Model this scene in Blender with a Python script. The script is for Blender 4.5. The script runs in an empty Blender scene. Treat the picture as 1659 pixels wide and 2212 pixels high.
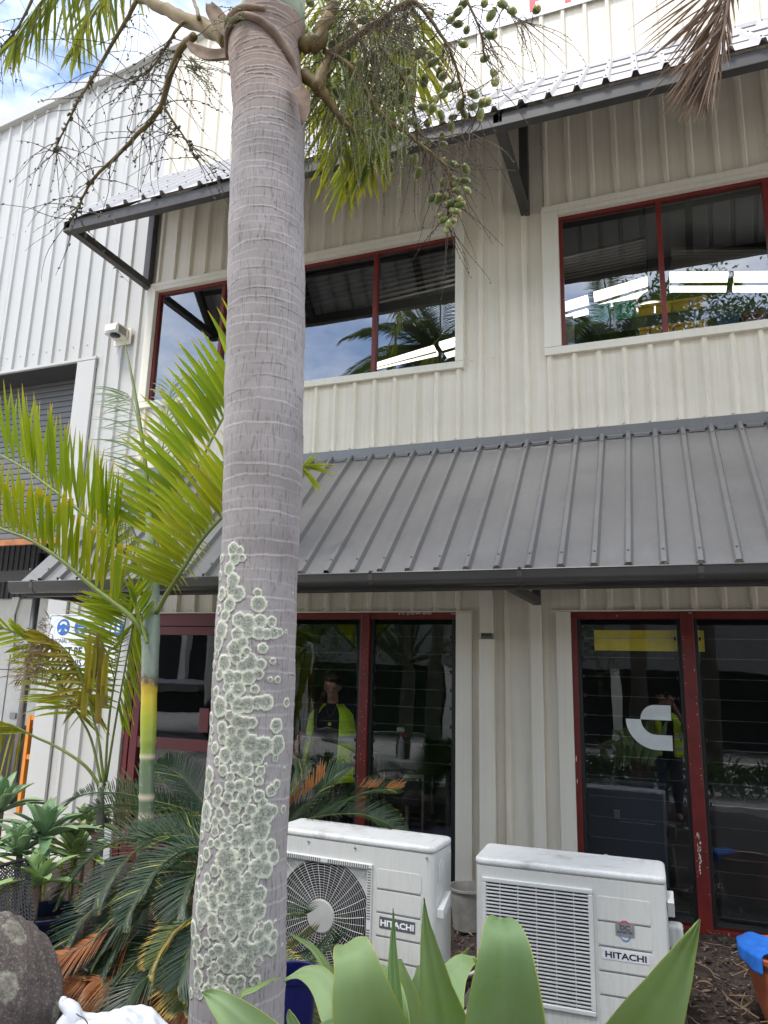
import bpy, bmesh, math, random
import numpy as np
from mathutils import Vector, Matrix
from math import sin, cos, pi, radians, sqrt, atan2

random.seed(7)
rnd = random.random
def U(a, b): return a + (b - a) * random.random()
V = Vector
SC = bpy.context.scene
COL = SC.collection

# ------------------------------------------------------------------ camera
F_, YAW, PIT, ROL = 1560.0, radians(-21.046), radians(12.188), radians(1.3965)
CAM = V((0.0, -5.55, 1.70))
_f = V((sin(YAW) * cos(PIT), cos(YAW) * cos(PIT), sin(PIT)))
_r = V((cos(YAW), -sin(YAW), 0))
_u = _r.cross(_f)
CA = cos(ROL) * _r + sin(ROL) * _u
CB = -sin(ROL) * _r + cos(ROL) * _u
CC = _f
cam = bpy.data.cameras.new('camera')
camo = bpy.data.objects.new('camera', cam)
COL.objects.link(camo)
camo.matrix_world = Matrix(((CA.x, CB.x, -CC.x, CAM.x), (CA.y, CB.y, -CC.y, CAM.y), (CA.z, CB.z, -CC.z, CAM.z), (0, 0, 0, 1)))
cam.sensor_fit = 'HORIZONTAL'
cam.sensor_width = 36.0
cam.lens = 36.0 * F_ / 1659.0
cam.clip_start = 0.05
cam.clip_end = 600
SC.camera = camo

# ------------------------------------------------------------------ sky, sun, exposure
SUN_AZ = radians(200)      # compass-like angle, measured from +Y towards +X
SUN_EL = radians(61)
sun_dir = V((sin(SUN_AZ) * cos(SUN_EL), cos(SUN_AZ) * cos(SUN_EL), sin(SUN_EL)))
W = bpy.data.worlds.new('World')
SC.world = W
W.use_nodes = True
wn, wl = W.node_tree.nodes, W.node_tree.links
wn.clear()
w_out = wn.new('ShaderNodeOutputWorld'); w_bg = wn.new('ShaderNodeBackground')
sky = wn.new('ShaderNodeTexSky'); sky.sky_type = 'NISHITA'; sky.sun_disc = False
sky.sun_elevation = SUN_EL; sky.sun_rotation = SUN_AZ; sky.air_density = 1.0; sky.dust_density = 0.6; sky.ozone_density = 2.0
w_tc = wn.new('ShaderNodeTexCoord'); w_map = wn.new('ShaderNodeMapping')
w_map.inputs['Scale'].default_value = (1, 1, 2.2)
w_map.inputs['Location'].default_value = (-0.8, 1.6, 0.1)
w_n = wn.new('ShaderNodeTexNoise'); w_n.inputs['Scale'].default_value = 2.1; w_n.inputs['Detail'].default_value = 9; w_n.inputs['Roughness'].default_value = 0.58
w_r = wn.new('ShaderNodeValToRGB'); w_r.color_ramp.elements[0].position = 0.40; w_r.color_ramp.elements[1].position = 0.60
w_mix = wn.new('ShaderNodeMix'); w_mix.data_type = 'RGBA'
w_n2 = wn.new('ShaderNodeTexNoise'); w_n2.inputs['Scale'].default_value = 4.0; w_n2.inputs['Detail'].default_value = 6
w_cr = wn.new('ShaderNodeValToRGB')
w_cr.color_ramp.elements[0].position = 0.3; w_cr.color_ramp.elements[0].color = (7.5, 7.8, 8.4, 1)
w_cr.color_ramp.elements[1].position = 0.7; w_cr.color_ramp.elements[1].color = (12., 12.0, 12.0, 1)
wl.new(w_tc.outputs['Generated'], w_map.inputs['Vector']); wl.new(w_map.outputs[0], w_n.inputs['Vector']); wl.new(w_map.outputs[0], w_n2.inputs['Vector'])
wl.new(w_n.outputs[0], w_r.inputs[0]); wl.new(w_n2.outputs[0], w_cr.inputs[0])
wl.new(w_r.outputs[0], w_mix.inputs['Factor'])
wl.new(sky.outputs[0], w_mix.inputs['A']); wl.new(w_cr.outputs[0], w_mix.inputs['B'])
wl.new(w_mix.outputs['Result'], w_bg.inputs[0]); w_bg.inputs[1].default_value = 0.145
wl.new(w_bg.outputs[0], w_out.inputs[0])

sd = bpy.data.lights.new('sun', 'SUN'); sd.energy = 1.5; sd.angle = radians(11); sd.color = (1.0, 0.96, 0.9)
so = bpy.data.objects.new('sun', sd); COL.objects.link(so)
so.rotation_euler = (-sun_dir).to_track_quat('-Z', 'Y').to_euler(); so.location = (0, -10, 20)

SC.view_settings.view_transform = 'Standard'; SC.view_settings.look = 'None'
SC.view_settings.gamma = 1.0; SC.view_settings.use_curve_mapping = False
SC.view_settings.exposure = 1.12
SC.render.engine = 'CYCLES'
SC.cycles.max_bounces = 8; SC.cycles.transparent_max_bounces = 24
SC.cycles.glossy_bounces = 4; SC.cycles.transmission_bounces = 6; SC.cycles.diffuse_bounces = 4
SC.cycles.use_denoising = True

# ------------------------------------------------------------------ picture -> place
def ray(px, py): return CA * ((px - 829.5) / F_) - CB * ((py - 1106.0) / F_) + CC
def at(px, py, Y):
    r = ray(px, py); return CAM + r * ((Y - CAM.y) / r.y)
def atz(px, py, Z):
    r = ray(px, py); return CAM + r * ((Z - CAM.z) / r.z)
def atx(px, py, X):
    r = ray(px, py); return CAM + r * ((X - CAM.x) / r.x)
def pj(p):
    d = V(p) - CAM; w = d.dot(CC); return (829.5 + F_ * d.dot(CA) / w, 1106 - F_ * d.dot(CB) / w)

# ------------------------------------------------------------------ materials
class NT:
    def __init__(s, name):
        s.m = bpy.data.materials.new(name); s.m.use_nodes = True
        s.n, s.l = s.m.node_tree.nodes, s.m.node_tree.links
        s.b = s.n['Principled BSDF']; s.out = s.n['Material Output']
        s.tc = s.n.new('ShaderNodeTexCoord').outputs['Object']
    def node(s, t, **kw):
        x = s.n.new(t)
        for k, v in kw.items(): setattr(x, k, v)
        return x
    def setin(s, x, name, v):
        if isinstance(v, bpy.types.NodeSocket): s.l.new(v, x.inputs[name])
        else:
            if isinstance(v, tuple) and len(v) == 3 and x.inputs[name].type == 'RGBA': v = (*v, 1)
            x.inputs[name].default_value = v
    def map(s, scale=(1, 1, 1), loc=(0, 0, 0), src=None):
        x = s.node('ShaderNodeMapping'); x.inputs['Scale'].default_value = scale; x.inputs['Location'].default_value = loc
        s.l.new(src or s.tc, x.inputs[0]); return x.outputs[0]
    def noise(s, scale=5, detail=4, rough=.55, vec=None):
        x = s.node('ShaderNodeTexNoise'); x.inputs['Scale'].default_value = scale; x.inputs['Detail'].default_value = detail; x.inputs['Roughness'].default_value = rough
        s.l.new(vec or s.tc, x.inputs['Vector']); return x.outputs[0]
    def voro(s, scale=5, vec=None, feature='F1', out=0):
        x = s.node('ShaderNodeTexVoronoi', feature=feature); x.inputs['Scale'].default_value = scale
        s.l.new(vec or s.tc, x.inputs['Vector']); return x.outputs[out]
    def ramp(s, fac, stops, interp='LINEAR'):
        x = s.node('ShaderNodeValToRGB'); x.color_ramp.interpolation = interp
        e = x.color_ramp.elements
        while len(e) < len(stops): e.new(0.5)
        for i, (p, c) in enumerate(stops):
            e[i].position = p; e[i].color = (*c, 1) if isinstance(c, tuple) else (c, c, c, 1)
        s.l.new(fac, x.inputs[0]); return x.outputs[0]
    def mix(s, f, a, b, blend='MIX'):
        x = s.node('ShaderNodeMix', data_type='RGBA', blend_type=blend)
        s.setin(x, 0, f)
        for i, v in ((6, a), (7, b)):
            if isinstance(v, bpy.types.NodeSocket): s.l.new(v, x.inputs[i])
            else: x.inputs[i].default_value = (*v, 1) if isinstance(v, tuple) else (v, v, v, 1)
        return x.outputs[2]
    def math(s, op, a, b=0.0, clamp=False):
        x = s.node('ShaderNodeMath', operation=op, use_clamp=clamp)
        s.setin(x, 0, a); s.setin(x, 1, b); return x.outputs[0]
    def bump(s, h, strength=.3, dist=.01):
        x = s.node('ShaderNodeBump'); x.inputs['Strength'].default_value = strength; x.inputs['Distance'].default_value = dist
        s.l.new(h, x.inputs['Height']); s.l.new(x.outputs[0], s.b.inputs['Normal']); return x.outputs[0]
    def attr(s, name, out='Color'):
        x = s.node('ShaderNodeAttribute', attribute_name=name); return x.outputs[out]
    def sep(s, v):
        x = s.node('ShaderNodeSeparateXYZ'); s.l.new(v, x.inputs[0]); return x.outputs
    def col(s, v): s.setin(s.b, 'Base Color', v)
    def p(s, **kw):
        for k, v in kw.items(): s.setin(s.b, k.replace('_', ' '), v)
        return s

def simple(name, c, rough=.5, metal=0., var=.12, scale=6, bump=0, bscale=80, spec=.5):
    t = NT(name)
    n = t.noise(scale, 5)
    dark = tuple(x * (1 - var) for x in c); lite = tuple(min(1, x * (1 + var)) for x in c)
    t.col(t.ramp(n, [(.3, dark), (.7, lite)])); t.p(Roughness=rough, Metallic=metal, Specular_IOR_Level=spec)
    if bump: t.bump(t.noise(bscale, 3), bump, .002)
    return t.m

def coated(name, c, dirt, amount=.5, rough=.42, spec=.5):
    """painted sheet steel: faint vertical run-off streaks, blotches of grime"""
    t = NT(name)
    st = t.noise(1, 6, .65, t.map((30, 30, .55)))
    bl = t.noise(1.7, 7, .65)
    fine = t.noise(60, 3, .6)
    s1 = t.ramp(st, [(.45, 0.), (.75, 1.)]); b1 = t.ramp(bl, [(.35, 0.), (.75, 1.)])
    f = t.math('MULTIPLY', t.math('ADD', s1, b1), amount * .5, True)
    c1 = t.mix(f, c, dirt)
    c2 = t.mix(t.ramp(fine, [(.62, 0.), (.8, .25)]), c1, dirt)
    t.col(c2); t.p(Roughness=t.ramp(bl, [(.3, rough), (.8, rough + .15)]), Specular_IOR_Level=spec)
    t.bump(t.noise(2.4, 2, .5, t.map((1, 1, .35))), .12, .02)
    return t.m

def leafmat(name, ramp, tip=(.5, .4, .04), tipat=.86, transl=.4, rough=.4, tint=(.35, .5, .03), rib=.0, spots=0.):
    """T attribute: x = along the blade, y = random per leaf, z = yellowing"""
    t = NT(name)
    a = t.sep(t.attr('T', 'Vector'))
    n = t.noise(9, 3)
    c = t.ramp(t.math('ADD', t.math('MULTIPLY', a[1], .75), t.math('MULTIPLY', n, .25)), ramp)
    tf = t.ramp(t.math('ADD', a[0], t.math('MULTIPLY', n, .12)), [(tipat, 0.), (min(.999, tipat + .14), 1.)])
    tf = t.math('MAXIMUM', tf, t.math('MULTIPLY', a[2], t.ramp(t.noise(14, 4), [(.25, .35), (.6, 1.)])))
    c = t.mix(tf, c, tip)
    if spots: c = t.mix(t.ramp(t.noise(55, 2), [(.66, 0.), (.72, spots)]), c, (.09, .05, .02))
    t.col(c); t.p(Roughness=rough, Specular_IOR_Level=.45)
    tr = t.node('ShaderNodeBsdfTranslucent')
    t.l.new(t.mix(.55, c, tint), tr.inputs[0])
    ms = t.node('ShaderNodeMixShader'); ms.inputs[0].default_value = transl
    t.l.new(t.b.outputs[0], ms.inputs[1]); t.l.new(tr.outputs[0], ms.inputs[2]); t.l.new(ms.outputs[0], t.out.inputs[0])
    return t.m

def glassmat(name, refl, tint, rough=.0):
    t = NT(name)
    tr = t.node('ShaderNodeBsdfTransparent'); tr.inputs[0].default_value = (*tint, 1)
    gl = t.node('ShaderNodeBsdfGlossy'); gl.inputs['Roughness'].default_value = rough; gl.inputs[0].default_value = (.93, .96, 1, 1)
    lw = t.node('ShaderNodeLayerWeight'); lw.inputs[0].default_value = .35
    wv = t.bump(t.noise(2.2, 2), .05, .02)
    t.l.new(wv, gl.inputs['Normal'])
    f = t.math('ADD', t.math('MULTIPLY', lw.outputs['Fresnel'], .55), refl, True)
    ms = t.node('ShaderNodeMixShader'); t.l.new(f, ms.inputs[0]); t.l.new(tr.outputs[0], ms.inputs[1]); t.l.new(gl.outputs[0], ms.inputs[2])
    t.l.new(ms.outputs[0], t.out.inputs[0]); return t.m

def emit(name, c, s):
    t = NT(name); t.p(Base_Color=c, Emission_Color=c, Emission_Strength=s, Roughness=.5); return t.m

M = {}
M['wall'] = coated('cream_cladding', (.76, .70, .59), (.44, .39, .28), .62)
M['wall_left'] = coated('white_cladding', (.50, .492, .475), (.48, .46, .40), .45)  # same cladding as the cream wall, greyed to hold back its bright light
M['trim'] = coated('cream_flashing', (.76, .715, .62), (.45, .42, .33), .35)
M['roof'] = coated('grey_roof_sheet', (.112, .110, .110), (.17, .17, .165), .55, .28, 1.0)
M['roof_top'] = coated('zinc_roof_sheet', (.50, .49, .50), (.34, .33, .31), .5, .32, .6)
M['gutter'] = simple('grey_gutter_paint', (.052, .050, .049), .28, 0, .12, 5, spec=.6)
M['beam'] = simple('charcoal_steel_paint', (.045, .041, .04), .5, 0, .2, 7, .1)
M['red'] = simple('dark_red_frame', (.15, .014, .011), .42, 0, .22, 9, .08)
M['reddoor'] = simple('dark_red_door', (.125, .016, .02), .4, 0, .15, 3)
M['black'] = simple('black_rubber', (.012, .012, .013), .5)
M['chip'] = simple('bare_paint_chip', (.6, .56, .52), .7)
M['screw'] = simple('screw_head', (.22, .22, .22), .35, .6)
M['glass_up'] = glassmat('tinted_upper_glass', .20, (.80, .83, .85))
M['glass_lo'] = glassmat('louvre_glass', .06, (.93, .96, .94))
M['glass_edge'] = simple('glass_edge', (.16, .22, .20), .2)
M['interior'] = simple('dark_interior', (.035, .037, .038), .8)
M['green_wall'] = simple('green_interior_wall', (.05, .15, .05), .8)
M['floor'] = simple('interior_floor', (.22, .22, .21), .5)
M['shed_in'] = simple('dim_shed_sheet', (.05, .052, .058), .6)
M['slat'] = coated('grey_roller_slat', (.12, .12, .125), (.12, .12, .12), .5, .4)
M['rail'] = simple('rust_orange_rail', (.42, .16, .06), .7, 0, .3, 8)
M['truck'] = simple('off_white_truck_panel', (.60, .58, .53), .5, 0, .08)
M['steel'] = simple('grey_steel', (.25, .24, .24), .35, .7)
M['orange'] = simple('orange_paint', (.65, .22, .02), .5)
M['concrete'] = simple('concrete_paving', (.46, .44, .40), .85, 0, .2, 3, .3, 60)
M['asphalt'] = simple('worn_yard_concrete', (.50, .47, .42), .9, 0, .2, 4, .4, 120)

def ac_mat():
    t = NT('air_conditioner_enamel')
    z = t.sep(t.tc)
    st = t.noise(1, 7, .7, t.map((55, 55, 7)))
    sp = t.noise(150, 3, .7)
    low = t.ramp(z[2], [(.0, 1.), (.45, .15)])
    f = t.math('MULTIPLY', t.ramp(st, [(.45, 0.), (.8, 1.)]), t.math('ADD', t.math('MULTIPLY', low, .6), .12), True)
    c = t.mix(f, (.57, .57, .535), (.20, .21, .16))
    c = t.mix(t.ramp(sp, [(.64, 0.), (.76, .5)]), c, (.25, .25, .22))
    t.col(c); t.p(Roughness=.42); return t.m
def lid_mat():
    t = NT('weathered_lid')
    n = t.noise(9, 6, .7); g = t.noise(2.4, 4, .6); sp = t.noise(120, 3, .7)
    f = t.math('MULTIPLY', t.ramp(n, [(.42, 0.), (.66, .75)]), t.ramp(g, [(.44, 0.), (.60, 1.)]))
    c = t.mix(f, (.64, .64, .62), (.17, .14, .11))
    c = t.mix(t.ramp(sp, [(.58, 0.), (.70, .55)]), c, (.28, .26, .22))
    t.col(c); t.p(Roughness=.5); return t.m
M['truck_grey'] = simple('hub_plastic', (.42, .42, .40), .5)
M['ac'] = ac_mat(); M['lid'] = lid_mat()
M['ac_grille'] = simple('grille_plastic', (.58, .58, .56), .4, 0, .08)
M['groove'] = simple('shaded_seam', (.13, .13, .12), .7)
M['cavity'] = simple('dark_cavity', (.012, .012, .013), .8)
M['fan'] = simple('fan_blade', (.03, .03, .03), .5)
M['plate_grey'] = simple('badge_grey', (.085, .09, .10), .4)
M['plate_white'] = simple('badge_white', (.62, .61, .64), .45, 0, .1, 40)
M['plate_silver'] = simple('badge_silver', (.30, .30, .30), .35, .3, .15, 60)
M['ink'] = simple('black_ink', (.012, .012, .012), .5)
M['white'] = simple('white_paint', (.78, .78, .78), .5, 0, .05)
M['red_ink'] = simple('red_print', (.62, .02, .03), .5)
M['blue_ink'] = simple('blue_print', (.02, .13, .45), .5)
M['sign_white'] = simple('white_sign_board', (.74, .76, .80), .4, 0, .04)
M['terracotta'] = simple('terracotta', (.38, .105, .045), .6, 0, .25, 7, .2)
M['soil'] = None
M['cloth'] = simple('blue_cloth', (.012, .13, .52), .9, 0, .25, 20, .6, 200)
M['bucket'] = simple('grey_dirty_plastic', (.20, .195, .18), .6, 0, .3, 9)
M['bluepot'] = simple('dark_blue_glazed_pot', (.01, .018, .05), .25)
M['bag'] = simple('white_woven_bag', (.72, .74, .76), .45, 0, .1, 12, .5, 160)
M['hivis'] = simple('hi_vis_yellow', (.66, .98, .03), .6, 0, .12, 30, .3, 60)
M['hivis2'] = simple('hi_vis_yellow_faded', (.55, .65, .04), .6, 0, .12, 30)
M['reflective'] = simple('reflective_tape', (.40, .40, .42), .35, .3)
M['skin'] = simple('skin', (.48, .25, .17), .5, 0, .08)
M['hair'] = simple('dark_hair', (.035, .018, .012), .45)
M['blackcloth'] = simple('black_fabric', (.012, .012, .014), .85)
M['tabletop'] = simple('olive_table_top', (.11, .15, .06), .35)
M['yellow'] = simple('yellow_banner', (.85, .66, .01), .5)
M['decal'] = simple('frosted_white_decal', (.62, .66, .65), .6)
M['navy'] = simple('navy_cabinet', (.035, .042, .065), .5)
M['bin_green'] = simple('green_bin', (.0, .42, .20), .5)
M['bin_yellow'] = simple('yellow_bin', (.95, .50, .01), .5)
M['bin_red'] = simple('red_bin', (.25, .01, .02), .5)
M['bin_blue'] = simple('blue_bin', (.01, .06, .2), .5)
M['lamp'] = emit('lit_diffuser', (1, .93, .76), 1.5)
M['lampgrey'] = simple('lamp_housing', (.35, .34, .3), .5)

M['frond'] = leafmat('young_palm_leaf', [(.15, (.08, .16, .012)), (.5, (.20, .30, .014)), (.85, (.36, .40, .016))], (.60, .38, .02), .90, .60, .38, (.70, .84, .03), spots=.4)
M['frond_pale'] = leafmat('silvery_new_leaf', [(.2, (.16, .22, .12)), (.8, (.26, .32, .20))], (.4, .38, .15), .92, .3, .4, (.4, .5, .2))
M['frond_yellow'] = leafmat('yellowed_palm_leaf', [(.2, (.20, .25, .015)), (.8, (.58, .48, .02))], (.24, .12, .05), .90, .45, .5, (.55, .48, .03), spots=.8)
M['frond_hi'] = leafmat('crown_leaf', [(.2, (.06, .10, .02)), (.8, (.22, .26, .02))], (.45, .36, .02), .8, .5, .42, (.5, .55, .02))
M['dead'] = leafmat('dry_leaf', [(.2, (.16, .10, .07)), (.8, (.36, .25, .17))], (.34, .24, .17), .8, .15, .7, (.4, .25, .15))
M['cycad'] = leafmat('cycad_leaf', [(.2, (.010, .030, .013)), (.8, (.028, .058, .022))], (.30, .30, .06), .95, .12, .34, (.08, .16, .02))
M['cycad_y'] = leafmat('cycad_leaf_yellowing', [(.2, (.05, .08, .015)), (.8, (.12, .14, .02))], (.45, .30, .04), .7, .2, .4, (.2, .25, .02))
M['cycad_dead'] = leafmat('cycad_leaf_dead', [(.2, (.24, .075, .02)), (.8, (.50, .19, .06))], (.45, .25, .12), .7, .15, .6, (.5, .25, .05))
M['agave_blue'] = leafmat('blue_green_agave', [(.2, (.14, .25, .12)), (.8, (.27, .39, .20))], (.3, .28, .1), .985, .1, .42, (.15, .3, .1))

def agave_mat():
    t = NT('lime_agave_leaf')
    a = t.sep(t.attr('T', 'Vector'))       # x along, y random, z edge
    st = t.noise(1, 4, .6, t.map((60, 60, 2.0)))
    n = t.noise(4, 3)
    c = t.ramp(t.math('ADD', t.math('MULTIPLY', a[1], .6), t.math('MULTIPLY', n, .4)), [(.2, (.25, .40, .15)), (.8, (.42, .56, .22))])
    c = t.mix(t.ramp(st, [(.4, 0.), (.7, .28)]), c, (.42, .53, .36))
    c = t.mix(t.ramp(a[2], [(.15, 0.), (.45, 1.)]), c, (.68, .66, .14))
    c = t.mix(t.ramp(a[0], [(.975, 0.), (.995, 1.)]), c, (.30, .16, .08))
    c = t.mix(t.ramp(t.noise(7, 6, .7), [(.45, 0.), (.75, .30)]), c, (.48, .56, .44))
    c = t.mix(t.ramp(t.noise(48, 3, .7), [(.70, 0.), (.76, .7)]), c, (.34, .27, .14))
    t.col(c); t.p(Roughness=t.ramp(t.noise(11, 4), [(.3, .34), (.7, .6)]))
    tr = t.node('ShaderNodeBsdfTranslucent'); t.l.new(t.mix(.4, c, (.55, .7, .06)), tr.inputs[0])
    ms = t.node('ShaderNodeMixShader'); ms.inputs[0].default_value = .34
    t.l.new(t.b.outputs[0], ms.inputs[1]); t.l.new(tr.outputs[0], ms.inputs[2]); t.l.new(ms.outputs[0], t.out.inputs[0])
    t.bump(st, .1, .002); return t.m
M['agave'] = agave_mat()
M['fruit'] = None
def fruit_mat():
    t = NT('green_palm_fruit'); a = t.sep(t.attr('T', 'Vector'))
    c = t.ramp(t.math('ADD', t.math('MULTIPLY', a[1], .6), t.math('MULTIPLY', t.noise(30, 3), .4)), [(.2, (.10, .135, .03)), (.8, (.21, .25, .07))])
    c = t.mix(t.ramp(a[0], [(.74, 0.), (.8, 1.)]), c, (.42, .36, .12))
    t.col(c); t.p(Roughness=.32); return t.m
M['fruit'] = fruit_mat()
M['twig'] = simple('fruit_branch', (.17, .115, .035), .65, 0, .35, 12, .4, 90)
M['twig_dark'] = simple('dry_string', (.085, .055, .04), .7, 0, .3, 12)
M['twig_green'] = simple('flower_string', (.17, .19, .07), .6, 0, .35, 20)
M['bud'] = simple('dark_green_bud', (.075, .085, .04), .6, 0, .3, 30)
M['crownshaft'] = simple('pale_green_crownshaft', (.28, .33, .22), .4, 0, .22, 4, .1)
M['husk'] = simple('brown_husk', (.20, .135, .095), .8, 0, .45, 14, .9, 45)
M['petiole'] = simple('olive_petiole', (.15, .19, .04), .45, 0, .2, 5)
M['mesh'] = simple('black_mesh', (.02, .02, .022), .5)
M['hose'] = simple('black_hose', (.015, .015, .016), .4)

def stem_mat():
    t = NT('ringed_palm_stem'); a = t.sep(t.attr('T', 'Vector'))  # x = world height 0..1 mapping, y ring
    c = t.ramp(t.math('ADD', a[0], t.math('MULTIPLY', t.math('SUBTRACT', t.noise(12, 5), .5), .11)), [(0., (.11, .14, .09)), (.225, (.12, .17, .09)), (.25, (.20, .27, .05)), (.34, (.32, .36, .03)), (.42, (.52, .40, .02)), (.452, (.45, .30, .02)), (.468, (.08, .065, .045)), (.50, (.19, .23, .18)), (1., (.25, .31, .23))])
    c = t.mix(a[1], c, (.55, .46, .34)); c = t.mix(t.ramp(t.noise(30, 3), [(.6, 0.), (.75, .5)]), c, (.32, .34, .30))
    t.col(c); t.p(Roughness=.45); return t.m
M['stem'] = stem_mat()

def trunk_mat():
    t = NT('palm_bark')
    a = t.sep(t.attr('T', 'Vector'))       # lichen value e (0..1, 0 none), ring, height 0..1
    b = t.sep(t.attr('S', 'Vector'))       # mask, red-brown, -
    fis = t.noise(1, 6, .62, t.map((150, 150, 17)))
    big = t.noise(3.2, 5, .6)
    speck = t.noise(120, 4, .7)
    base = t.ramp(big, [(.25, (.235, .21, .205)), (.75, (.41, .38, .375))])
    base = t.mix(t.ramp(fis, [(.38, .0), (.62, .8)]), (.105, .082, .082), base) if False else t.mix(t.ramp(fis, [(.34, .75), (.47, 0.)]), base, (.17, .14, .14))
    base = t.mix(t.ramp(t.voro(34, t.map((1, 1, .8))), [(.10, .55), (.22, 0.)]), base, (.17, .14, .145))
    base = t.mix(t.math('MULTIPLY', b[1], t.ramp(big, [(.3, .5), (.7, 1.)])), base, (.34, .235, .18))
    base = t.mix(t.math('MULTIPLY', a[1], .42), base, (.55, .51, .50))
    base = t.mix(b[2], base, (.05, .038, .035))
    e = t.math('ADD', a[0], t.math('MULTIPLY', t.math('SUBTRACT', t.noise(60, 4), .5), .14))
    lc = t.ramp(e, [(.0, (.42, .43, .36)), (.22, (.28, .29, .25)), (.50, (.32, .33, .28)), (.70, (.45, .46, .38)), (.86, (.66, .67, .54)), (1., (.60, .60, .47))])
    inner = t.ramp(e, [(.55, 1.), (.80, .12)])
    lc = t.mix(t.math('MULTIPLY', t.ramp(speck, [(.52, 0.), (.64, .75)]), inner), lc, (.50, .52, .43))
    lc = t.mix(t.math('MULTIPLY', t.ramp(t.noise(170, 2), [(.36, .6), (.46, 0.)]), inner), lc, (.07, .075, .06))
    t.col(t.mix(t.ramp(b[0], [(.42, 0.), (.58, 1.)]), base, lc)); t.p(Roughness=.85, Specular_IOR_Level=.2)
    h = t.math('ADD', t.math('MULTIPLY', fis, .8), t.math('MULTIPLY', speck, t.math('ADD', t.math('MULTIPLY', b[0], 1.2), .25)))
    t.bump(h, .55, .004); return t.m
M['trunk'] = trunk_mat()

def rock_mat():
    t = NT('lichened_rock')
    n = t.noise(6, 6, .65)
    c = t.ramp(n, [(.3, (.085, .065, .06)), (.7, (.20, .155, .14))])
    v = t.voro(6.5, t.map((1, 1.2, .9)))
    vv = t.math('ADD', v, t.math('MULTIPLY', t.math('SUBTRACT', t.noise(22, 6, .7), .5), .62))
    patch = t.ramp(t.noise(5.5, 3), [(.38, 0.), (.50, 1.)])
    ring = t.ramp(vv, [(.0, .30), (.24, .45), (.36, .95), (.44, 0.)])
    f = t.math('MULTIPLY', ring, patch)
    c = t.mix(t.math('MULTIPLY', t.math('MULTIPLY', f, .85), t.ramp(t.noise(70, 3), [(.35, .3), (.6, 1.)])), c, (.56, .56, .42))
    c = t.mix(t.ramp(t.noise(90, 5, .75), [(.52, 0.), (.64, .75)]), c, (.36, .35, .28))
    t.col(c); t.p(Roughness=.9); t.bump(t.noise(30, 8, .75), 1., .02); return t.m
M['rock'] = rock_mat()
def soil_mat():
    t = NT('dark_mulch_soil')
    n = t.noise(14, 8, .7); c = t.ramp(n, [(.3, (.022, .015, .012)), (.55, (.06, .042, .034)), (.75, (.14, .105, .085))])
    t.col(c); t.p(Roughness=.95); t.bump(t.noise(45, 8, .75), 1., .02); return t.m
M['soil'] = soil_mat()
M['mulch'] = leafmat('mulch_chips', [(.1, (.03, .02, .016)), (.5, (.09, .06, .045)), (.9, (.26, .19, .14))], (.2, .15, .1), .99, .0, .85, (.1, .1, .1))
M['bark'] = simple('grey_bark', (.10, .085, .07), .9, 0, .3, 8, .5)
M['tree_leaf'] = leafmat('tree_leaf', [(.1, (.018, .04, .012)), (.9, (.07, .12, .03))], (.1, .15, .03), .99, .25, .45, (.2, .3, .03))

# ------------------------------------------------------------------ mesh builder
LOC = {}
def tag(o, label=None, cat=None, group=None, kind=None):
    if label: o['label'] = label
    if cat: o['category'] = cat
    if group: o['group'] = group
    if kind: o['kind'] = kind
    return o
def thing(name, loc, label, cat, group=None, rotz=0):
    o = bpy.data.objects.new(name, None); COL.objects.link(o)
    o.location = V(loc); o.rotation_euler = (0, 0, rotz); o.empty_display_size = .1
    LOC[o.name] = V(loc)
    return tag(o, label, cat, group)

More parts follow.
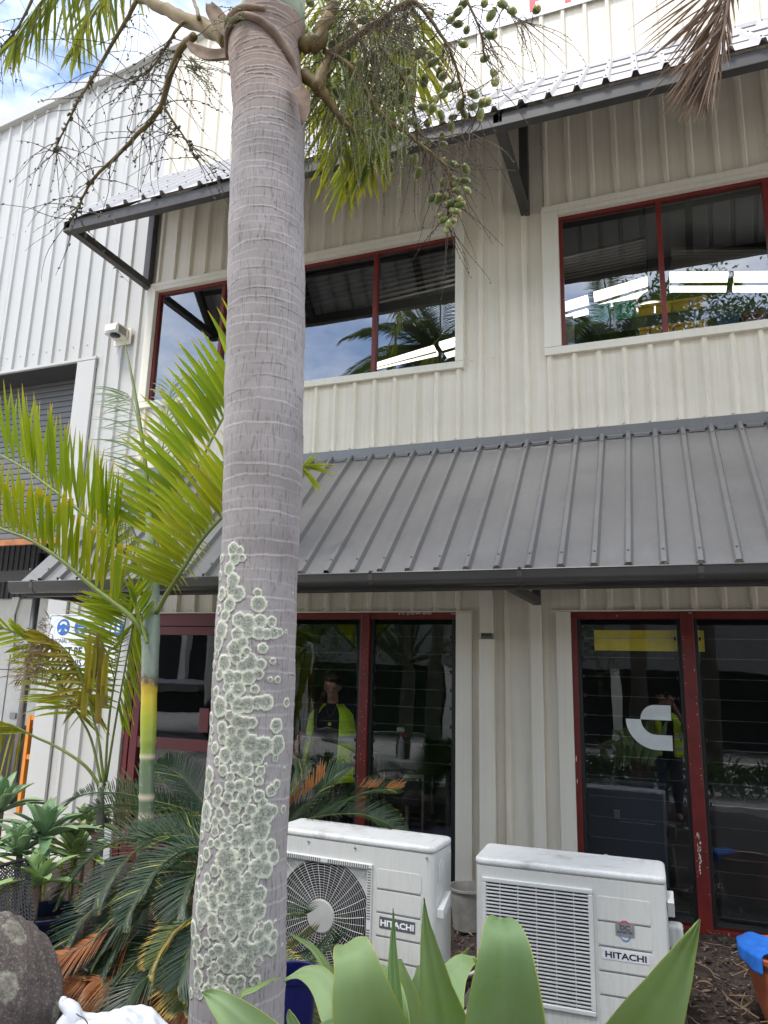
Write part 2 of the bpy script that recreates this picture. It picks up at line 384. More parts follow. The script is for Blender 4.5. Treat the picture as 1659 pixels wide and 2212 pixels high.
class MB:
    def __init__(s): s.v = []; s.f = []; s.c = []; s.t = (0, 0, 0)
    def av(s, p, t=None):
        s.v.append((p[0], p[1], p[2])); s.c.append(t if t is not None else s.t); return len(s.v) - 1
    def quad(s, a, b, c, d, t=None):
        i = [s.av(p, t) for p in (a, b, c, d)]; s.f.append(tuple(i)); return s
    def box(s, x0, x1, y0, y1, z0, z1, fn=None):
        P = [V((x, y, z)) for x in (x0, x1) for y in (y0, y1) for z in (z0, z1)]
        if fn: P = [fn(p) for p in P]
        i = [s.av(p) for p in P]
        for q in ((0, 1, 3, 2), (4, 6, 7, 5), (0, 4, 5, 1), (2, 3, 7, 6), (0, 2, 6, 4), (1, 5, 7, 3)): s.f.append(tuple(i[k] for k in q))
        return s
    def beam(s, a, b, w, h, up=V((0, 0, 1))):
        a, b = V(a), V(b); d = (b - a).normalized(); r = d.cross(up)
        if r.length < 1e-4: r = d.cross(V((0, 1, 0)))
        r.normalize(); u = r.cross(d)
        P = [p + r * (w / 2 * i) + u * (h / 2 * j) for p in (a, b) for i in (-1, 1) for j in (-1, 1)]
        i = [s.av(p) for p in P]
        for q in ((0, 1, 3, 2), (4, 6, 7, 5), (0, 4, 5, 1), (2, 3, 7, 6), (0, 2, 6, 4), (1, 5, 7, 3)): s.f.append(tuple(i[k] for k in q))
        return s
    def tube(s, pts, rads, n=8, cap=True, t=None):
        pts = [V(p) for p in pts]
        if not hasattr(rads, '__len__'): rads = [rads] * len(pts)
        d0 = (pts[1] - pts[0]).normalized()
        u = d0.cross(V((0.3, 0.9, 0.17))); u.normalize()
        rings = []
        for k, p in enumerate(pts):
            d = (pts[min(k + 1, len(pts) - 1)] - pts[max(k - 1, 0)]).normalized()
            u = (u - d * u.dot(d)); u.normalize(); w = d.cross(u)
            tt = t if t is not None else (k / (len(pts) - 1), s.t[1], s.t[2])
            rings.append([s.av(p + (u * cos(2 * pi * j / n) + w * sin(2 * pi * j / n)) * rads[k], tt) for j in range(n)])
        for a, b in zip(rings, rings[1:]):
            for j in range(n): s.f.append((a[j], a[(j + 1) % n], b[(j + 1) % n], b[j]))
        if cap: s.f.append(tuple(reversed(rings[0]))); s.f.append(tuple(rings[-1]))
        return s
    def lathe(s, prof, c=(0, 0, 0), n=32, capb=True, capt=False):
        rings = []
        for r, z in prof: rings.append([s.av((c[0] + r * cos(2 * pi * j / n), c[1] + r * sin(2 * pi * j / n), c[2] + z)) for j in range(n)])
        for a, b in zip(rings, rings[1:]):
            for j in range(n): s.f.append((a[j], a[(j + 1) % n], b[(j + 1) % n], b[j]))
        if capb: s.f.append(tuple(reversed(rings[0])))
        if capt: s.f.append(tuple(rings[-1]))
        return s
    def ell(s, c, rx, ry, rz, nu=10, nv=6, axis=None, t0=None):
        c = V(c); ax = V(axis).normalized() if axis is not None else V((0, 0, 1))
        u = ax.cross(V((.31, .7, .2))).normalized(); w = ax.cross(u)
        if axis is None: u, w = V((1, 0, 0)), V((0, 1, 0))
        rings = []
        for i in range(nv + 1):
            th = pi * i / nv
            rings.append([s.av(c + u * (rx * sin(th) * cos(2 * pi * j / nu)) + w * (ry * sin(th) * sin(2 * pi * j / nu)) + ax * (rz * cos(th)), (i / nv, s.t[1], 0) if t0 is None else t0) for j in range(nu)])
        for a, b in zip(rings, rings[1:]):
            for j in range(nu): s.f.append((a[j], b[j], b[(j + 1) % nu], a[(j + 1) % nu]))
        return s
    def prism(s, poly, ext, t=None):
        """poly: list of 3D points (planar), ext: vector"""
        a = [s.av(p, t) for p in poly]; b = [s.av(V(p) + V(ext), t) for p in poly]; n = len(poly)
        s.f.append(tuple(reversed(a))); s.f.append(tuple(b))
        for i in range(n): s.f.append((a[i], a[(i + 1) % n], b[(i + 1) % n], b[i]))
        return s
    def blade(s, base, d, L, w, nrm, droop=.3, fold=.25, n=5, yel=0., peak=.25, blunt=False, r=None, twist=0):
        p = V(base); d = V(d).normalized(); nrm = V(nrm); r = rnd() if r is None else r
        rows = []
        for i in range(n + 1):
            t = i / n
            side = d.cross(nrm)
            if side.length < 1e-3: side = d.cross(V((.3, .5, .8)))
            side.normalize(); up = side.cross(d)
            if twist: side = side * cos(twist * t) + up * sin(twist * t); up = side.cross(d)
            if blunt: ww = w * (min(1, .35 + t / peak * .65)) * (1 if t < .9 else .8)
            else: ww = w * (min(1, .3 + .7 * t / peak)) * (1 - max(0, (t - peak) / (1 - peak)) ** 2.4)
            ww = max(ww, w * .04)
            tt = (t, r, yel)
            rows.append((s.av(p - side * ww / 2 + up * ww * fold, tt), s.av(p, tt), s.av(p + side * ww / 2 + up * ww * fold, tt)))
            p = p + d * (L / n); d = (d + V((0, 0, -1)) * droop * (1 / n) * (.4 + 1.2 * t)).normalized()
        for a, b in zip(rows, rows[1:]):
            s.f.append((a[0], a[1], b[1], b[0])); s.f.append((a[1], a[2], b[2], b[1]))
        return s
    def build(s, name, mat, parent=None, smooth=False, bevel=0., kind=None, label=None, cat=None, group=None, local=False, origin=None, attr=False, loc=None, bseg=2):
        me = bpy.data.meshes.new(name)
        if parent is not None: o0 = V((0, 0, 0)) if local else LOC[parent.name]
        elif local: o0 = V((0, 0, 0))
        else:
            if origin is None:
                A = np.array(s.v); mn, mx = A.min(0), A.max(0); origin = ((mn[0] + mx[0]) / 2, (mn[1] + mx[1]) / 2, mn[2])
            o0 = V(origin)
        A = np.array(s.v, dtype=np.float64) - np.array(o0)
        me.from_pydata(A.tolist(), [], s.f)
        if attr:
            a = me.attributes.new('T', 'FLOAT_VECTOR', 'POINT'); a.data.foreach_set('vector', np.array(s.c, dtype=np.float32).ravel())
        me.materials.append(mat)
        if smooth:
            me.polygons.foreach_set('use_smooth', [True] * len(me.polygons))
            if smooth == 'auto':
                try: me.set_sharp_from_angle(angle=radians(38))
                except Exception: pass
        o = bpy.data.objects.new(name, me); COL.objects.link(o)
        if parent is not None: o.parent = parent; LOC[o.name] = LOC[parent.name]
        else: o.location = o0 if not local else (loc or (0, 0, 0)); LOC[o.name] = V(o.location)
        if bevel:
            b = o.modifiers.new('bevel', 'BEVEL'); b.width = bevel; b.segments = bseg; b.limit_method = 'ANGLE'; b.angle_limit = radians(40)
        return tag(o, label, cat, group, kind)

def inst(src, off, parent=None, rot=None):
    c = src.copy(); COL.objects.link(c)
    if parent is not None: c.parent = parent
    c.location = V(src.location) + V(off)
    if rot: c.rotation_euler = rot
    LOC[c.name] = LOC[src.name]
    return c
def box_part(name, b, mat, parent, bevel=0., **k): return MB().box(*b).build(name, mat, parent, bevel=bevel, **k)

def text_mesh(name, s, size, mat, parent, M4, extrude=.0006, bold=0., align='LEFT', sx=1., **k):
    cu = bpy.data.curves.new(name, 'FONT'); cu.body = s; cu.size = size; cu.extrude = extrude; cu.offset = bold; cu.align_x = align; cu.resolution_u = 3
    o = bpy.data.objects.new(name + '_tmp', cu); COL.objects.link(o)
    dg = bpy.context.evaluated_depsgraph_get(); me = bpy.data.meshes.new_from_object(o.evaluated_get(dg))
    bpy.data.objects.remove(o); bpy.data.curves.remove(cu)
    me.transform(M4 @ Matrix.Diagonal((sx, 1, 1, 1))); me.name = name
    me.materials.clear(); me.materials.append(mat)
    ob = bpy.data.objects.new(name, me); COL.objects.link(ob)
    if parent is not None: ob.parent = parent; LOC[ob.name] = LOC[parent.name]
    return tag(ob, k.get('label'), k.get('cat'), k.get('group'), k.get('kind'))
FACE = Matrix(((1, 0, 0, 0), (0, 0, -1, 0), (0, 1, 0, 0), (0, 0, 0, 1)))   # text plane XY -> XZ facing -Y

def bez(pts, n):
    """smooth curve through points (Catmull-Rom)"""
    P = [V(p) for p in pts]; P = [P[0] * 2 - P[1]] + P + [P[-1] * 2 - P[-2]]; out = []
    m = len(P) - 3
    for i in range(n + 1):
        u = i / n * m; k = min(int(u), m - 1); t = u - k
        a, b, c, d = P[k:k + 4]
        out.append(.5 * ((2 * b) + (c - a) * t + (2 * a - 5 * b + 4 * c - d) * t * t + (3 * b - a - 3 * c + d) * t ** 3))
    return out
#==SETTING==
# ================================================================== THE SETTING: ground
g = MB(); g.quad((-150, -150, -.02), (150, -150, -.02), (150, 150, -.02), (-150, 150, -.02)); g.build('ground', M['asphalt'], kind='structure', origin=(0, 0, 0))
g = MB(); g.box(-14, -4.95, -14, 9, -.2, .004); g.build('concrete_apron', M['concrete'], kind='structure')
g = MB(); g.box(-4.7, 8, -9.4, -7.6, -.1, .02); g.build('footpath', M['concrete'], kind='structure')
g = MB(); g.box(-4.7, 8, -7.58, -7.42, -.1, .13); g.build('kerb', M['concrete'], kind='structure', bevel=.02)

def garden():
    b = MB(); x0, x1, y0, y1 = -4.9, 3.4, -7.4, -.02; nx, ny = 150, 130
    for j in range(ny + 1):
        for i in range(nx + 1):
            x = x0 + (x1 - x0) * i / nx; y = y0 + (y1 - y0) * j / ny
            z = .03 + .035 * sin(x * 2.1 + 1) * cos(y * 1.7) + .02 * sin(x * 7 + y * 5) + U(-.006, .006)
            if i in (0, nx) or j in (0,): z = -.05
            b.av((x, y, z))
    for j in range(ny):
        for i in range(nx):
            a = j * (nx + 1) + i; b.f.append((a, a + 1, a + nx + 2, a + nx + 1))
    return b.build('garden_soil', M['soil'], smooth=True, kind='structure')
garden()
def mulch():
    b = MB()
    zones = [(-4.6, -1.6, -3.4, -.4, 3800), (-.9, 1.3, -2.4, -.06, 5200), (-1.5, -.8, -1.4, -.1, 500)]
    for x0, x1, y0, y1, n in zones:
        for _ in range(n):
            x, y = U(x0, x1), U(y0, y1); a = U(0, 2 * pi); L = U(.012, .05) * (1.6 if rnd() < .06 else 1)
            zz = .05 + .035 * sin(x * 2.1 + 1) * cos(y * 1.7) + .02 * sin(x * 7 + y * 5)
            b.blade((x, y, zz), (cos(a), sin(a), U(-.15, .3)), L, U(.006, .018), (U(-.4, .4), U(-.4, .4), 1), droop=.2, n=2, r=rnd() ** 1.5, blunt=rnd() < .5, fold=U(0, .4))
    b.build('mulch_chips', M['mulch'], kind='stuff', attr=True)
mulch()
def litter():
    for k, (px, py, Y) in enumerate([(1700, 2180, 0), ]): pass
    # long dry stems and curled dead leaves on the soil by the second window
    b = MB()
    for (a, c, r) in [((1575, 2035), (1650, 2052), .003), ((1590, 2085), (1655, 2040), .003), ((1580, 2108), (1650, 2095), .002), ((1575, 2150), (1659, 2190), .003), ((1600, 2180), (1659, 2140), .004), ((1560, 2140), (1640, 2200), .003), ((1580, 2060), (1625, 2058), .003)]:
        p, q = atz(*a, .07), atz(*c, .07); m = (p + q) / 2 + V((U(-.05, .05), U(-.05, .05), U(.0, .03)))
        b.tube(bez([p, m, q], 8), r, 5)
    for _ in range(26):
        x, y = U(-.05, 1.1), U(-1.5, -.15); a = U(0, 2 * pi)
        pts = [V((x, y, .075))]
        for k in range(6):
            a += U(-.5, .5); pts.append(pts[-1] + V((cos(a) * .05, sin(a) * .05, U(-.006, .008))))
        b.tube(pts, U(.001, .003), 4)
    b.build('dry_stems', simple('dry_stem', (.26, .17, .10), .8), kind='stuff')
    for k in range(14):
        x, y = (U(.0, .9), U(-1.6, -.2))
        MB().blade((x, y, .08), (cos(k), sin(k), .2), U(.06, .12), U(.02, .035), (0, 0, 1), droop=1.2, fold=.5, n=6, r=U(.3, .9)).build('fallen_leaf', M['dead'], smooth=True, attr=True,
            kind='stuff')
litter()

# ================================================================== THE BUILDING
BLD = thing('warehouse', (-1, 0, 0), 'white ribbed steel warehouse with red framed windows and two grey awnings', 'building')
P = .19; RX = .032
def rib_profile(x0, x1, h=.026, wb=.048, wt=.024, pitch=P, off=RX):
    pts = [(x0, 0)]
    k0 = math.ceil((x0 + wb / 2 - off) / pitch); k = k0
    while off + k * pitch + wb / 2 <= x1 + 1e-6:
        c = off + k * pitch
        for dx, y in ((-wb / 2 - .004, 0), (-wb / 2, -.002), (-wt / 2, -h), (wt / 2, -h), (wb / 2, -.002), (wb / 2 + .004, 0)):
            if c + dx > pts[-1][0]: pts.append((c + dx, y))
        k += 1
    if x1 > pts[-1][0]: pts.append((x1, 0))
    return pts
def clad(x0, x1, z0, z1, mat, Y=0.):
    """sheets of four ribs; z1 may be a function of x"""
    top = z1 if callable(z1) else (lambda x: z1)
    e = RX + P * 4 * math.floor((x0 - RX) / (P * 4)) - .06
    a = x0
    while a < x1 - 1e-4:
        while e <= a + 1e-4: e += P * 4
        c = min(e, x1)
        b = MB(); prof = rib_profile(a, c); lo = []; hi = []
        jog = U(-.0012, .0012)
        for x, y in prof: lo.append(b.av((x, Y + y + jog, z0))); hi.append(b.av((x, Y + y + jog, top(x))))
        for i in range(len(prof) - 1): b.f.append((lo[i], lo[i + 1], hi[i + 1], hi[i]))
        b.build('cladding_sheet', mat, BLD)
        a = c
par = lambda x: 8.20 + .1375 * (x + 7.42)
XR = 3.4
clad(-12, -5.41, 4.83, par, M['wall_left'])
clad(-5.41, -4.79, .0, par, M['wall_left'])
clad(-5.63, -5.41, .0, .02, M['wall_left'])
clad(-4.79, -1.46, 5.50, par, M['wall'])
clad(-4.79, -1.46, 3.555, 4.19, M['wall'])
clad(-1.46, -.76, 3.555, par, M['wall'])
clad(-.76, XR, 5.50, par, M['wall'])
clad(-.76, XR, 3.555, 4.21, M['wall'])
clad(-4.79, -1.46, 2.145, 3.50, M['wall'], .004)
clad(-1.46, -.72, 0.0, 3.50, M['wall'], .004)
clad(-.72, XR, 2.145, 3.50, M['wall'], .004)
clad(-4.79, -4.61, 0.0, 2.145, M['wall_left'], .004)
# parapet capping
b = MB()
for x0, x1 in ((-12, -4.2), (-4.2, XR)):
    b.box(x0, x1 - .004, -.075, .2, 0, .0) if False else None
    pts = [V((x0, -.075, par(x0) - .10)), V((x0, -.075, par(x0) + .03)), V((x0, .2, par(x0) + .06)), V((x0, .2, par(x0) - .10))]
    ext = V((x1 - x0 - .004, 0, par(x1) - par(x0)))
    MB().prism(pts, ext).build('parapet_capping', M['wall_left'], BLD)
# jamb flashing of the roller opening, head trim
box_part('jamb_flashing', (-5.65, -5.412, -.036, -.004, 0, 4.80), M['wall_left'], BLD, .003)
box_part('jamb_reveal', (-5.65, -5.62, -.0035, .45, 0, 4.80), M['trim'], BLD)
box_part('head_flashing', (-12, -5.40, -.04, -.004, 4.802, 4.832), M['wall_left'], BLD, .002)
box_part('head_soffit', (-12, -5.622, -.0035, .349, 4.804, 4.83), M['interior'], BLD)  # underside coloured near-black to stand for the shade in the recess
# window flashings
def trim(x0, x1, z0, z1): return box_part('window_flashing', (x0, x1, -.045, .02, z0, z1), M['trim'], BLD, .004)
trim(-1.512, -1.44, 4.245, 5.50); trim(-4.80, -4.708, 4.245, 5.50); trim(-4.80, -1.44, 4.18, 4.243); trim(-4.80, -1.44, 5.502, 5.545)
trim(-4.706, -1.514, 5.455, 5.50)
trim(-.765, -.632, 4.258, 5.478); trim(-.765, XR, 4.19, 4.256); trim(-.765, XR, 5.480, 5.535); trim(-.630, XR, 5.442, 5.478)
box_part('door_flashing', (-4.79, -4.61, -.036, .01, .0, 2.14), M['wall_left'], BLD, .003)
box_part('door_flashing', (-1.502, -1.375, -.03, .03, .0, 2.14), M['trim'], BLD, .003)
box_part('head_flashing', (-4.66, -1.36, -.035, .02, 2.142, 2.152), M['trim'], BLD)
box_part('door_flashing', (-.735, -.628, -.03, .03, .0, 2.14), M['trim'], BLD, .003)
box_part('head_flashing', (-.77, XR, -.035, .02, 2.142, 2.152), M['trim'], BLD)
# flat cover strips and rectangular downpipe between the two ground floor windows
b = MB(); b.box(-1.30, -1.205, -.075, -.005, 1.98, 3.3); b.build('downpipe', M['trim'], BLD, bevel=.006)
b = MB(); b.box(-1.307, -1.198, -.081, -.005, .05, 1.935); b.build('downpipe', M['trim'], BLD, bevel=.006)
b = MB(); b.box(-1.292, -1.213, -.066, -.01, 1.93, 1.985); b.build('downpipe_collar', M['groove'], BLD)
for k in range(4): box_part('collar_slot', (-1.287 + .0195 * k, -1.274 + .0195 * k, -.068, -.0655, 1.955, 1.972), M['black'], BLD)
b = MB(); b.box(-.925, -.84, -.04, -.003, 0.02, 2.9); b.build('cover_strip', M['trim'], BLD, bevel=.006)

def screws(name, pts, r=.006, nrm=(0, -1, 0), parent=BLD, mat='screw'):
    b = MB()
    for p in pts:
        p = V(p); n = V(nrm).normalized()
        b.tube([p - n * .002, p + n * .003], [r * 1.5, r * 1.5], 8); b.tube([p + n * .003, p + n * .008], [r, r * .9], 6)
    return b.build(name, M[mat], parent, kind='stuff')
sp = []
for k in range(-26, 18):
    x = RX + k * P
    if x < -4.85 or x > XR - .05: continue
    sp.append((x - .036, -.003, 3.575))
    sp.append((x - .036, .0, 2.175))
for k in range(-62, -29):
    x = RX + k * P
    for z in (5.0, 6.6): sp.append((x + .09, -.003, z))
for x in (-1.38, -1.19): sp += [(x, -.003, z) for z in (4.25, 5.6, 2.15, .9)]
screws('wall_screws', sp, .0055, mat='trim')

# ---- awnings
def awning(name, label, x0, x1, ztop, zfront, Yf, mat, rails=(), scr=(.08, .93)):
    A = MB()
    d = V((0, Yf, zfront - ztop)); L = d.length; d.normalize(); n = V((0, d.z, -d.y)); n = -n if n.z < 0 else n
    top = V((0, -.02, ztop))
    e = RX + P * 4 * math.floor((x0 - RX) / (P * 4)) + .1; a = x0
    while a < x1 - 1e-4:
        while e <= a + 1e-4: e += P * 4
        c = min(e, x1); b = MB(); rows = []
        for s in (0, .5, 1):
            rows.append([b.av(V((x, 0, 0)) + top + d * (L * s) + n * (-y * 1.15)) for x, y in rib_profile(a, c, .028, .052, .026)])
        for r0, r1 in zip(rows, rows[1:]):
            for i in range(len(r0) - 1): b.f.append((r0[i], r1[i], r1[i + 1], r0[i + 1]))
        o = b.build('roof_sheet', mat, AW, )
        m = o.modifiers.new('thick', 'SOLIDIFY'); m.thickness = .0016; m.offset = -1
        a = c
    pts = []
    k = math.ceil((x0 - RX) / P)
    while RX + k * P < x1 - .01:
        for s in scr: pts.append(V((RX + k * P, 0, 0)) + top + d * (L * s) + n * .033)
        k += 1
    screws('roof_screws', pts, .0055, n, AW)
    return d, n, L, top
AW = thing('lower_awning', (-1, -.6, 2.2), '', 'awning')
AW = BLD  # the awnings are fixed parts of the building
awning('lower', '', -4.74, XR, 3.475, 2.30, -1.21, M['roof'])
bpy.data.objects.remove(bpy.data.objects['lower_awning'])
# wall flashing over the sheets, with notched apron between the ribs
box_part('wall_apron', (-4.76, XR, -.030, .002, 3.478, 3.553), M['roof'], BLD, .002)
b = MB(); k = math.ceil((-4.74 - RX) / P)
while RX + (k + 1) * P < XR:
    a0, a1 = RX + k * P + .034, RX + (k + 1) * P - .034
    z0 = 3.478
    b.quad((a0 - .012, -.034, z0), (a1 + .012, -.034, z0), (a1 - .006, -.068, z0 - .020), (a0 + .006, -.068, z0 - .020))
    b.quad((a0 + .006, -.068, z0 - .020), (a1 - .006, -.068, z0 - .020), (a1 - .006, -.066, z0 - .040), (a0 + .006, -.066, z0 - .040))
    k += 1
b.box(-4.74, XR, -.036, -.031, 3.468, 3.490)
b.build('apron_tabs', M['roof'], BLD, kind='stuff')
# gutter
gp = [(-1.20, 2.298), (-1.20, 2.218), (-1.222, 2.205), (-1.250, 2.206), (-1.274, 2.222), (-1.286, 2.248), (-1.289, 2.285), (-1.293, 2.292), (-1.289, 2.298), (-1.280, 2.296), (-1.277, 2.288), (-1.283, 2.282), (-1.278, 2.25), (-1.266, 2.228), (-1.248, 2.214), (-1.224, 2.213), (-1.208, 2.222), (-1.206, 2.298)]
b = MB(); b.prism([V((-4.80, y, z)) for y, z in gp], V((XR + 4.80, 0, 0))); b.build('gutter', M['gutter'], BLD, smooth='auto')
b = MB(); b.prism([V((-4.802, y, z)) for y, z in gp[:9]], V((-.003, 0, 0))); b.build('gutter_end_cap', M['gutter'], BLD)
for px in (800, 1122, 1515, 70):
    X = at(px, 1235, -1.285).x
    pr = [(y - .0025 if y < -1.22 else y, z - (.0025 if z < 2.23 else 0)) for y, z in gp[1:8]]
    b = MB(); n0 = len(pr)
    for i in range(n0 - 1):
        (ya, za), (yb, zb) = pr[i], pr[i + 1]
        b.quad((X - .016, ya, za), (X + .016, ya, za), (X + .016, yb, zb), (X - .016, yb, zb))
    b.box(X - .008, X + .008, -1.296, -1.24, 2.296, 2.306)
    b.build('gutter_strap', M['gutter'], BLD)
box_part('front_beam', (-4.72, XR, -1.190, -1.135, 2.185, 2.262), M['beam'], BLD, .003)
def bracket(x, Yt, z0, zt, w=.06):
    b = MB()
    b.box(x - w / 2, x + w / 2, -w - .01, -.012, z0, zt)
    b.build('bracket_post', M['beam'], BLD, bevel=.004)
    box_part('bracket_arm', (x - w / 2 + .002, x + w / 2 - .002, Yt, -w - .011, z0 + .001, z0 + w), M['beam'], BLD, .004)
for x in (-4.70, -.87, 2.9): bracket(x, -1.13, 2.19, 3.40)
for x in (-4.70, -3.4, -2.1, -.87, .5, 1.8, 3.0):
    MB().beam((x, -.05, 3.40), (x, -1.15, 2.285), .05, .06).build('awning_rafter', M['beam'], BLD)
# upper awning
awning('upper', '', -4.93, XR, 6.80, 5.585, -1.16, M['roof_top'], scr=(.1, .55, .93))
box_part('wall_apron', (-4.93, XR, -.034, -.002, 6.80, 6.835), M['roof_top'], BLD)
box_part('front_beam', (-4.86, XR, -1.155, -1.085, 5.475, 5.575), M['beam'], BLD, .004)
for x in (-4.82, -.90): bracket(x, -1.155, 5.50, 6.62, .075)
for x in (-4.82, -3.5, -2.2, -.90, .42, 1.7, 3.0):
    MB().beam((x, -.06, 6.66), (x, -1.12, 5.55), .06, .08).build('awning_rafter', M['beam'], BLD)
for s in (.35, .7):
    MB().beam((-4.86, -.06 - 1.1 * s, 6.74 - 1.17 * s), (XR, -.06 - 1.1 * s, 6.74 - 1.17 * s), .05, .03).build('awning_purlin', M['beam'], BLD)

# ---- upper windows
def pane(parent, x0, x1, z0, z1, Y, mat, tz=0., tx=0., name='pane', th=.006):
    cx, cz = (x0 + x1) / 2, (z0 + z1) / 2
    R = Matrix.Rotation(tz, 4, 'Z') @ Matrix.Rotation(tx, 4, 'X')
    b = MB(); hx, hz = (x1 - x0) / 2, (z1 - z0) / 2
    q = [V((cx, Y, cz)) + (R @ V((sx * hx, 0, sz * hz))) for sx, sz in ((-1, -1), (1, -1), (1, 1), (-1, 1))]
    b.quad(*q); return b.build(name, mat, parent)
def upper_window(x0, x1, z0, z1, muls, tilts):
    w = MB()
    w.box(x0, x1, .0, .05, z0 - .0, z0 + .012); w.build('window', M['red'], BLD); win = bpy.context.scene.objects[w_name()]
    return win
def w_name(): return sorted([o.name for o in COL.objects if o.name.startswith('window') and not o.name.startswith('window_')])[-1]
def make_window(x0, x1, z0, z1, muls, tilts, fr=.030):
    win = MB().box(x0, x1, .005, .06, z1 - fr, z1).build('window', M['red'], BLD, bevel=.003)
    MB().box(x0, x1, .005, .05, z0, z0 + .010).build('sill_rail', M['red'], win)
    MB().box(x0, x0 + fr, .004, .061, z0 + .010, z1 - fr).build('frame', M['red'], win, bevel=.003)
    xs = [x0 + fr]
    for m in muls:
        MB().box(m - .019, m + .019, -.004, .055, z0 + .010, z1 - fr).build('mullion', M['red'], win, bevel=.003); xs += [m - .019, m + .019]
    MB().box(x1 - fr * .2, x1, .004, .061, z0 + .010, z1 - fr).build('frame', M['red'], win)
    xs.append(x1 - fr * .2)
    for i in range(0, len(xs), 2):
        t = tilts[(i // 2) % len(tilts)]
        pane(win, xs[i] - .004, xs[i + 1] + .004, z0 + .004, z1 - fr + .004, .03, M['glass_up'], t[0], t[1])
    return win
make_window(-4.708, -1.512, 4.243, 5.455, (-3.905, -3.11, -2.275), [(.004, .0), (-.003, .004), (.005, -.003), (-.004, .003)])
make_window(-.632, XR, 4.256, 5.442, (.150, .915, 1.68, 2.45), [(.006, .003), (-.006, -.002), (.004, .002)])
# ---- louvre windows on the ground floor
def louvre_window(x0, x1, z0, z1, muls, seg, fr=.04, pitch=.1365, chips=()):
    win = MB().box(x0, x1, -.012, .07, z1 - fr - .01, z1).build('window', M['red'], BLD, bevel=.003)
    MB().box(x0, x1, -.01, .07, z0, z0 + .035).build('sill_rail', M['red'], win, bevel=.003)
    MB().box(x0, x0 + fr, -.011, .069, z0 + .035, z1 - fr - .01).build('frame', M['red'], win, bevel=.003)
    for m, w in muls: MB().box(m - w / 2, m + w / 2, -.03, .072, z0 - .02, z1 - .004).build('mullion', M['red'], win, bevel=.004)
    for (a, c) in seg:
        for q in (a, c - .024):
            MB().box(q, q + .024, .0, .06, z0 + .035, z1 - fr - .012).build('louvre_channel', M['black'], win)
        z = z1 - fr - .012; first = None; n = 0
        while z - pitch > z0 + .0:
            cx = (a + c) / 2; hx = (c - a) / 2 - .02
            b = MB(); R = Matrix.Rotation(radians(-1.45), 4, 'X')
            fn = lambda p: V((cx, .028, z - pitch / 2)) + R @ p
            h = pitch / 2 + .002
            b.quad(*[fn(V(p)) for p in ((-hx, 0, -h), (hx, 0, -h), (hx, 0, h), (-hx, 0, h))])
            bl = b.build('louvre_blade', M['glass_lo'], win)
            MB().box(cx - hx, cx + hx, .0305, .0315, z - pitch - .0010, z - pitch + .0014).build('blade_edge', M['glass_edge'], win)
            # clip
            for q in (a + .03, c - .045): MB().box(q, q + .012, .015, .03, z - pitch - .012, z - pitch + .012).build('blade_clip', M['black'], win)
            z -= pitch
    return win
w1 = louvre_window(-3.06, -1.505, .07, 2.14, [(-3.04, .06), (-2.265, .075)], [(-3.01, -2.305), (-2.225, -1.515)])
w2 = louvre_window(-.626, XR, .07, 2.14, [(.165, .085), (.98, .085), (1.8, .085)], [(-.586, .122), (.208, .937), (1.02, 1.757)])
# bare patches where the red paint has come off
def chips(win, pts):
    b = MB()
    for (x, Y, z, w, h) in pts:
        n = 9; poly = [V((x + w / 2 * cos(2 * pi * i / n) * U(.6, 1.1), Y, z + h / 2 * sin(2 * pi * i / n) * U(.6, 1.1))) for i in range(n)]
        b.prism(poly, V((0, -.0012, 0)))
    b.build('paint_chips', M['chip'], win, kind='stuff')
cp = []
for i in range(30):
    cp.append((U(-1.98, -1.70), -.0125, 2.133 + U(-.004, .004), U(.012, .03), U(.006, .02)))
cp += [(U(-1.54, -1.51), -.0125, 2.13, .012, .02) for _ in range(4)]
for i in range(26): cp.append((-2.265 + U(-.03, .035), -.0305, U(.7, 2.05), U(.003, .006), U(.003, .008)))
chips(w1, cp)
cp = [(.165 + .03 * (-1) ** i, -.0305, U(.2, 2.05), U(.003, .006), U(.004, .012)) for i in range(26)]
for i in range(22): cp.append((.150 + U(-.008, .012), -.0305, U(.44, .72) if i % 2 else U(.50, .60), U(.006, .014), U(.012, .04)))
cp += [(.19, -.0305, 2.128, .03, .006), (-.30, -.0125, 2.11, .012, .008), (-.618, -.012, 1.1, .01, .05), (-.616, -.012, .95, .008, .04)]
chips(w2, cp)
# ---- red glazed door, left of the trunk
door = MB().box(-4.60, -3.065, -.012, .075, 2.03, 2.14).build('door', M['reddoor'], BLD, bevel=.004, label='dark red glazed entrance door')
for x0, x1 in ((-4.60, -4.545), (-4.535, -4.455), (-3.66, -3.56), (-3.52, -3.42), (-3.14, -3.065)):
    MB().box(x0, x1, -.006 if x0 > -4.56 else -.012, .06, .02, 2.028).build('stile', M['reddoor'], door, bevel=.004)
for z0, z1 in ((.02, .16), (.955, 1.05), (1.95, 2.025)):
    for x0, x1 in ((-4.453, -3.662), (-3.418, -3.142)):
        MB().box(x0, x1, -.004, .055, z0, z1).build('rail', M['reddoor'], door, bevel=.004)
for x0, x1 in ((-4.453, -3.662), (-3.418, -3.142)):
    pane(door, x0, x1, 1.05, 1.95, .03, M['glass_lo'], 0, radians(.4), 'door_glass'); pane(door, x0, x1, .16, .955, .03, M['glass_lo'], 0, 0, 'door_glass')
MB().box(-3.80, -3.70, -.03, -.015, 1.12, 1.32).build('push_plate', M['reddoor'], door, bevel=.004)

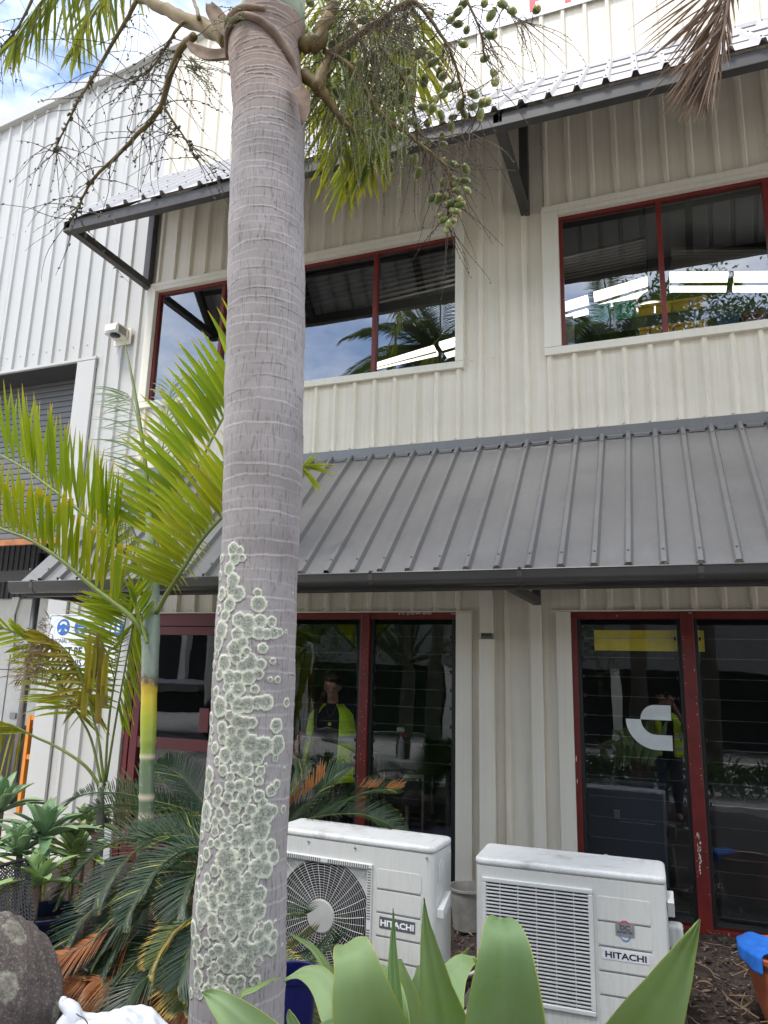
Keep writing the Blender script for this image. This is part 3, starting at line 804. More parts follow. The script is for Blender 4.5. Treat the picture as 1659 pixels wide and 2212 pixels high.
# ---- roller shutter with its slats, bottom rail
sh = MB().box(-12, -5.66, .36, .39, 2.93, 3.0).build('roller_door', M['rail'], BLD, bevel=.006, label='grey slatted roller door half raised on an orange bottom rail')
s0 = None; z = 3.0
while z < 4.82:
    if s0 is None:
        b = MB(); pr = [(.372, 0), (.358, .004), (.3565, .02), (.3565, .045), (.358, .062), (.372, .0675)]
        for i in range(len(pr) - 1): b.quad((-12, pr[i][0], z + pr[i][1]), (-5.66, pr[i][0], z + pr[i][1]), (-5.66, pr[i + 1][0], z + pr[i + 1][1]), (-12, pr[i + 1][0], z + pr[i + 1][1]))
        s0 = b.build('slat', M['slat'], sh)
    else: inst(s0, (0, 0, z - 3.0), sh)
    z += .068
# ---- rooms behind
def room(x0, x1, y0, y1, z0, z1, mats, nm):
    MB().quad((x0, y0, z0), (x1, y0, z0), (x1, y1, z0), (x0, y1, z0)).build(nm + '_floor', mats[0], BLD)
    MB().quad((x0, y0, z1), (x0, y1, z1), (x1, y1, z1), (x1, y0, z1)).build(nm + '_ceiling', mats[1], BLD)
    MB().quad((x0, y1, z0), (x1, y1, z0), (x1, y1, z1), (x0, y1, z1)).build(nm + '_wall', mats[2], BLD)
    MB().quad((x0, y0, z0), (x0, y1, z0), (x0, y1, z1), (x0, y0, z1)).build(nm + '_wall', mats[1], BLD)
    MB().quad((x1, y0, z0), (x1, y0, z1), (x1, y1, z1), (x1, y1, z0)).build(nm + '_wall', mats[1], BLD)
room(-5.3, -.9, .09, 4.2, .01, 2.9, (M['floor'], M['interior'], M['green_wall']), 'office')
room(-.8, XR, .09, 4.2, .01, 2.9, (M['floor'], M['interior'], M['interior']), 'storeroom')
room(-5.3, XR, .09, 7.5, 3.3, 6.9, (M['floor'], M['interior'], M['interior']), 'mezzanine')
MB().quad((-26, .5, .012), (-5.35, .5, .012), (-5.35, 9.5, .012), (-26, 9.5, .012)).build('bay_floor', M['concrete'], BLD)
# ribbed rear wall of the vehicle bay
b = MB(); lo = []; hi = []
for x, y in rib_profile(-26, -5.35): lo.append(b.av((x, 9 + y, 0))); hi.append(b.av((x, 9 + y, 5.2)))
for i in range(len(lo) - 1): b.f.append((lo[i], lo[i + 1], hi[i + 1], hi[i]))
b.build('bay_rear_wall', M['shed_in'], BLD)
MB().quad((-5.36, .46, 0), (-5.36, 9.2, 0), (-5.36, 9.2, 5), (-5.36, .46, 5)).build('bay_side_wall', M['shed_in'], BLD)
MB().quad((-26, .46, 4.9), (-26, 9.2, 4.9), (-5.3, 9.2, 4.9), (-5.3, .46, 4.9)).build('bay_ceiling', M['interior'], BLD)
MB().box(-12, -5.37, 1.0, 1.06, 2.62, 2.75).build('bay_beam', M['beam'], BLD)
# building shell (sides and rear, so that it is a closed volume)
MB().quad((-26, 9.6, 0), (XR, 9.6, 0), (XR, 9.6, 8), (-26, 9.6, 8)).build('rear_wall', M['wall_left'], BLD)
MB().quad((XR, -.0, 0), (XR, 9.6, 0), (XR, 9.6, 9.4), (XR, -.0, 9.6)).build('side_wall', M['wall_left'], BLD)
MB().quad((-14, .1, 7.35), (XR, .1, 9.6), (XR, 9.6, 9.0), (-14, 9.6, 7)).build('roof', M['roof_top'], BLD)

# ---- vehicle body in the bay
def truck_bay():
    T = thing('box_truck', (-8, 1.5, 0), 'off white box truck body parked inside the open vehicle bay', 'truck')
    Y = 1.6
    x1 = at(112, 1450, Y).x + .35; z1 = at(60, 1292, Y).z; z0 = at(60, 1612, Y).z
    MB().box(x1 - 3.2, x1, Y, Y + 2.2, z0, z1).build('body', M['truck'], T, bevel=.02)
    for px in (-70, 18, 88):
        X = at(px, 1450, Y).x; MB().box(X - .008, X + .008, Y - .004, Y + .001, z0 + .02, z1 - .02).build('panel_seam', M['groove'], T)
    MB().box(x1 - 3.1, x1 - .02, Y - .003, Y + .001, (z0 + z1) / 2 - .006, (z0 + z1) / 2 + .006).build('panel_seam', M['groove'], T)
    for px, py in ((52, 1474), (28, 1546)):
        p = at(px, py, Y - .01); MB().box(p.x - .05, p.x + .05, Y - .02, Y - .004, p.z - .035, p.z + .035).build('latch', M['steel'], T, bevel=.005)
    p0, p1 = at(2, 1380, Y - .03), at(42, 1290, Y - .03)
    MB().prism([p0, p1 - V((.12, 0, 0)), p1, at(30, 1330, Y - .03), p0 + V((.25, 0, -.25))], V((0, .02, 0))).build('side_gusset', M['truck'], T)
    MB().box(x1 - 3.2, x1 - .1, Y + .1, Y + 2.0, .45, z0 - .02).build('chassis', M['black'], T)
    for dx in (.7, 2.3):
        MB().lathe([(.42, 0), (.45, .04), (.45, .22), (.42, .26)], n=28, capt=True).build('wheel', M['black'], T, local=True).matrix_local = Matrix.Translation(V((x1 - dx + 8, .15, .45))) @ Matrix.Rotation(pi / 2, 4, 'X')
    return T
truck_bay()
Y = 1.3
p0, p1 = at(79, 1290, Y), at(58, 1655, Y)
MB().tube([V((p0.x, Y, p1.z - .3)), V((p0.x, Y, 3.0))], .045, 14).build('bay_pole', M['steel'], smooth=True, label='brushed grey steel pole standing just inside the vehicle bay opening', cat='pole')
fr = thing('orange_stand', (at(80, 1600, 1.0).x, 1.0, 0), 'orange steel stand on the bay floor behind the wall corner', 'stand')
p = at(66, 1545, 1.0); q = at(66, 1640, 1.0)
for dx in (-.02, .38):
    MB().box(p.x + dx, p.x + dx + .045, .98, 1.025, 0.012, p.z).build('leg', M['orange'], fr)
for z in (p.z - .05, q.z): MB().box(p.x + .03, p.x + .375, .985, 1.02, z, z + .05).build('crossbar', M['orange'], fr)
MB().box(p.x + .03, p.x + .9, 1.03, 1.5, q.z + .06, p.z - .06).build('tool_bin', M['black'], fr)
#==INTERIORS==
# ================================================================== SIGNS AND FITTINGS ON THE WALL
def rounded(x0, x1, z0, z1, r, y, n=4):
    P = []
    for cx, cz, a0 in ((x1 - r, z1 - r, 0), (x0 + r, z1 - r, 90), (x0 + r, z0 + r, 180), (x1 - r, z0 + r, 270)):
        for i in range(n + 1):
            a = radians(a0 + 90 * i / n); P.append(V((cx + r * cos(a), y, cz + r * sin(a))))
    return P
def disc(x, z, y, r, n=28, d=.0012):
    return [V((x + r * cos(2 * pi * i / n), y, z + r * sin(2 * pi * i / n))) for i in range(n)]
S = thing('safety_sign', (-5.15, -.03, 1.55), 'white safety sign with blue picture discs on the wall left of the red door', 'sign')
sx0, sx1, sz0, sz1 = -5.60, -4.74, 1.545, 2.135
MB().prism(rounded(sx0, sx1, sz0, sz1, .012, -.044), V((0, .003, 0))).build('board', M['sign_white'], S)
fr = rounded(sx0 + .012, sx1 - .012, sz0 + .012, sz1 - .012, .02, -.0455)
MB().tube(fr + [fr[0]], .0022, 4, cap=False).build('border_line', M['ink'], S)
bx = [at(136.7, 1359, -.044), at(174.4, 1360, -.044), at(212, 1361, -.044), at(250, 1362, -.044)]
for k, p in enumerate(bx):
    x, z = p.x, 2.012; r = .079
    MB().prism(disc(x, z, -.0445, r), V((0, -.0015, 0))).build('blue_disc', M['blue_ink'], S)
    b = MB(); y = -.0470; e = V((0, -.001, 0))
    if k == 0:   # head with earmuffs: band and two shoulders
        b.prism([V((x - .045, y, z + .03)), V((x - .03, y, z + .05)), V((x, y, z + .056)), V((x + .03, y, z + .05)), V((x + .045, y, z + .03)), V((x + .04, y, z + .018)), V((x, y, z + .035)), V((x - .04, y, z + .018))], e)
        for s in (-1, 1): b.prism([V((x + s * .052, y, z - .03)), V((x + s * .02, y, z - .012)), V((x + s * .03, y, z - .045)), V((x + s * .05, y, z - .05))], e)
    elif k == 1: # face with goggles
        b.prism([V((x - .036, y, z + .02)), V((x - .03, y, z + .048)), V((x, y, z + .056)), V((x + .03, y, z + .048)), V((x + .036, y, z + .02)), V((x + .026, y, z + .028)), V((x, y, z + .034)), V((x - .026, y, z + .028))], e)
        b.prism([V((x - .034, y, z - .002)), V((x + .034, y, z - .002)), V((x + .028, y, z - .04)), V((x, y, z - .055)), V((x - .028, y, z - .04))], e)
    elif k == 2: # vest
        b.prism([V((x - .04, y, z + .03)), V((x - .016, y, z + .045)), V((x, y, z + .02)), V((x + .016, y, z + .045)), V((x + .04, y, z + .03)), V((x + .03, y, z - .05)), V((x - .03, y, z - .05))], e)
    else:        # boots
        for s in (-1, 1):
            b.prism([V((x + s * .03 - .014, y, z + .045)), V((x + s * .03 + .014, y, z + .045)), V((x + s * .03 + .014, y, z - .01)), V((x + s * .03 + .02, y, z - .045)), V((x + s * .03 - .022, y, z - .045))], e)
    b.build('pictogram', M['white'], S)
def wall_text(s, x, z, size, mat, parent, y, bold=.0, sx=1., nm='lettering', align='CENTER', ext=.0006):
    return text_mesh(nm, s, size, mat, parent, Matrix.Translation(V((x, y, z)) - LOC[parent.name]) @ FACE, ext, bold, align, sx)
sc = (sx0 + sx1) / 2
wall_text('PERSONAL PROTECTIVE EQUIPMENT', sc, 1.862, .058, M['ink'], S, -.0455, 0, .86)
wall_text('MUST BE WORN', sc, 1.755, .098, M['ink'], S, -.0455, .003, .95)
wall_text('IN THIS AREA', sc, 1.650, .088, M['ink'], S, -.0455, .001, .95)

TS = thing('company_sign', (0, -.03, 7.485), 'large white sign with red capital letters high on the wall above the upper awning', 'sign')
MB().box(-2.2, 3.0, -.036, -.028, 7.485, 8.9).build('board', M['sign_white'], TS)
pl = at(1141, 26, -.037)
for ch, px, py in (('P', 1141, 26), ('F', 1217, 6)):
    q = at(px, py, -.037)
    wall_text(ch, q.x, q.z, .36, M['red_ink'], TS, -.0375, .012, .9, align='LEFT')

# floodlight / sensor box above the small palm
SB = thing('siren_box', (-5.2, -.03, 5.0), 'cream boxed siren with slotted sides high on the ribbed wall beside the roller door', 'siren')
c = at(247, 722, -.15); x0, x1, z0, z1 = c.x - .085, c.x + .085, c.z - .05, c.z + .095
MB().prism([V((x0, -.04, z0 + .03)), V((x0, -.20, z0 + .05)), V((x0, -.21, z1)), V((x0, -.04, z1))], V((x1 - x0, 0, 0))).build('housing', M['trim'], SB, bevel=.01)
MB().box(x0 + .015, x1 - .015, -.215, -.2105, z0 + .065, z1 - .02).build('front_panel', M['white'], SB, bevel=.004)
for s, X in ((-1, x0 - .002), (1, x1 + .002)):
    for k in range(9):
        MB().box(X - .0015, X + .0015, -.19, -.08, z0 + .045 + k * .0095, z0 + .049 + k * .0095).build('vent_slot', M['groove'], SB)
MB().lathe([(.055, 0), (.05, -.012), (.03, -.02), (.0, -.022)], ((x0 + x1) / 2 + .01, -.15, z0 + .038), 24, capb=False).build('dark_lens', M['bluepot'], SB, smooth=True)
MB().box(x0 - .01, x1 + .03, -.039, -.028, z0 - .02, z1 + .01).build('back_plate', M['trim'], SB)

# white stylised decal stuck on the louvres
def arc(cx, cz, r, a0, a1, n=14): return [(cx + r * cos(radians(a0 + (a1 - a0) * i / n)), cz + r * sin(radians(a0 + (a1 - a0) * i / n))) for i in range(n + 1)]
dx0, dx1, dz0, dz1 = -.272, .028, 1.190, 1.492
def DP(pts, y=.0195): return [V((x, y, z)) for x, z in pts]
D = thing('window_decal', (-.12, .019, 1.19), 'frosted white two piece curved logo stuck on the window right of the downpipe', 'decal')
h = (dz1 - dz0) / 3
up = arc(dx0 + .10 + h * .98, dz1 - h, h, 180, 90) + [(dx1, dz1), (dx1, dz1 - h)]
MB().prism(DP(up), V((0, -.0015, 0))).build('upper_piece', M['decal'], D)
R1, R2 = 2 * h, h
outer = [(dx0, dz1 - h)] + arc(dx0 + R1, dz0 + R1, R1, 180, 270) + [(dx1, dz0), (dx1, dz0 + h)] + list(reversed(arc(dx0 + h + .10, dz0 + h + .10, .10, 180, 270))) + [(dx0 + h, dz1 - h)]
MB().prism(DP(outer), V((0, -.0015, 0))).build('lower_piece', M['decal'], D)

# ================================================================== BEHIND THE GLASS
q0, q1 = at(1283, 1361, .08), at(1523, 1408, .08)
MB().box(q0.x, q1.x, .075, .085, q1.z, q0.z).build('yellow_banner', M['yellow'], label='long yellow banner hung behind the glass at the top of the right window', cat='banner')
CB_ = thing('filing_cabinet', (-.3, .5, 0), 'dark navy cabinet with a small handle standing behind the right hand window', 'cabinet')
MB().box(-.72, -.045, .36, .95, .02, .90).build('body', M['navy'], CB_, bevel=.02)
MB().box(-.74, -.03, .345, .97, .902, .935).build('top', M['navy'], CB_, bevel=.008)
MB().box(-.40, -.36, .345, .359, .66, .72).build('handle', M['steel'], CB_, bevel=.004)
MB().box(-.36, -.12, .352, .3595, .64, .645).build('drawer_line', M['steel'], CB_)
MB().box(.28, .95, .5, 1.1, .02, .95).build('desk_unit', M['interior'], bevel=.02, label='dim grey desk unit standing behind the rightmost window pane', cat='desk')
# table, spray bottle, chair, basket
TB = thing('table', (-1.8, 1.4, 0), 'olive topped meeting table inside the room beside the person in a vest', 'table')
zt = .88
poly = [atz(867, 1649, zt), atz(872, 1673, zt), atz(916, 1674, zt), atz(984, 1648, zt), atz(1040, 1610, zt), atz(940, 1601, zt), atz(856, 1606, zt), atz(798, 1617, zt)]
MB().prism([p - V((0, 0, .025)) for p in poly], V((0, 0, .025))).build('tabletop', M['tabletop'], TB)
for p in (poly[1], poly[3], poly[5], poly[7]):
    c = sum(poly, V()) / 8; q = p.lerp(c, .2)
    MB().tube([V((q.x, q.y, .012)), V((q.x, q.y, zt - .026))], .02, 8).build('leg', M['steel'], TB)
SBt = thing('spray_bottle', (0, 0, 0), 'white trigger spray bottle standing on the olive table behind the louvres', 'bottle')
bp = atz(866, 1640, zt + .001); SBt.location = bp; LOC[SBt.name] = V(bp)
k = .33 / .30
MB().lathe([(.034, 0), (.036, .01), (.036, .13), (.03, .16), (.014, .19), (.012, .20)], bp, 18).build('bottle_body', M['plate_white'], SBt, smooth=True)
MB().lathe([(.014, .2), (.014, .235)], bp, 12).build('neck_ring', M['red_ink'], SBt)
MB().box(bp.x - .045, bp.x + .03, bp.y - .012, bp.y + .012, bp.z + .24, bp.z + .285).build('trigger_head', M['white'], SBt, bevel=.01)
MB().beam(bp + V((.02, 0, .25)), bp + V((.045, 0, .19)), .01, .008).build('trigger', M['red_ink'], SBt)
CH = thing('office_chair', (-2.05, .55, 0), 'black tubular chair with its back to the louvres in front of the table', 'chair')
MB().box(-2.22, -1.86, .42, .80, .44, .48).build('seat', M['blackcloth'], CH, bevel=.015)
MB().box(-2.20, -1.90, .32, .35, .62, .90).build('backrest', M['blackcloth'], CH, bevel=.015)
for x, y in ((-2.21, .37), (-1.88, .37), (-2.21, .78), (-1.88, .78)):
    MB().tube([V((x, y, .012)), V((x, y, .85 if y < .5 else .44))], .012, 8).build('leg', M['steel'], CH)
# lower shelving seen through the bottom of the left louvres
MB().box(-2.2, -1.55, .25, .7, .05, .42).build('blue_crate', simple('blue_grey_crate', (.20, .24, .38), .4), bevel=.01, label='pale blue crate on the floor behind the middle louvre window', cat='crate')
# upper room: shelf with parts bins
SH = thing('bin_shelf', (0, 1, 3.4), 'long dark steel shelf of parts bins behind the upper right window', 'shelf')
Y = .40
s0, s1 = at(1200, 705, Y), at(1659, 662, Y)
zs = at(1300, 696, Y).z
MB().box(-.42, XR, Y, Y + .45, zs - .11, zs - .001).build('shelf_board', M['beam'], SH)
zs2 = zs - .55
MB().box(-.42, XR, Y, Y + .45, zs2 - .06, zs2 - .001).build('shelf_board', M['beam'], SH)
for x in (-.42, 1.6, 3.3): MB().box(x, x + .05, Y + .2, Y + .25, 3.31, zs).build('upright', M['beam'], SH)
def bin_(x0, x1, z0, z1, mat, colr, n, grp, lab):
    t = thing('parts_bin', ((x0 + x1) / 2, Y + .1, z0), lab, 'bin', grp)
    b = MB(); ins = (x1 - x0) * .06
    P = [V((x0 + ins, Y - .02, z0)), V((x1 - ins, Y - .02, z0)), V((x1 - ins, Y + .3, z0)), V((x0 + ins, Y + .3, z0))]
    Q = [V((x0, Y - .05, z1)), V((x1, Y - .05, z1)), V((x1, Y + .33, z1)), V((x0, Y + .33, z1))]
    for i in range(4): b.quad(P[i], P[(i + 1) % 4], Q[(i + 1) % 4], Q[i])
    b.quad(*P)
    o = b.build('bin_body', mat, t)
    m = o.modifiers.new('t', 'SOLIDIFY'); m.thickness = .004
    MB().box(x0 - .006, x1 + .006, Y - .062, Y - .046, z1 - .02, z1 + .004).build('rim', mat, t, bevel=.004)
    return t
ordn = ['leftmost', 'second from left', 'third from left', 'fourth from left', 'fifth from left', 'sixth from left', 'rightmost']
g0 = [(1205, 1262), (1268, 1318)]
for i, (a, c) in enumerate(((1175 + 325 * .2917 - 46 + 5, 0),)): pass
for i, (a, c, yt, yb) in enumerate(((1271, 1321, 672, 696), (1325, 1375, 667, 690))):
    p, q = at(a, yt, Y), at(c, yb, Y); bin_(p.x, q.x, zs, zs + .135, M['bin_green'], 'green', i, 'bins on the upper shelf board', ('left' if i == 0 else 'right') + ' green parts bin on top of the shelf in the upper right window')
for i, (a, c) in enumerate(((1379, 1414), (1417, 1452), (1454, 1490), (1492, 1528))):
    p, q = at(a, 680, Y), at(c, 680, Y); bin_(p.x, q.x, zs, zs + .075, M['bin_yellow'], 'yellow', i, 'bins on the upper shelf board', ordn[i] + ' of the four shallow yellow bins on top of the shelf')
for i in range(6):
    p, q = at(1380 + i * 25, 700, Y), at(1402 + i * 25, 700, Y); bin_(p.x, q.x, zs2 + .26, zs2 + .42, M['bin_yellow'], 'yellow', i, 'bins below the shelf board', ordn[i] + ' of the six yellow bins hanging just below the shelf board')
for i, mt, cn in ((0, 'bin_blue', 'dark blue'), (1, 'bin_red', 'dark red'), (2, 'bin_blue', 'dark blue')):
    p, q = at(1545 + i * 60, 690, Y), at(1595 + i * 60, 690, Y); bin_(p.x, q.x, zs2 + .26, zs2 + .42, M[mt], cn, i, 'bins below the shelf board', cn + ' bin below the shelf board ' + ('next to the yellow bins', 'near the right picture edge', 'beyond the red one')[i])
EB = thing('switch_box', (-.5, .4, 4), 'pale metal switch box with black cable at the left edge of the upper right window', 'switch box')
p, q = at(1214, 685, .25), at(1240, 745, .25)
MB().box(p.x, q.x, .25, .33, q.z - .05, p.z).build('box', M['truck'], EB, bevel=.006)
cpt = [at(1216, 713, .24), at(1222, 718, .23), at(1221, 732, .23), at(1214, 742, .24)]
MB().tube(bez(cpt, 10), .006, 6).build('cable', M['black'], EB)
# ceiling lights: pairs of lit diffusers
def clight(c4, lab, z=6.1):
    """c4: picture corners TL, TR, BR, BL of the whole fitting"""
    tl, tr, br, bl = [atz(*c, z) for c in c4]
    t = thing('ceiling_light', (tl + br) / 2, lab, 'ceiling light', 'twin tube lights under the upper ceiling')
    for a, c, mt, nm in ((.0, .40, 'lamp', 'diffuser'), (.41, .60, 'lampgrey', 'housing'), (.61, 1., 'lamp', 'diffuser')):
        P = [tl.lerp(bl, a), tr.lerp(br, a), tr.lerp(br, c), tl.lerp(bl, c)]
        MB().prism(P, V((0, 0, .05))).build(nm, M[mt], t)
def cr(x, y): return (1175 + x * .2917, 518.4 + y * .2917)
clight([cr(932, 265), cr(1366, 262), cr(1348, 388), cr(932, 388)], 'level twin tube light in the pane right of the red mullion')
clight([cr(1414, 262), cr(1850, 258), cr(1840, 388), cr(1398, 388)], 'twin tube light cut by the right edge of the upper right window')
clight([cr(367, 413), cr(767, 297), cr(771, 410), cr(384, 530)], 'sloping twin tube light above the green bins')
clight([cr(110, 498), cr(324, 434), cr(346, 545), cr(110, 610)], 'short sloping twin tube light at the left corner of the upper right window')
def z5(x, y): return (553 + x / 3, 737.3 + y / 3)
clight([z5(770, 160), z5(1150, 45), z5(1180, 95), z5(770, 185)], 'long sloping tube light low in the third pane of the middle upper window')
clight([z5(1185, 25), z5(1420, -45), z5(1440, 55), z5(1240, 110)], 'tube light at the right corner of the middle upper window')
def ceil_rib(a, c, z=6.6):
    p, q = atz(*a, z), atz(*c, z); MB().beam(p, q, .05, .03).build('ceiling_rib', M['gutter'], BLD)
for k in range(8): ceil_rib(cr(140, 130 + 22 * k), cr(760, -10 + 24 * k))
for k in range(7): ceil_rib(cr(945, 75 + 21 * k), cr(1850, 70 + 21 * k))
for k in range(8): ceil_rib((640, 590 + 11 * k), (810, 550 + 11 * k)); ceil_rib((815, 575 + 11 * k), (985, 535 + 11 * k))
lp = atz(1404, 668, 5.6)
HB = thing('high_bay_lamp', lp, 'round ribbed high bay lamp hanging above the yellow bins', 'lamp')
MB().lathe([(.07, .18), (.15, .10), (.20, .0)], lp, 28, capb=False).build('shade', M['steel'], HB, smooth=True)
MB().lathe([(.0, -.02), (.12, .0), (.14, .02)], lp, 24, capb=False).build('bulb', M['lamp'], HB)
MB().tube([lp + V((0, 0, .18)), V((lp.x, lp.y, 6.89))], .01, 6).build('stem', M['steel'], HB)

# ================================================================== PEOPLE
def blob(name, shapes, mat, parent, voxel=.009, smooth=6):
    b = MB()
    for s in shapes:
        if s[0] == 'e': b.ell(s[1], *s[2], nu=16, nv=10, axis=s[3] if len(s) > 3 else None)
        else:
            pts = [V(p) for p in s[1]]; b.tube(pts, s[2], 12)
            for p, r in zip(pts, s[2]): b.ell(p, r, r, r, 12, 8)
    o = b.build(name, mat, parent, local=True, smooth=True)
    m = o.modifiers.new('r', 'REMESH'); m.mode = 'VOXEL'; m.voxel_size = voxel; m.use_smooth_shade = True
    m = o.modifiers.new('s', 'SMOOTH'); m.iterations = smooth; m.factor = .5
    return o
def vest(parent, zs, rx, ry, cy, g0, g1, mat, bands, lab='vest', off=.02, trimw=True, th=.004):
    """open garment: surface round the torso from front edge to front edge"""
    def grid(z0, z1, o, a0, a1, nz=14, na=40):
        b = MB(); n = nz
        for j in range(nz + 1):
            z = z0 + (z1 - z0) * j / nz; t = (z - zs[0]) / (zs[1] - zs[0])
            X, Yy = np.interp(t, [0, .35, .7, .9, 1], rx), np.interp(t, [0, .35, .7, .9, 1], ry)
            ga = np.interp(t, [0, .5, 1], a0), np.interp(t, [0, .5, 1], a1)
            for i in range(na + 1):
                a = radians(-90 + ga[0] + (360 - ga[0] - ga[1]) * i / na)
                w = .006 * sin(i * 1.3 + j * .4) * (1 - t)
                b.av(((X + off + o + w) * cos(a), cy + (Yy + off + o + w) * sin(a), z))
        for j in range(nz):
            for i in range(na):
                k = j * (na + 1) + i; b.f.append((k, k + 1, k + na + 2, k + na + 1))
        return b
    v = grid(zs[0], zs[1], 0, g0, g1).build(lab, mat, parent, local=True, smooth=True)
    m = v.modifiers.new('t', 'SOLIDIFY'); m.thickness = th
    for z0, z1 in bands:
        w = grid(z0, z1, .006, g0, g1, 3).build('reflective_band', M['reflective'], v, local=True, smooth=True)
    return v
def hand(cpt, d, s=1., side=1):
    """palm and five bent fingers as tubes"""
    c = V(cpt); d = V(d).normalized(); w = d.cross(V((.1, 1, .05))).normalized(); out = [('t', [c, c + d * .05 * s], [.021 * s, .026 * s])]
    n = w.cross(d)
    for i, L in enumerate((.062, .074, .07, .055)):
        b0 = c + d * .06 * s + w * (.03 - .02 * i) * s
        out.append(('t', [b0, b0 + (d * .9 + n * .2) * L * .5 * s, b0 + (d * .6 + n * .75) * L * s], [.0088 * s, .0082 * s, .0068 * s]))
    b0 = c + d * .01 * s + w * .03 * s * side
    out.append(('t', [b0, b0 + (d * .5 + w * side * .8) * .035 * s, b0 + (d * .9 + w * side * .5 + n * .3) * .06 * s], [.011 * s, .010 * s, .0078 * s]))
    return out
def head(c, tilt, s=1.):
    """c: centre of head; tilt: forward nod angle"""
    R = Matrix.Rotation(tilt, 3, 'X'); c = V(c); f = lambda p: c + R @ (V(p) * s)
    ax = R @ V((0, 0, 1))
    L = [('e', f((0, 0, .02)), (.072 * s, .090 * s, .105 * s), ax), ('e', f((0, -.022, -.055)), (.052 * s, .055 * s, .06 * s), ax),
         ('e', f((0, -.05, -.095)), (.026 * s, .024 * s, .022 * s)), ('t', [f((0, -.088, .018)), f((0, -.103, -.022))], [.009 * s, .0125 * s]),
         ('e', f((0, -.080, -.058)), (.024 * s, .010 * s, .006 * s)), ('e', f((0, -.078, -.068)), (.021 * s, .010 * s, .007 * s)),
         ('e', f((-.034, -.074, .036)), (.022 * s, .012 * s, .007 * s)), ('e', f((.034, -.074, .036)), (.022 * s, .012 * s, .007 * s)),
         ('e', f((-.075, .0, -.01)), (.008 * s, .018 * s, .03 * s)), ('e', f((.075, .0, -.01)), (.008 * s, .018 * s, .03 * s))]
    return L, f
def woman():
    P_ = at(712, 1700, .42); o = (P_.x, .42, .01)
    W_ = thing('person', o, 'person with dark tied hair in a yellow hi vis vest looking down behind the louvres', 'person', rotz=radians(17))
    H, f = head((0, -.045, 1.525), radians(24), .96)
    hl, hr = hand((-.30, -.20, .98), (.2, -.7, -.6), .95, 1), hand((.27, -.26, 1.0), (-.3, -.7, -.6), .95, -1)
    blob('body', H + [('t', [(0, .015, 1.35), (0, -.01, 1.45)], [.055, .048]),
        ('e', (0, .01, 1.22), (.145, .095, .18)), ('e', (0, .01, .95), (.14, .1, .16)), ('t', [(-.15, .01, 1.33), (.15, .01, 1.33)], [.05, .05]),
        ('t', [(-.175, .01, 1.315), (-.25, .02, 1.12), (-.31, -.18, 1.00)], [.043, .037, .024]),
        ('t', [(.175, .01, 1.315), (.25, .0, 1.12), (.28, -.22, 1.02)], [.043, .037, .024]),
        ('t', [(-.085, .01, .86), (-.09, .0, .48), (-.09, .03, .09)], [.085, .055, .035]), ('t', [(.085, .01, .86), (.09, .0, .48), (.09, .03, .09)], [.085, .055, .035]),
        ('t', [(-.09, .04, .05), (-.1, -.14, .035)], [.036, .03]), ('t', [(.09, .04, .05), (.1, -.14, .035)], [.036, .03])] + hl + hr, M['skin'], W_, .0075)
    blob('hair', [('e', f((0, .022, .045)), (.082, .090, .095)), ('e', f((0, -.02, .085)), (.066, .066, .042)), ('t', [f((-.03, .07, .02)), (-.085, .02, 1.43), (-.125, -.09, 1.33), (-.125, -.118, 1.20), (-.11, -.12, 1.12)], [.035, .028, .026, .02, .008])], M['hair'], W_, .008)
    b = MB()
    for s in (-1, 1):
        b.ell(f((.030 * s, -.088, .020)), .011, .005, .004, 8, 5)
    b.build('eyelid', M['hair'], W_, local=True)
    MB().tube([f((-.02, -.094, -.063)), f((0, -.097, -.061)), f((.02, -.094, -.063))], .0035, 6).build('lips', simple('lips', (.42, .13, .11), .4), W_, local=True)
    blob('shirt', [('e', (0, .01, 1.20), (.165, .115, .205)), ('e', (0, .01, 1.0), (.16, .118, .16)), ('t', [(-.16, .01, 1.32), (.16, .01, 1.32)], [.062, .062]),
        ('t', [(-.175, .01, 1.32), (-.235, .02, 1.16)], [.062, .058]), ('t', [(.175, .01, 1.32), (.235, .01, 1.16)], [.062, .058])], M['blackcloth'], W_, .01)
    blob('trousers', [('e', (0, .01, .90), (.165, .125, .13)), ('t', [(-.088, .01, .86), (-.09, .0, .48), (-.09, .03, .12)], [.10, .072, .058]), ('t', [(.088, .01, .86), (.09, .0, .48), (.09, .03, .12)], [.10, .072, .058])], M['blackcloth'], W_, .011)
    vest(W_, (.74, 1.375), [.24, .225, .205, .185, .085], [.16, .155, .14, .115, .06], .01, [12, 20, 22], [62, 48, 26], M['hivis'], [(.85, .90), (1.06, 1.115)])
    MB().tube(bez([(-.05, -.10, 1.36), (0, -.135, 1.27), (.05, -.10, 1.36)], 10), .0015, 4).build('necklace', M['steel'], W_, local=True)
    MB().box(-.014, .012, -.15, -.142, 1.20, 1.225).build('badge', M['yellow'], W_, local=True)
woman()
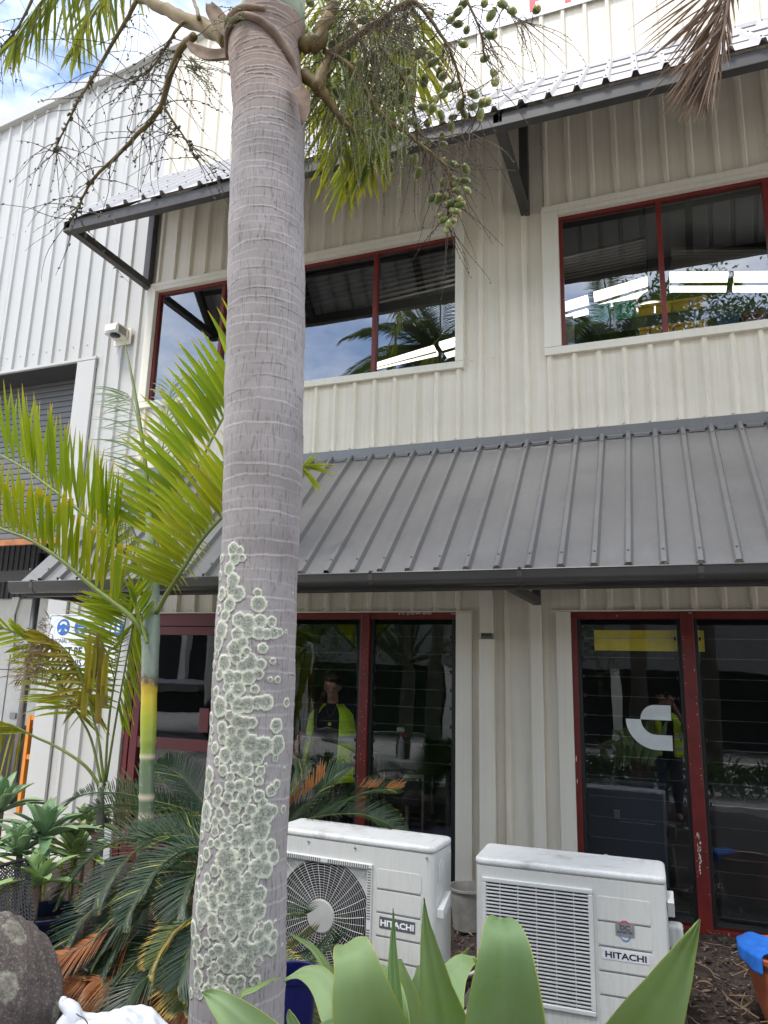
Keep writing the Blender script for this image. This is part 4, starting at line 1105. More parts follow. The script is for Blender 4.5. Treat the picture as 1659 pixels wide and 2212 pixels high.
def photographer():
    W_ = thing('person', (.0, -6.02, .02), 'person in cap and yellow hi vis vest photographing, mirrored in the right window', 'person')
    W_.rotation_euler = (0, 0, pi)
    H, f = head((0, -.02, 1.60), radians(4))
    hl, hr = hand((-.07, -.36, 1.60), (.3, -.5, .8), 1., 1), hand((.07, -.36, 1.60), (-.3, -.5, .8), 1., -1)
    blob('body', H + [('t', [(0, .015, 1.42), (0, .0, 1.52)], [.062, .056]), ('e', (0, .01, 1.28), (.17, .11, .2)), ('e', (0, .01, .98), (.16, .11, .18)), ('t', [(-.17, .01, 1.40), (.17, .01, 1.40)], [.06, .06]),
        ('t', [(-.2, .01, 1.385), (-.28, -.14, 1.22), (-.09, -.33, 1.55)], [.05, .043, .028]), ('t', [(.2, .01, 1.385), (.28, -.14, 1.22), (.09, -.33, 1.55)], [.05, .043, .028]),
        ('t', [(-.095, .01, .9), (-.1, .0, .5), (-.1, .03, .09)], [.09, .06, .04]), ('t', [(.095, .01, .9), (.1, .0, .5), (.1, .03, .09)], [.09, .06, .04]),
        ('t', [(-.1, .04, .05), (-.12, -.16, .035)], [.04, .034]), ('t', [(.1, .04, .05), (.12, -.16, .035)], [.04, .034])] + hl + hr, M['skin'], W_, .009)
    blob('cap', [('e', f((0, .01, .06)), (.085, .1, .075)), ('e', f((0, -.10, .055)), (.055, .07, .009))], simple('beige_cap', (.35, .28, .18), .8), W_, .008)
    blob('shirt', [('e', (0, .01, 1.26), (.19, .13, .22)), ('e', (0, .01, 1.02), (.18, .13, .18)), ('t', [(-.18, .01, 1.40), (.18, .01, 1.40)], [.07, .07]), ('t', [(-.2, .01, 1.39), (-.265, -.11, 1.25)], [.07, .062]), ('t', [(.2, .01, 1.39), (.265, -.11, 1.25)], [.07, .062])], M['blackcloth'], W_, .011)
    blob('trousers', [('e', (0, .01, .93), (.185, .135, .14)), ('t', [(-.098, .01, .9), (-.1, .0, .5), (-.1, .03, .12)], [.11, .08, .062]), ('t', [(.098, .01, .9), (.1, .0, .5), (.1, .03, .12)], [.11, .08, .062])], M['navy'], W_, .012)
    vest(W_, (.84, 1.45), [.24, .235, .23, .2, .09], [.17, .165, .155, .125, .065], .01, [18, 22, 22], [18, 22, 22], M['hivis'], [(.93, .98), (1.12, 1.17)])
    MB().box(-.075, .075, -.40, -.392, 1.64, 1.72).build('phone', M['black'], W_, local=True, bevel=.003)
photographer()

# ================================================================== AIR CONDITIONERS
def rrect(x0, x1, y0, y1, r, n=6, only=None):
    P = []
    for cx, cy, a0 in ((x1 - r, y1 - r, 0), (x0 + r, y1 - r, 90), (x0 + r, y0 + r, 180), (x1 - r, y0 + r, 270)):
        for i in range(n + 1):
            a = radians(a0 + 90 * i / n); P.append((cx + r * cos(a), cy + r * sin(a)))
    return P
def ac_shell(T, Wd, Dp, z0, z1, g, lidh=.035, r=.04):
    gx0, gx1, gz0, gz1 = g
    b = MB()
    b.prism([V((x, y, z0)) for x, y in rrect(0, Wd, .0602, Dp, r * .6)], V((0, 0, z1 - z0 - lidh)))
    zt = z1 - lidh
    # front skin around the grille opening, rounded at both ends
    def arcs(side):
        P = []
        for i in range(9):
            a = radians(90 * i / 8)
            P.append((Wd - r + r * sin(a), r - r * cos(a)) if side else (r - r * sin(a), r - r * cos(a)))
        return P
    b.prism([V((x, y, z0)) for x, y in [(gx1, .06), (gx1, 0)] + arcs(1) + [(Wd, .06)]], V((0, 0, zt - z0)))
    b.prism([V((x, y, z0)) for x, y in [(gx0, .06), (gx0, 0)] + arcs(0) + [(0, .06)]], V((0, 0, zt - z0)))
    b.box(gx0, gx1, 0, .06, z0, gz0); b.box(gx0, gx1, 0, .06, gz1, zt)
    b.build('casing', M['ac'], T, local=True, smooth='auto')
    l = MB(); l.prism([V((x, y, zt + .001)) for x, y in rrect(-.004, Wd + .004, -.004, Dp + .004, r, 8)], V((0, 0, lidh)))
    l.build('lid', M['lid'], T, local=True, bevel=.014, bseg=4, smooth='auto')
    l = MB(); l.prism([V((x, y, z1 + .0012)) for x, y in rrect(.05, Wd - .05, .04, Dp - .04, r * .7)], V((0, 0, .0015)))
    l.build('lid_panel', M['lid'], T, local=True, bevel=.001)
    MB().box(gx0, gx1, .0585, .0595, gz0, gz1).build('cavity', M['cavity'], T, local=True)
def grooves(T, x0, x1, zs, y=0.):
    """pressed fields on the service panel: thin raised lips over a dark seam"""
    for a, c in zip(zs, zs[1:]):
        zt, zb = a, c + .010
        P = rounded(x0, x1, zb, zt, .014, y - .0001, 5)
        MB().prism([V((p.x, p.y, p.z)) for p in P], V((0, -.0028, 0))).build('pressed_field', M['ac'], T, local=True, bevel=.0016)
        MB().box(x0 + .004, x1 - .004, y - .0012, y + .001, c + .0015, c + .0065).build('seam', M['groove'], T, local=True)
def fan(T, cx, cz, R, y=.045):
    b = MB()
    for k in range(3):
        a0 = 2 * pi * k / 3 + .4; rows = []
        for i in range(7):
            r = .06 + (R - .07) * i / 6; aw = .75 - .02 * i
            rows.append([b.av((cx + r * cos(a0 + aw * s + .08 * i), y - .012 * s + .004, cz + r * sin(a0 + aw * s + .08 * i))) for s in (-.6, -.2, .2, .6)])
        for p, q in zip(rows, rows[1:]):
            for i in range(3): b.f.append((p[i], p[i + 1], q[i + 1], q[i]))
    b.build('fan_blade', M['fan'], T, local=True, smooth=True, kind='stuff')
def ac1():
    th = radians(-4)
    T = thing('air_conditioner', (-2.0507, -1.7761, 0), 'weathered white outdoor air conditioner with round fan grille beside the palm trunk', 'air conditioner', 'outdoor air conditioners in the garden bed', rotz=th)
    Wd, Dp, z0, z1 = .93, .285, .05, .832
    g = (.035, .600, .145, .712)
    ac_shell(T, Wd, Dp, z0, z1, g)
    gx0, gx1, gz0, gz1 = g
    cx, cz, R = .315, .432, .262
    # square frame with slotted edge
    f = MB()
    for a in ((gx0 - .004, gx1 + .004, gz1 - .024, gz1 + .004), (gx0 - .004, gx1 + .004, gz0 - .004, gz0 + .024), (gx0 - .004, gx0 + .024, gz0 + .0245, gz1 - .0245), (gx1 - .024, gx1 + .004, gz0 + .0245, gz1 - .0245)):
        MB().box(a[0], a[1], -.014, .02, a[2], a[3]).build('grille_frame', M['ac_grille'], T, local=True, bevel=.006, bseg=3)
    s = MB()
    n = 44
    for i in range(n):
        if i in (0, n - 1) or abs(i - n // 2) < 2: continue
        u = gx0 + (gx1 - gx0) * (i + .5) / n; w = gz0 + (gz1 - gz0) * (i + .5) / n
        s.box(u - .003, u + .003, -.0152, -.013, gz1 - .019, gz1 - .001); s.box(gx1 - .019, gx1 - .001, -.0152, -.013, w - .003, w + .003)
        s.box(u - .003, u + .003, -.0152, -.013, gz0 + .001, gz0 + .019)
    s.build('frame_slots', M['groove'], T, local=True, kind='stuff')
    # concentric wires, clipped to the square opening
    b = MB(); r = .082; inx0, inx1, inz0, inz1 = gx0 + .02, gx1 - .02, gz0 + .02, gz1 - .02
    while r < .40:
        seg = []; m = 110
        for i in range(m + 1):
            a = 2 * pi * i / m; x, z = cx + r * cos(a), cz + r * sin(a)
            ok = inx0 <= x <= inx1 and inz0 <= z <= inz1
            if ok: seg.append(V((x, -.010 + .012 * min(1, r / .3) ** 3 * .5, z)))
            if (not ok or i == m) and len(seg) > 1: b.tube(seg, .00095, 4); seg = []
            elif not ok: seg = []
        r += .0122
    for k in range(40):
        a = 2 * pi * k / 40 + .05; seg = []
        r0 = .075; 
        for i in range(14):
            rr = r0 + (.40 - r0) * i / 13; aa = a + .12 * (rr - r0) / .3
            x, z = cx + rr * cos(aa), cz + rr * sin(aa)
            if inx0 <= x <= inx1 and inz0 <= z <= inz1: seg.append(V((x, -.012 + .006 * (rr / .3) ** 3, z)))
        if len(seg) > 1: b.tube(seg, .0008 if k % 2 else .0015, 4)
    b.build('wire_grille', M['ac_grille'], T, local=True, kind='stuff')
    d = MB()
    for i in range(26):   # dark opening ring behind, corners lighter
        pass
    MB().lathe([(.0, 0), (.076, 0), (.079, .004), (.079, .012)], (0, 0, 0), 36, capb=False).build('hub_disc', M['truck_grey'], T, local=True, smooth='auto').matrix_local = Matrix.Translation(V((cx, -.0165, cz))) @ Matrix.Rotation(-pi / 2, 4, 'X')
    # corner sheet outside the fan mouth
    c = MB(); m = 48
    for q, (sx_, sz_) in enumerate(((1, 1), (-1, 1), (-1, -1), (1, -1))):
        X = inx1 if sx_ > 0 else inx0; Z = inz1 if sz_ > 0 else inz0
        for i in range(12):
            a0, a1 = radians(q * 90 + i * 7.5), radians(q * 90 + (i + 1) * 7.5)
            def edge(a):
                tx = (X - cx) / cos(a) if abs(cos(a)) > 1e-3 else 9; tz = (Z - cz) / sin(a) if abs(sin(a)) > 1e-3 else 9
                t = min(abs(tx), abs(tz)); return (cx + t * cos(a), cz + t * sin(a))
            e0, e1 = edge(a0), edge(a1); R_ = .272
            if (e0[0] - cx) ** 2 + (e0[1] - cz) ** 2 < R_ * R_ and (e1[0] - cx) ** 2 + (e1[1] - cz) ** 2 < R_ * R_: continue
            c.quad((cx + R_ * cos(a0), .02, cz + R_ * sin(a0)), (e0[0], .02, e0[1]), (e1[0], .02, e1[1]), (cx + R_ * cos(a1), .02, cz + R_ * sin(a1)))
    c.build('fan_shroud', M['ac'], T, local=True, kind='stuff')
    fan(T, cx, cz, R)
    grooves(T, .625, .872, [.700, .600, .492, .384, .279, .178, .08])
    MB().box(.648, .842, -.0052, -.0032, .427, .480).build('badge', M['plate_grey'], T, local=True, bevel=.001)
    text_mesh('lettering', 'HITACHI', .0385, M['white'], T, Matrix.Translation(V((.745, -.0054, .4395))) @ FACE, .0004, .0012, 'CENTER', 1.22)
    for x in (.22, .50, .9): MB().ell((x, -.006, z1 - .05), .006, .004, .006).build('casing_screw', M['steel'], T, local=True)
    MB().box(Wd - .001, Wd + .004, .04, .26, .12, .77).build('side_panel', M['ac'], T, local=True, bevel=.002)
    MB().prism([V((Wd + .004, .06, .66)), V((Wd + .004, .14, .66)), V((Wd + .004, .14, .74)), V((Wd + .004, .10, .77)), V((Wd + .004, .06, .74))], V((.006, 0, 0))).build('lift_handle', M['ac_grille'], T, local=True, bevel=.003)
    MB().prism([V((Wd + .004, .05, .54)), V((Wd + .004, .16, .60)), V((Wd + .004, .16, .54)), V((Wd + .004, .05, .50))], V((.035, 0, 0))).build('lift_handle', M['ac_grille'], T, local=True, bevel=.002)
    MB().prism([V((Wd + .004, .14, .06)), V((Wd + .004, .275, .06)), V((Wd + .004, .275, .24)), V((Wd + .004, .14, .20))], V((.07, 0, 0))).build('pipe_cover', M['ac'], T, local=True, bevel=.015, bseg=3)
    for x in (.12, .76): MB().box(x, x + .06, -.01, Dp + .02, -.02, .049).build('foot', M['ac_grille'], T, local=True, bevel=.004)
    return T
def ac2():
    a, c = atz(1026, 1868, .745), atz(1438, 1915, .745)
    th = atan2(c.y - a.y, c.x - a.x)
    T = thing('air_conditioner', (a.x, a.y, 0), 'weathered white outdoor air conditioner with slatted square grille under the right window', 'air conditioner', 'outdoor air conditioners in the garden bed', rotz=th)
    print('AC2 rot', math.degrees(th), 'W', (c - a).length, a)
    Wd, Dp, z0, z1 = (c - a).length - .0, .33, .09, .782
    n_ = V((-sin(th), cos(th), 0)); d_ = V((cos(th), sin(th), 0))
    def loc(px, py):
        r = ray(px, py); t = (a - CAM).dot(n_) / r.dot(n_); p = CAM + r * t; return (p - a).dot(d_), p.z
    gx0, _ = loc(1042, 2000); gx1, gz1 = loc(1280, 1928); _, gz0 = loc(1283, 2195); gz1b = loc(1042, 1885)[1]; gz1 = (gz1 + gz1b) / 2
    print('grille', gx0, gx1, gz0, gz1, [loc(*q) for q in ((1290, 1934), (1410, 1960), (1301, 2048), (1408, 2080), (1328, 1993), (1372, 2030))])
    ac_shell(T, Wd, Dp, z0, z1, (gx0 + .02, gx1 - .02, gz0 + .02, gz1 - .02))
    for q in ((gx0, gx1, gz1 - .022, gz1), (gx0, gx1, gz0, gz0 + .022), (gx0, gx0 + .022, gz0 + .0225, gz1 - .0225), (gx1 - .022, gx1, gz0 + .0225, gz1 - .0225)):
        MB().box(q[0], q[1], -.014, .002, q[2], q[3]).build('grille_frame', M['ac_grille'], T, local=True, bevel=.005, bseg=3)
    n = 30; h = (gz1 - gz0 - .05) / n; s0 = None
    for i in range(n):
        z = gz0 + .025 + h * (i + .5)
        if s0 is None: s0 = MB().box(gx0 + .02, gx1 - .02, -.011, .003, z - .0036, z + .0036).build('grille_bar', M['ac_grille'], T, local=True, bevel=.0015)
        else: inst(s0, (0, 0, h * i), T)
    for i in range(1, 6):
        x = gx0 + (gx1 - gx0) * i / 6; MB().box(x - .0018, x + .0018, -.0085, .006, gz0 + .02, gz1 - .02).build('grille_stay', M['ac_grille'], T, local=True)
    fan(T, (gx0 + gx1) / 2, (gz0 + gz1) / 2, .22)
    px0, px1 = loc(1290, 2000)[0], loc(1408, 2010)[0]
    zz = [loc(1290, 1934)[1], loc(1293, 1990)[1], loc(1294, 2044)[1], loc(1296, 2098)[1], loc(1298, 2150)[1]]
    zz.append(z0 + .01)
    grooves(T, px0, px1, zz)
    lx, lz = loc(1304, 2066); lx1, lz1 = loc(1408, 2079)
    w = px1 - px0
    zl = (loc(1302, 2048)[1] + loc(1302, 2068)[1]) / 2
    MB().box(px0 + .018, px1 - .014, -.0052, -.0032, zl - .0225, zl + .0205).build('badge', M['plate_white'], T, local=True)
    text_mesh('lettering', 'HITACHI', .036, M['ink'], T, Matrix.Translation(V(((px0 + px1) / 2 + .002, -.0054, zl - .0135))) @ FACE, .0004, .0010, 'CENTER', (w - .05) / .139 * .95)
    cxx, czz = loc(1350, 2010)
    MB().box(cxx - .042, cxx + .042, -.0048, -.0032, czz - .026, czz + .034).build('badge', M['plate_silver'], T, local=True)
    for a0, a1, mt in ((20, 160, 'red_ink'), (200, 340, 'blue_ink')):
        pts = [V((cxx + .027 * cos(radians(a0 + (a1 - a0) * i / 12)), -.0052, czz + .042 * sin(radians(a0 + (a1 - a0) * i / 12)))) for i in range(13)]
        MB().tube(pts, [.0007 + .0016 * sin(pi * i / 12) for i in range(13)], 5).build('badge_arc', M[mt], T, local=True)
    text_mesh('lettering', 'DC', .027, M['plate_grey'], T, Matrix.Translation(V((cxx, -.0050, czz + .003))) @ FACE, .0004, .0014, 'CENTER', 1.15)
    text_mesh('lettering', 'INVERTER', .0155, M['plate_grey'], T, Matrix.Translation(V((cxx, -.0050, czz - .013))) @ FACE, .0004, .0007, 'CENTER', 1.0)
    MB().box(Wd - .001, Wd + .004, .05, .30, .12, .74).build('side_panel', M['ac'], T, local=True, bevel=.002)
    MB().prism([V((Wd + .004, .03, .67)), V((Wd + .004, .12, .70)), V((Wd + .004, .12, .62)), V((Wd + .004, .06, .60))], V((.03, 0, 0))).build('lift_handle', M['ac_grille'], T, local=True, bevel=.003)
    MB().prism([V((Wd + .004, .06, .02)), V((Wd + .004, .30, .02)), V((Wd + .004, .30, .36)), V((Wd + .004, .10, .34)), V((Wd + .004, .06, .30))], V((.045, 0, 0))).build('pipe_cover', M['ac'], T, local=True, bevel=.015, bseg=3)
    for x in (.10, .68): MB().box(x, x + .06, -.01, Dp + .02, .0, .089).build('foot', M['ac_grille'], T, local=True, bevel=.004)
    # isolator switch on a conduit at the back right corner
    I = thing('isolator_switch', at(1462, 2020, -1.45), 'grey isolator switch box on a conduit behind the right air conditioner', 'switch')
    p = at(1460, 2022, -1.45)
    MB().box(p.x - .035, p.x + .035, p.y - .03, p.y + .05, p.z - .055, p.z + .055).build('switch_box', M['ac'], I, bevel=.018, bseg=3)
    MB().lathe([(.028, 0), (.028, .02), (.022, .03)], (0, 0, 0), 18, capt=True).build('knob', M['ac_grille'], I).matrix_local = Matrix.Translation(p - LOC[I.name] + V((.035, 0, 0))) @ Matrix.Rotation(pi / 2, 4, 'Y')
    MB().tube([p - V((0, 0, .05)), p - V((0, 0, .15)), V((p.x + .02, p.y + .1, .05))], .013, 10).build('conduit', M['steel'], I)
    return T
ac1(); ac2()
def tubes(pts, r, mat, lab): MB().tube(bez(pts, 24), r, 8).build('pipe', M[mat], smooth=True, label=lab, cat='pipe', group='pipes behind the air conditioners')
tubes([V((-1.02, -1.62, .16)), V((-.97, -1.55, .14)), V((-.95, -1.3, .09)), V((-1.0, -.8, .09)), V((-1.05, -.2, .12)), V((-1.08, -.05, .3))], .012, 'hose', 'black insulated pipe running from the left air conditioner to the wall')
tubes([V((-1.0, -1.60, .20)), V((-.94, -1.56, .22)), V((-.93, -1.5, .12)), V((-.95, -1.2, .08))], .008, 'plate_white', 'thin white pipe bent down beside the left air conditioner')

# bucket, slab
bk = atz(1012, 2000, .06); bk.y += .0
BK = thing('bucket', (bk.x, bk.y, .05), 'dirty pale grey plastic bucket with wire handle between the two air conditioners', 'bucket')
MB().lathe([(.0, .004), (.095, .004), (.10, .0), (.125, .235), (.135, .237), (.135, .25), (.122, .25), (.095, .02), (.0, .015)], (bk.x, bk.y, .05), 32, capb=False).build('bucket_body', M['bucket'], BK, smooth='auto')
MB().tube([V((bk.x - .134 * cos(a), bk.y - .10 * sin(a), .27 - .12 * sin(a))) for a in [pi * i / 16 for i in range(17)]], .003, 6).build('handle', M['steel'], BK)
p = [atz(*q, .13) for q in ((968, 2048), (1040, 1985), (1043, 2052))]
MB().box(-1.06, -.86, -1.72, -1.30, .02, .05).build('plinth_slab', M['truck'], bevel=.005, label='pale slab lying on the soil between the two air conditioners', cat='slab')
# terracotta pot and towel
tp = atz(1672, 2172, .05); tp = V((tp.x + .02, tp.y, .05))
def pot(nm, c, r, h, mat, lab, cat='pot', soil=True, rim=.03):
    t = thing(nm, c, lab, cat)
    MB().lathe([(r * .62, 0), (r * .80, h * .35), (r * .95, h * .8), (r * .97, h - rim), (r * 1.04, h - rim * .9), (r * 1.06, h - .004), (r * 1.02, h), (r * .93, h - .004), (r * .88, h * .7)], c, 44).build('pot_wall', mat, t, smooth='auto')
    MB().lathe([(0, h * .78), (r * .9, h * .78)], c, 28, capb=False).build('potting_soil', M['soil'], t)
    return t
tl, tb = at(1604, 2050, -1.15), at(1640, 2165, -1.15)
pc = V((tl.x + .225, -1.15, .04)); pot('plant_pot', pc, .225, tl.z - .04 + .02, M['terracotta'], 'large round terracotta pot at the right edge with a blue towel over its rim')
b = MB(); zz = tl.z + .03; nx, ny = 18, 16; r0 = .225
for j in range(ny + 1):
    for i in range(nx + 1):
        a = radians(135 + 95 * i / nx); t = j / ny
        if t < .4: rr = r0 * (.4 + 1.62 * t) ; z = zz + .004 * sin(i * 1.1) + .012 * (1 - t / .4) * sin(i * .5)
        else: rr = r0 * 1.06 + .005 * sin(i * 1.2 + 1) ; z = zz - (t - .4) * .10 * (1 + .3 * sin(i * .33 + 2)); rr += .005
        b.av((pc.x + rr * cos(a), pc.y + rr * sin(a), z + .004))
for j in range(ny):
    for i in range(nx): k = j * (nx + 1) + i; b.f.append((k, k + 1, k + nx + 2, k + nx + 1))
o = b.build('towel', M['cloth'], smooth=True, label='crumpled blue towel hanging over the terracotta pot rim', cat='towel'); m = o.modifiers.new('t', 'SOLIDIFY'); m.thickness = .006

# ================================================================== MAIN PALM TRUNK
TR = [(2400, 411, 608, -3.50), (2212, 413, 612, -3.5), (2000, 420, 618, -3.5), (1800, 440, 622, -3.5), (1600, 455, 632, -3.5), (1400, 468, 640, -3.5), (1200, 482, 645, -3.5), (1000, 487, 655, -3.5), (800, 492, 657, -3.5), (600, 497, 658, -3.5), (400, 503, 655, -3.5), (250, 509, 655, -3.5), (190, 508, 652, -3.5), (150, 502, 650, -3.5), (110, 500, 645, -3.5), (70, 512, 655, -3.5), (30, 523, 658, -3.5), (-40, 528, 656, -3.5)]
tz, tx, tr = [], [], []
for y, xl, xr, Yd in TR:
    a, c = at(xl, y, Yd), at(xr, y, Yd); m = (a + c) / 2
    tz.append(m.z); tx.append(m.x); h_ = m - CAM; tr.append((c - a).length / 2 * 1.03 * abs(h_.y) / sqrt(h_.x ** 2 + h_.y ** 2))
o_ = np.argsort(tz); tz, tx, tr = np.array(tz)[o_], np.array(tx)[o_], np.array(tr)[o_]
tz = np.insert(tz, 0, -.1); tx = np.insert(tx, 0, tx[0] + .01); tr = np.insert(tr, 0, tr[0] * 1.22)
TY = -3.5
def trunk_at(z): return float(np.interp(z, tz, tx)), float(np.interp(z, tz, tr))
z_top = at(580, 62, TY).z
PALM = thing('tall_palm', (trunk_at(0)[0], TY, 0), 'tall grey ringed palm trunk spotted with pale lichen, green fruit hanging from its crown', 'palm tree')
def make_trunk():
    rs = np.random.RandomState(3)
    m, n = 300, 1150
    th = np.linspace(0, 2 * np.pi, m, endpoint=False); zz = np.linspace(-.1, z_top, n)
    TH, Z = np.meshgrid(th, zz)
    X0 = np.interp(Z, tz, tx); R = np.interp(Z, tz, tr)
    # leaf scars: spacing shrinks towards the crown
    ring = np.zeros_like(Z); rb = np.zeros_like(Z); crack = np.zeros_like(Z); disp = np.zeros_like(Z)
    z = .1; k = 0
    lat = {}
    def wob(k): 
        p = rs.rand(6) * 6.28; return lambda t: .006 * np.sin(t + p[0]) + .0022 * np.sin(3 * t + p[1]) + .0012 * np.sin(9 * t + p[2]) + .0006 * np.sin(23 * t + p[3])
    while z < z_top:
        f = z / z_top; sp = .052 * (1 - f) + .030 * f
        if f > .90: sp = .020
        sp *= .75 + .5 * rs.rand()
        w = wob(k); zc = z + w(TH)
        d = Z - zc
        s = rs.rand() * .7 + .3
        gap = .5 + .5 * np.sin(TH * (2 + k % 3) + rs.rand() * 6) * .8 + .3
        ring = np.maximum(ring, np.exp(-(d / .0022) ** 2) * s * np.clip(gap, .15, 1))
        disp += np.where(d > 0, -np.exp(-d / (.010 if f < .85 else .006)), 0) * (.0016 if f < .85 else .0038) * s
        disp += np.exp(-(d / .003) ** 2) * (.0012 if f < .85 else .003) * s
        if f > .62 and rs.rand() < .5 or rs.rand() < .06:
            crack = np.maximum(crack, .7 * np.exp(-((d + .004) / .0017) ** 2) * np.clip(np.sin(TH * 3 + rs.rand() * 6) * 1.5, 0, 1))
        z += sp; k += 1
    rb = np.clip((Z / z_top - .86) / .08, 0, 1) * .9
    # ---- lichen thalli: placed on the bark surface, height and angle
    e = np.full_like(Z, 9.)
    blobs = []
    def surf(px, py):   # nearest bark surface point seen along a picture ray
        r = ray(px, py); best = None
        t = 1.6
        while t < 3.2:
            p = CAM + r * t; x0, rr = trunk_at(p.z)
            dd = sqrt((p.x - x0) ** 2 + (p.y - TY) ** 2) - rr; h = (p.z, atan2(p.y - TY, p.x - x0) % (2 * pi), rr)
            if dd < 0: return h
            if best is None or dd < best[0]: best = (dd, h)
            t += .004
        return best[1] if best[0] < .02 else None
    def crop(x, y): return (403.2 + x * .2343, 1152 + y * .2343)
    iso = [(655, 550, 35), (665, 655, 64), (678, 810, 54), (782, 815, 42), (665, 925, 50), (735, 930, 45), (800, 920, 48), (855, 915, 32), (915, 910, 18), (978, 555, 15), (697, 1062, 42), (787, 1180, 26), (658, 1300, 42), (570, 1330, 58), (765, 1350, 22), (828, 1350, 28), (628, 1440, 36), (730, 1560, 58), (640, 1570, 45), (560, 1580, 62), (480, 1590, 62), (915, 1560, 38), (475, 1745, 62), (540, 1755, 55), (600, 1745, 42), (822, 1775, 55), (835, 1960, 62), (835, 1920, 50), (725, 1960, 60), (590, 1950, 75), (812, 2070, 25), (640, 2070, 60), (725, 2140, 16), (680, 2190, 38), (895, 2170, 15), (560, 2090, 40), (850, 2150, 10),
           (430, 150, 60), (490, 165, 40), (450, 235, 55), (515, 230, 34), (400, 330, 58), (430, 440, 65), (480, 560, 62), (420, 520, 60), (400, 660, 60), (330, 560, 60), (560, 830, 72), (490, 800, 60), (570, 910, 50), (470, 930, 50), (520, 1010, 45), (450, 1070, 70), (560, 1090, 32), (460, 1160, 44), (520, 1230, 48), (590, 1200, 60), (680, 1210, 44), (350, 1200, 70), (400, 1330, 60), (470, 1330, 50), (480, 1440, 58), (600, 1140, 30), (440, 1940, 80), (360, 2050, 60), (470, 2060, 60), (330, 900, 80), (300, 1010, 70)]
    for x, y, r in iso: blobs.append((*crop(x, y), r * .2343 / 600))
    z2 = [(38, 2110 / 1, 0)]
    def zc(x, y): return (553 + x / 3, 1474.7 + y / 3)
    for x, y, r in [(60, 130, 42), (10, 130, 36), (195, 130, 26), (128, 278, 38), (135, 390, 42), (45, 415, 52), (130, 440, 30), (10, 480, 36), (120, 492, 18), (60, 540, 10), (25, 575, 24), (130, 660, 26), (95, 700, 32), (60, 850, 55), (110, 830, 28), (172, 820, 22), (30, 960, 55), (10, 890, 40), (20, 1070, 45), (95, 1060, 36), (115, 1130, 38), (60, 1210, 42), (10, 1200, 50), (15, 1370, 42), (10, 1480, 44), (70, 1590, 36), (110, 1640, 30), (40, 1700, 44), (95, 1720, 34), (30, 1570, 18), (165, 1700, 10), (10, 1800, 22), (118, 1550, 10)]:
        blobs.append((*zc(x, y), r / 3 / 600))
    by = [1175, 1200, 1250, 1290, 1330, 1370, 1420, 1460, 1500, 1530, 1560, 1600, 1640, 1700, 1760, 1800, 1850, 1900, 1950, 2000, 2060, 2100, 2140, 2180]
    bx_ = [520, 525, 510, 518, 515, 520, 530, 540, 530, 540, 525, 535, 560, 565, 580, 575, 578, 560, 550, 572, 560, 545, 500, 440]
    placed = [(bx, by_, r_) for bx, by_, r_ in blobs]
    for _ in range(2600):
        y = 1165 + rs.rand() ** .8 * 990; xr = np.interp(y, by, bx_); xl = np.interp(y, [p[0] for p in reversed(TR)], [p[1] for p in reversed(TR)])
        x = xl - 3 + (xr - xl) * rs.rand() ** .95
        rad_ = (8 + 13 * rs.rand() ** 1.6) / 600
        if any((x - q[0]) ** 2 + (y - q[1]) ** 2 < ((q[2] + rad_) * 600 * .86) ** 2 for q in placed): continue
        placed.append((x, y, rad_)); blobs.append((x, y, rad_))
    for _ in range(26):
        y = 1850 + rs.rand() * 300; blobs.append((450 + rs.rand() * 120, y, (3 + 7 * rs.rand()) / 600))
    dth = 2 * pi / m; dz = zz[1] - zz[0]; hit = 0
    for bx0, by0, br in blobs:
        s = surf(bx0, by0)
        if s is None: continue
        hit += 1
        z0, t0, rr = s; nz_ = int(br * 1.5 / dz) + 2; nt = int(br * 1.5 / rr / dth) + 2
        j0 = int((z0 + .1) / dz); i0 = int(t0 / dth)
        js = np.arange(max(0, j0 - nz_), min(n, j0 + nz_ + 1)); is_ = np.arange(i0 - nt, i0 + nt + 1)
        dzv = (zz[js] - z0)[:, None]; dtv = ((is_ * dth - t0) * rr)[None, :]
        ang = np.arctan2(dzv, dtv); ph = rs.rand(3) * 6.28
        rad = br * (1.04 + .04 * np.sin(5 * ang + ph[0]) + .035 * np.sin(11 * ang + ph[1]) + .03 * np.sin(19 * ang + ph[2]))
        q = np.sqrt(dzv ** 2 + dtv ** 2) / rad
        ii = is_ % m
        sub = e[np.ix_(js, ii)]; e[np.ix_(js, ii)] = np.minimum(sub, q)
    # low plants of lichen on the left flank
    mask = (e < 1.0).astype(float)
    soft = np.clip((1.06 - e) / .12, 0, 1)
    ev = np.clip(e, 0, 1)
    noise = rs.rand(n, m)
    disp += soft * (.0018 + .0016 * ev ** 3 + .0016 * (noise - .5) * (1 - ev))
    RR = R + disp + .0018 * np.sin(Z * 9 + TH) + .0012 * np.sin(Z * 31 + 2 * TH)
    X = X0 + RR * np.cos(TH); Y = TY + RR * np.sin(TH)
    co = np.stack([X, Y, Z], -1).reshape(-1, 3) - np.array(LOC[PALM.name])
    idx = np.arange(m * n).reshape(n, m)
    a = idx[:-1, :]; b = np.roll(idx, -1, 1)[:-1, :]; c = np.roll(idx, -1, 1)[1:, :]; d = idx[1:, :]
    F = np.stack([a, b, c, d], -1).reshape(-1, 4)
    me = bpy.data.meshes.new('trunk')
    me.vertices.add(len(co)); me.vertices.foreach_set('co', co.astype(np.float32).ravel())
    me.loops.add(F.size); me.loops.foreach_set('vertex_index', F.astype(np.int32).ravel())
    me.polygons.add(len(F)); me.polygons.foreach_set('loop_start', np.arange(0, F.size, 4, dtype=np.int32)); me.polygons.foreach_set('loop_total', np.full(len(F), 4, dtype=np.int32))
    me.update(calc_edges=True)
    me.polygons.foreach_set('use_smooth', [True] * len(F))
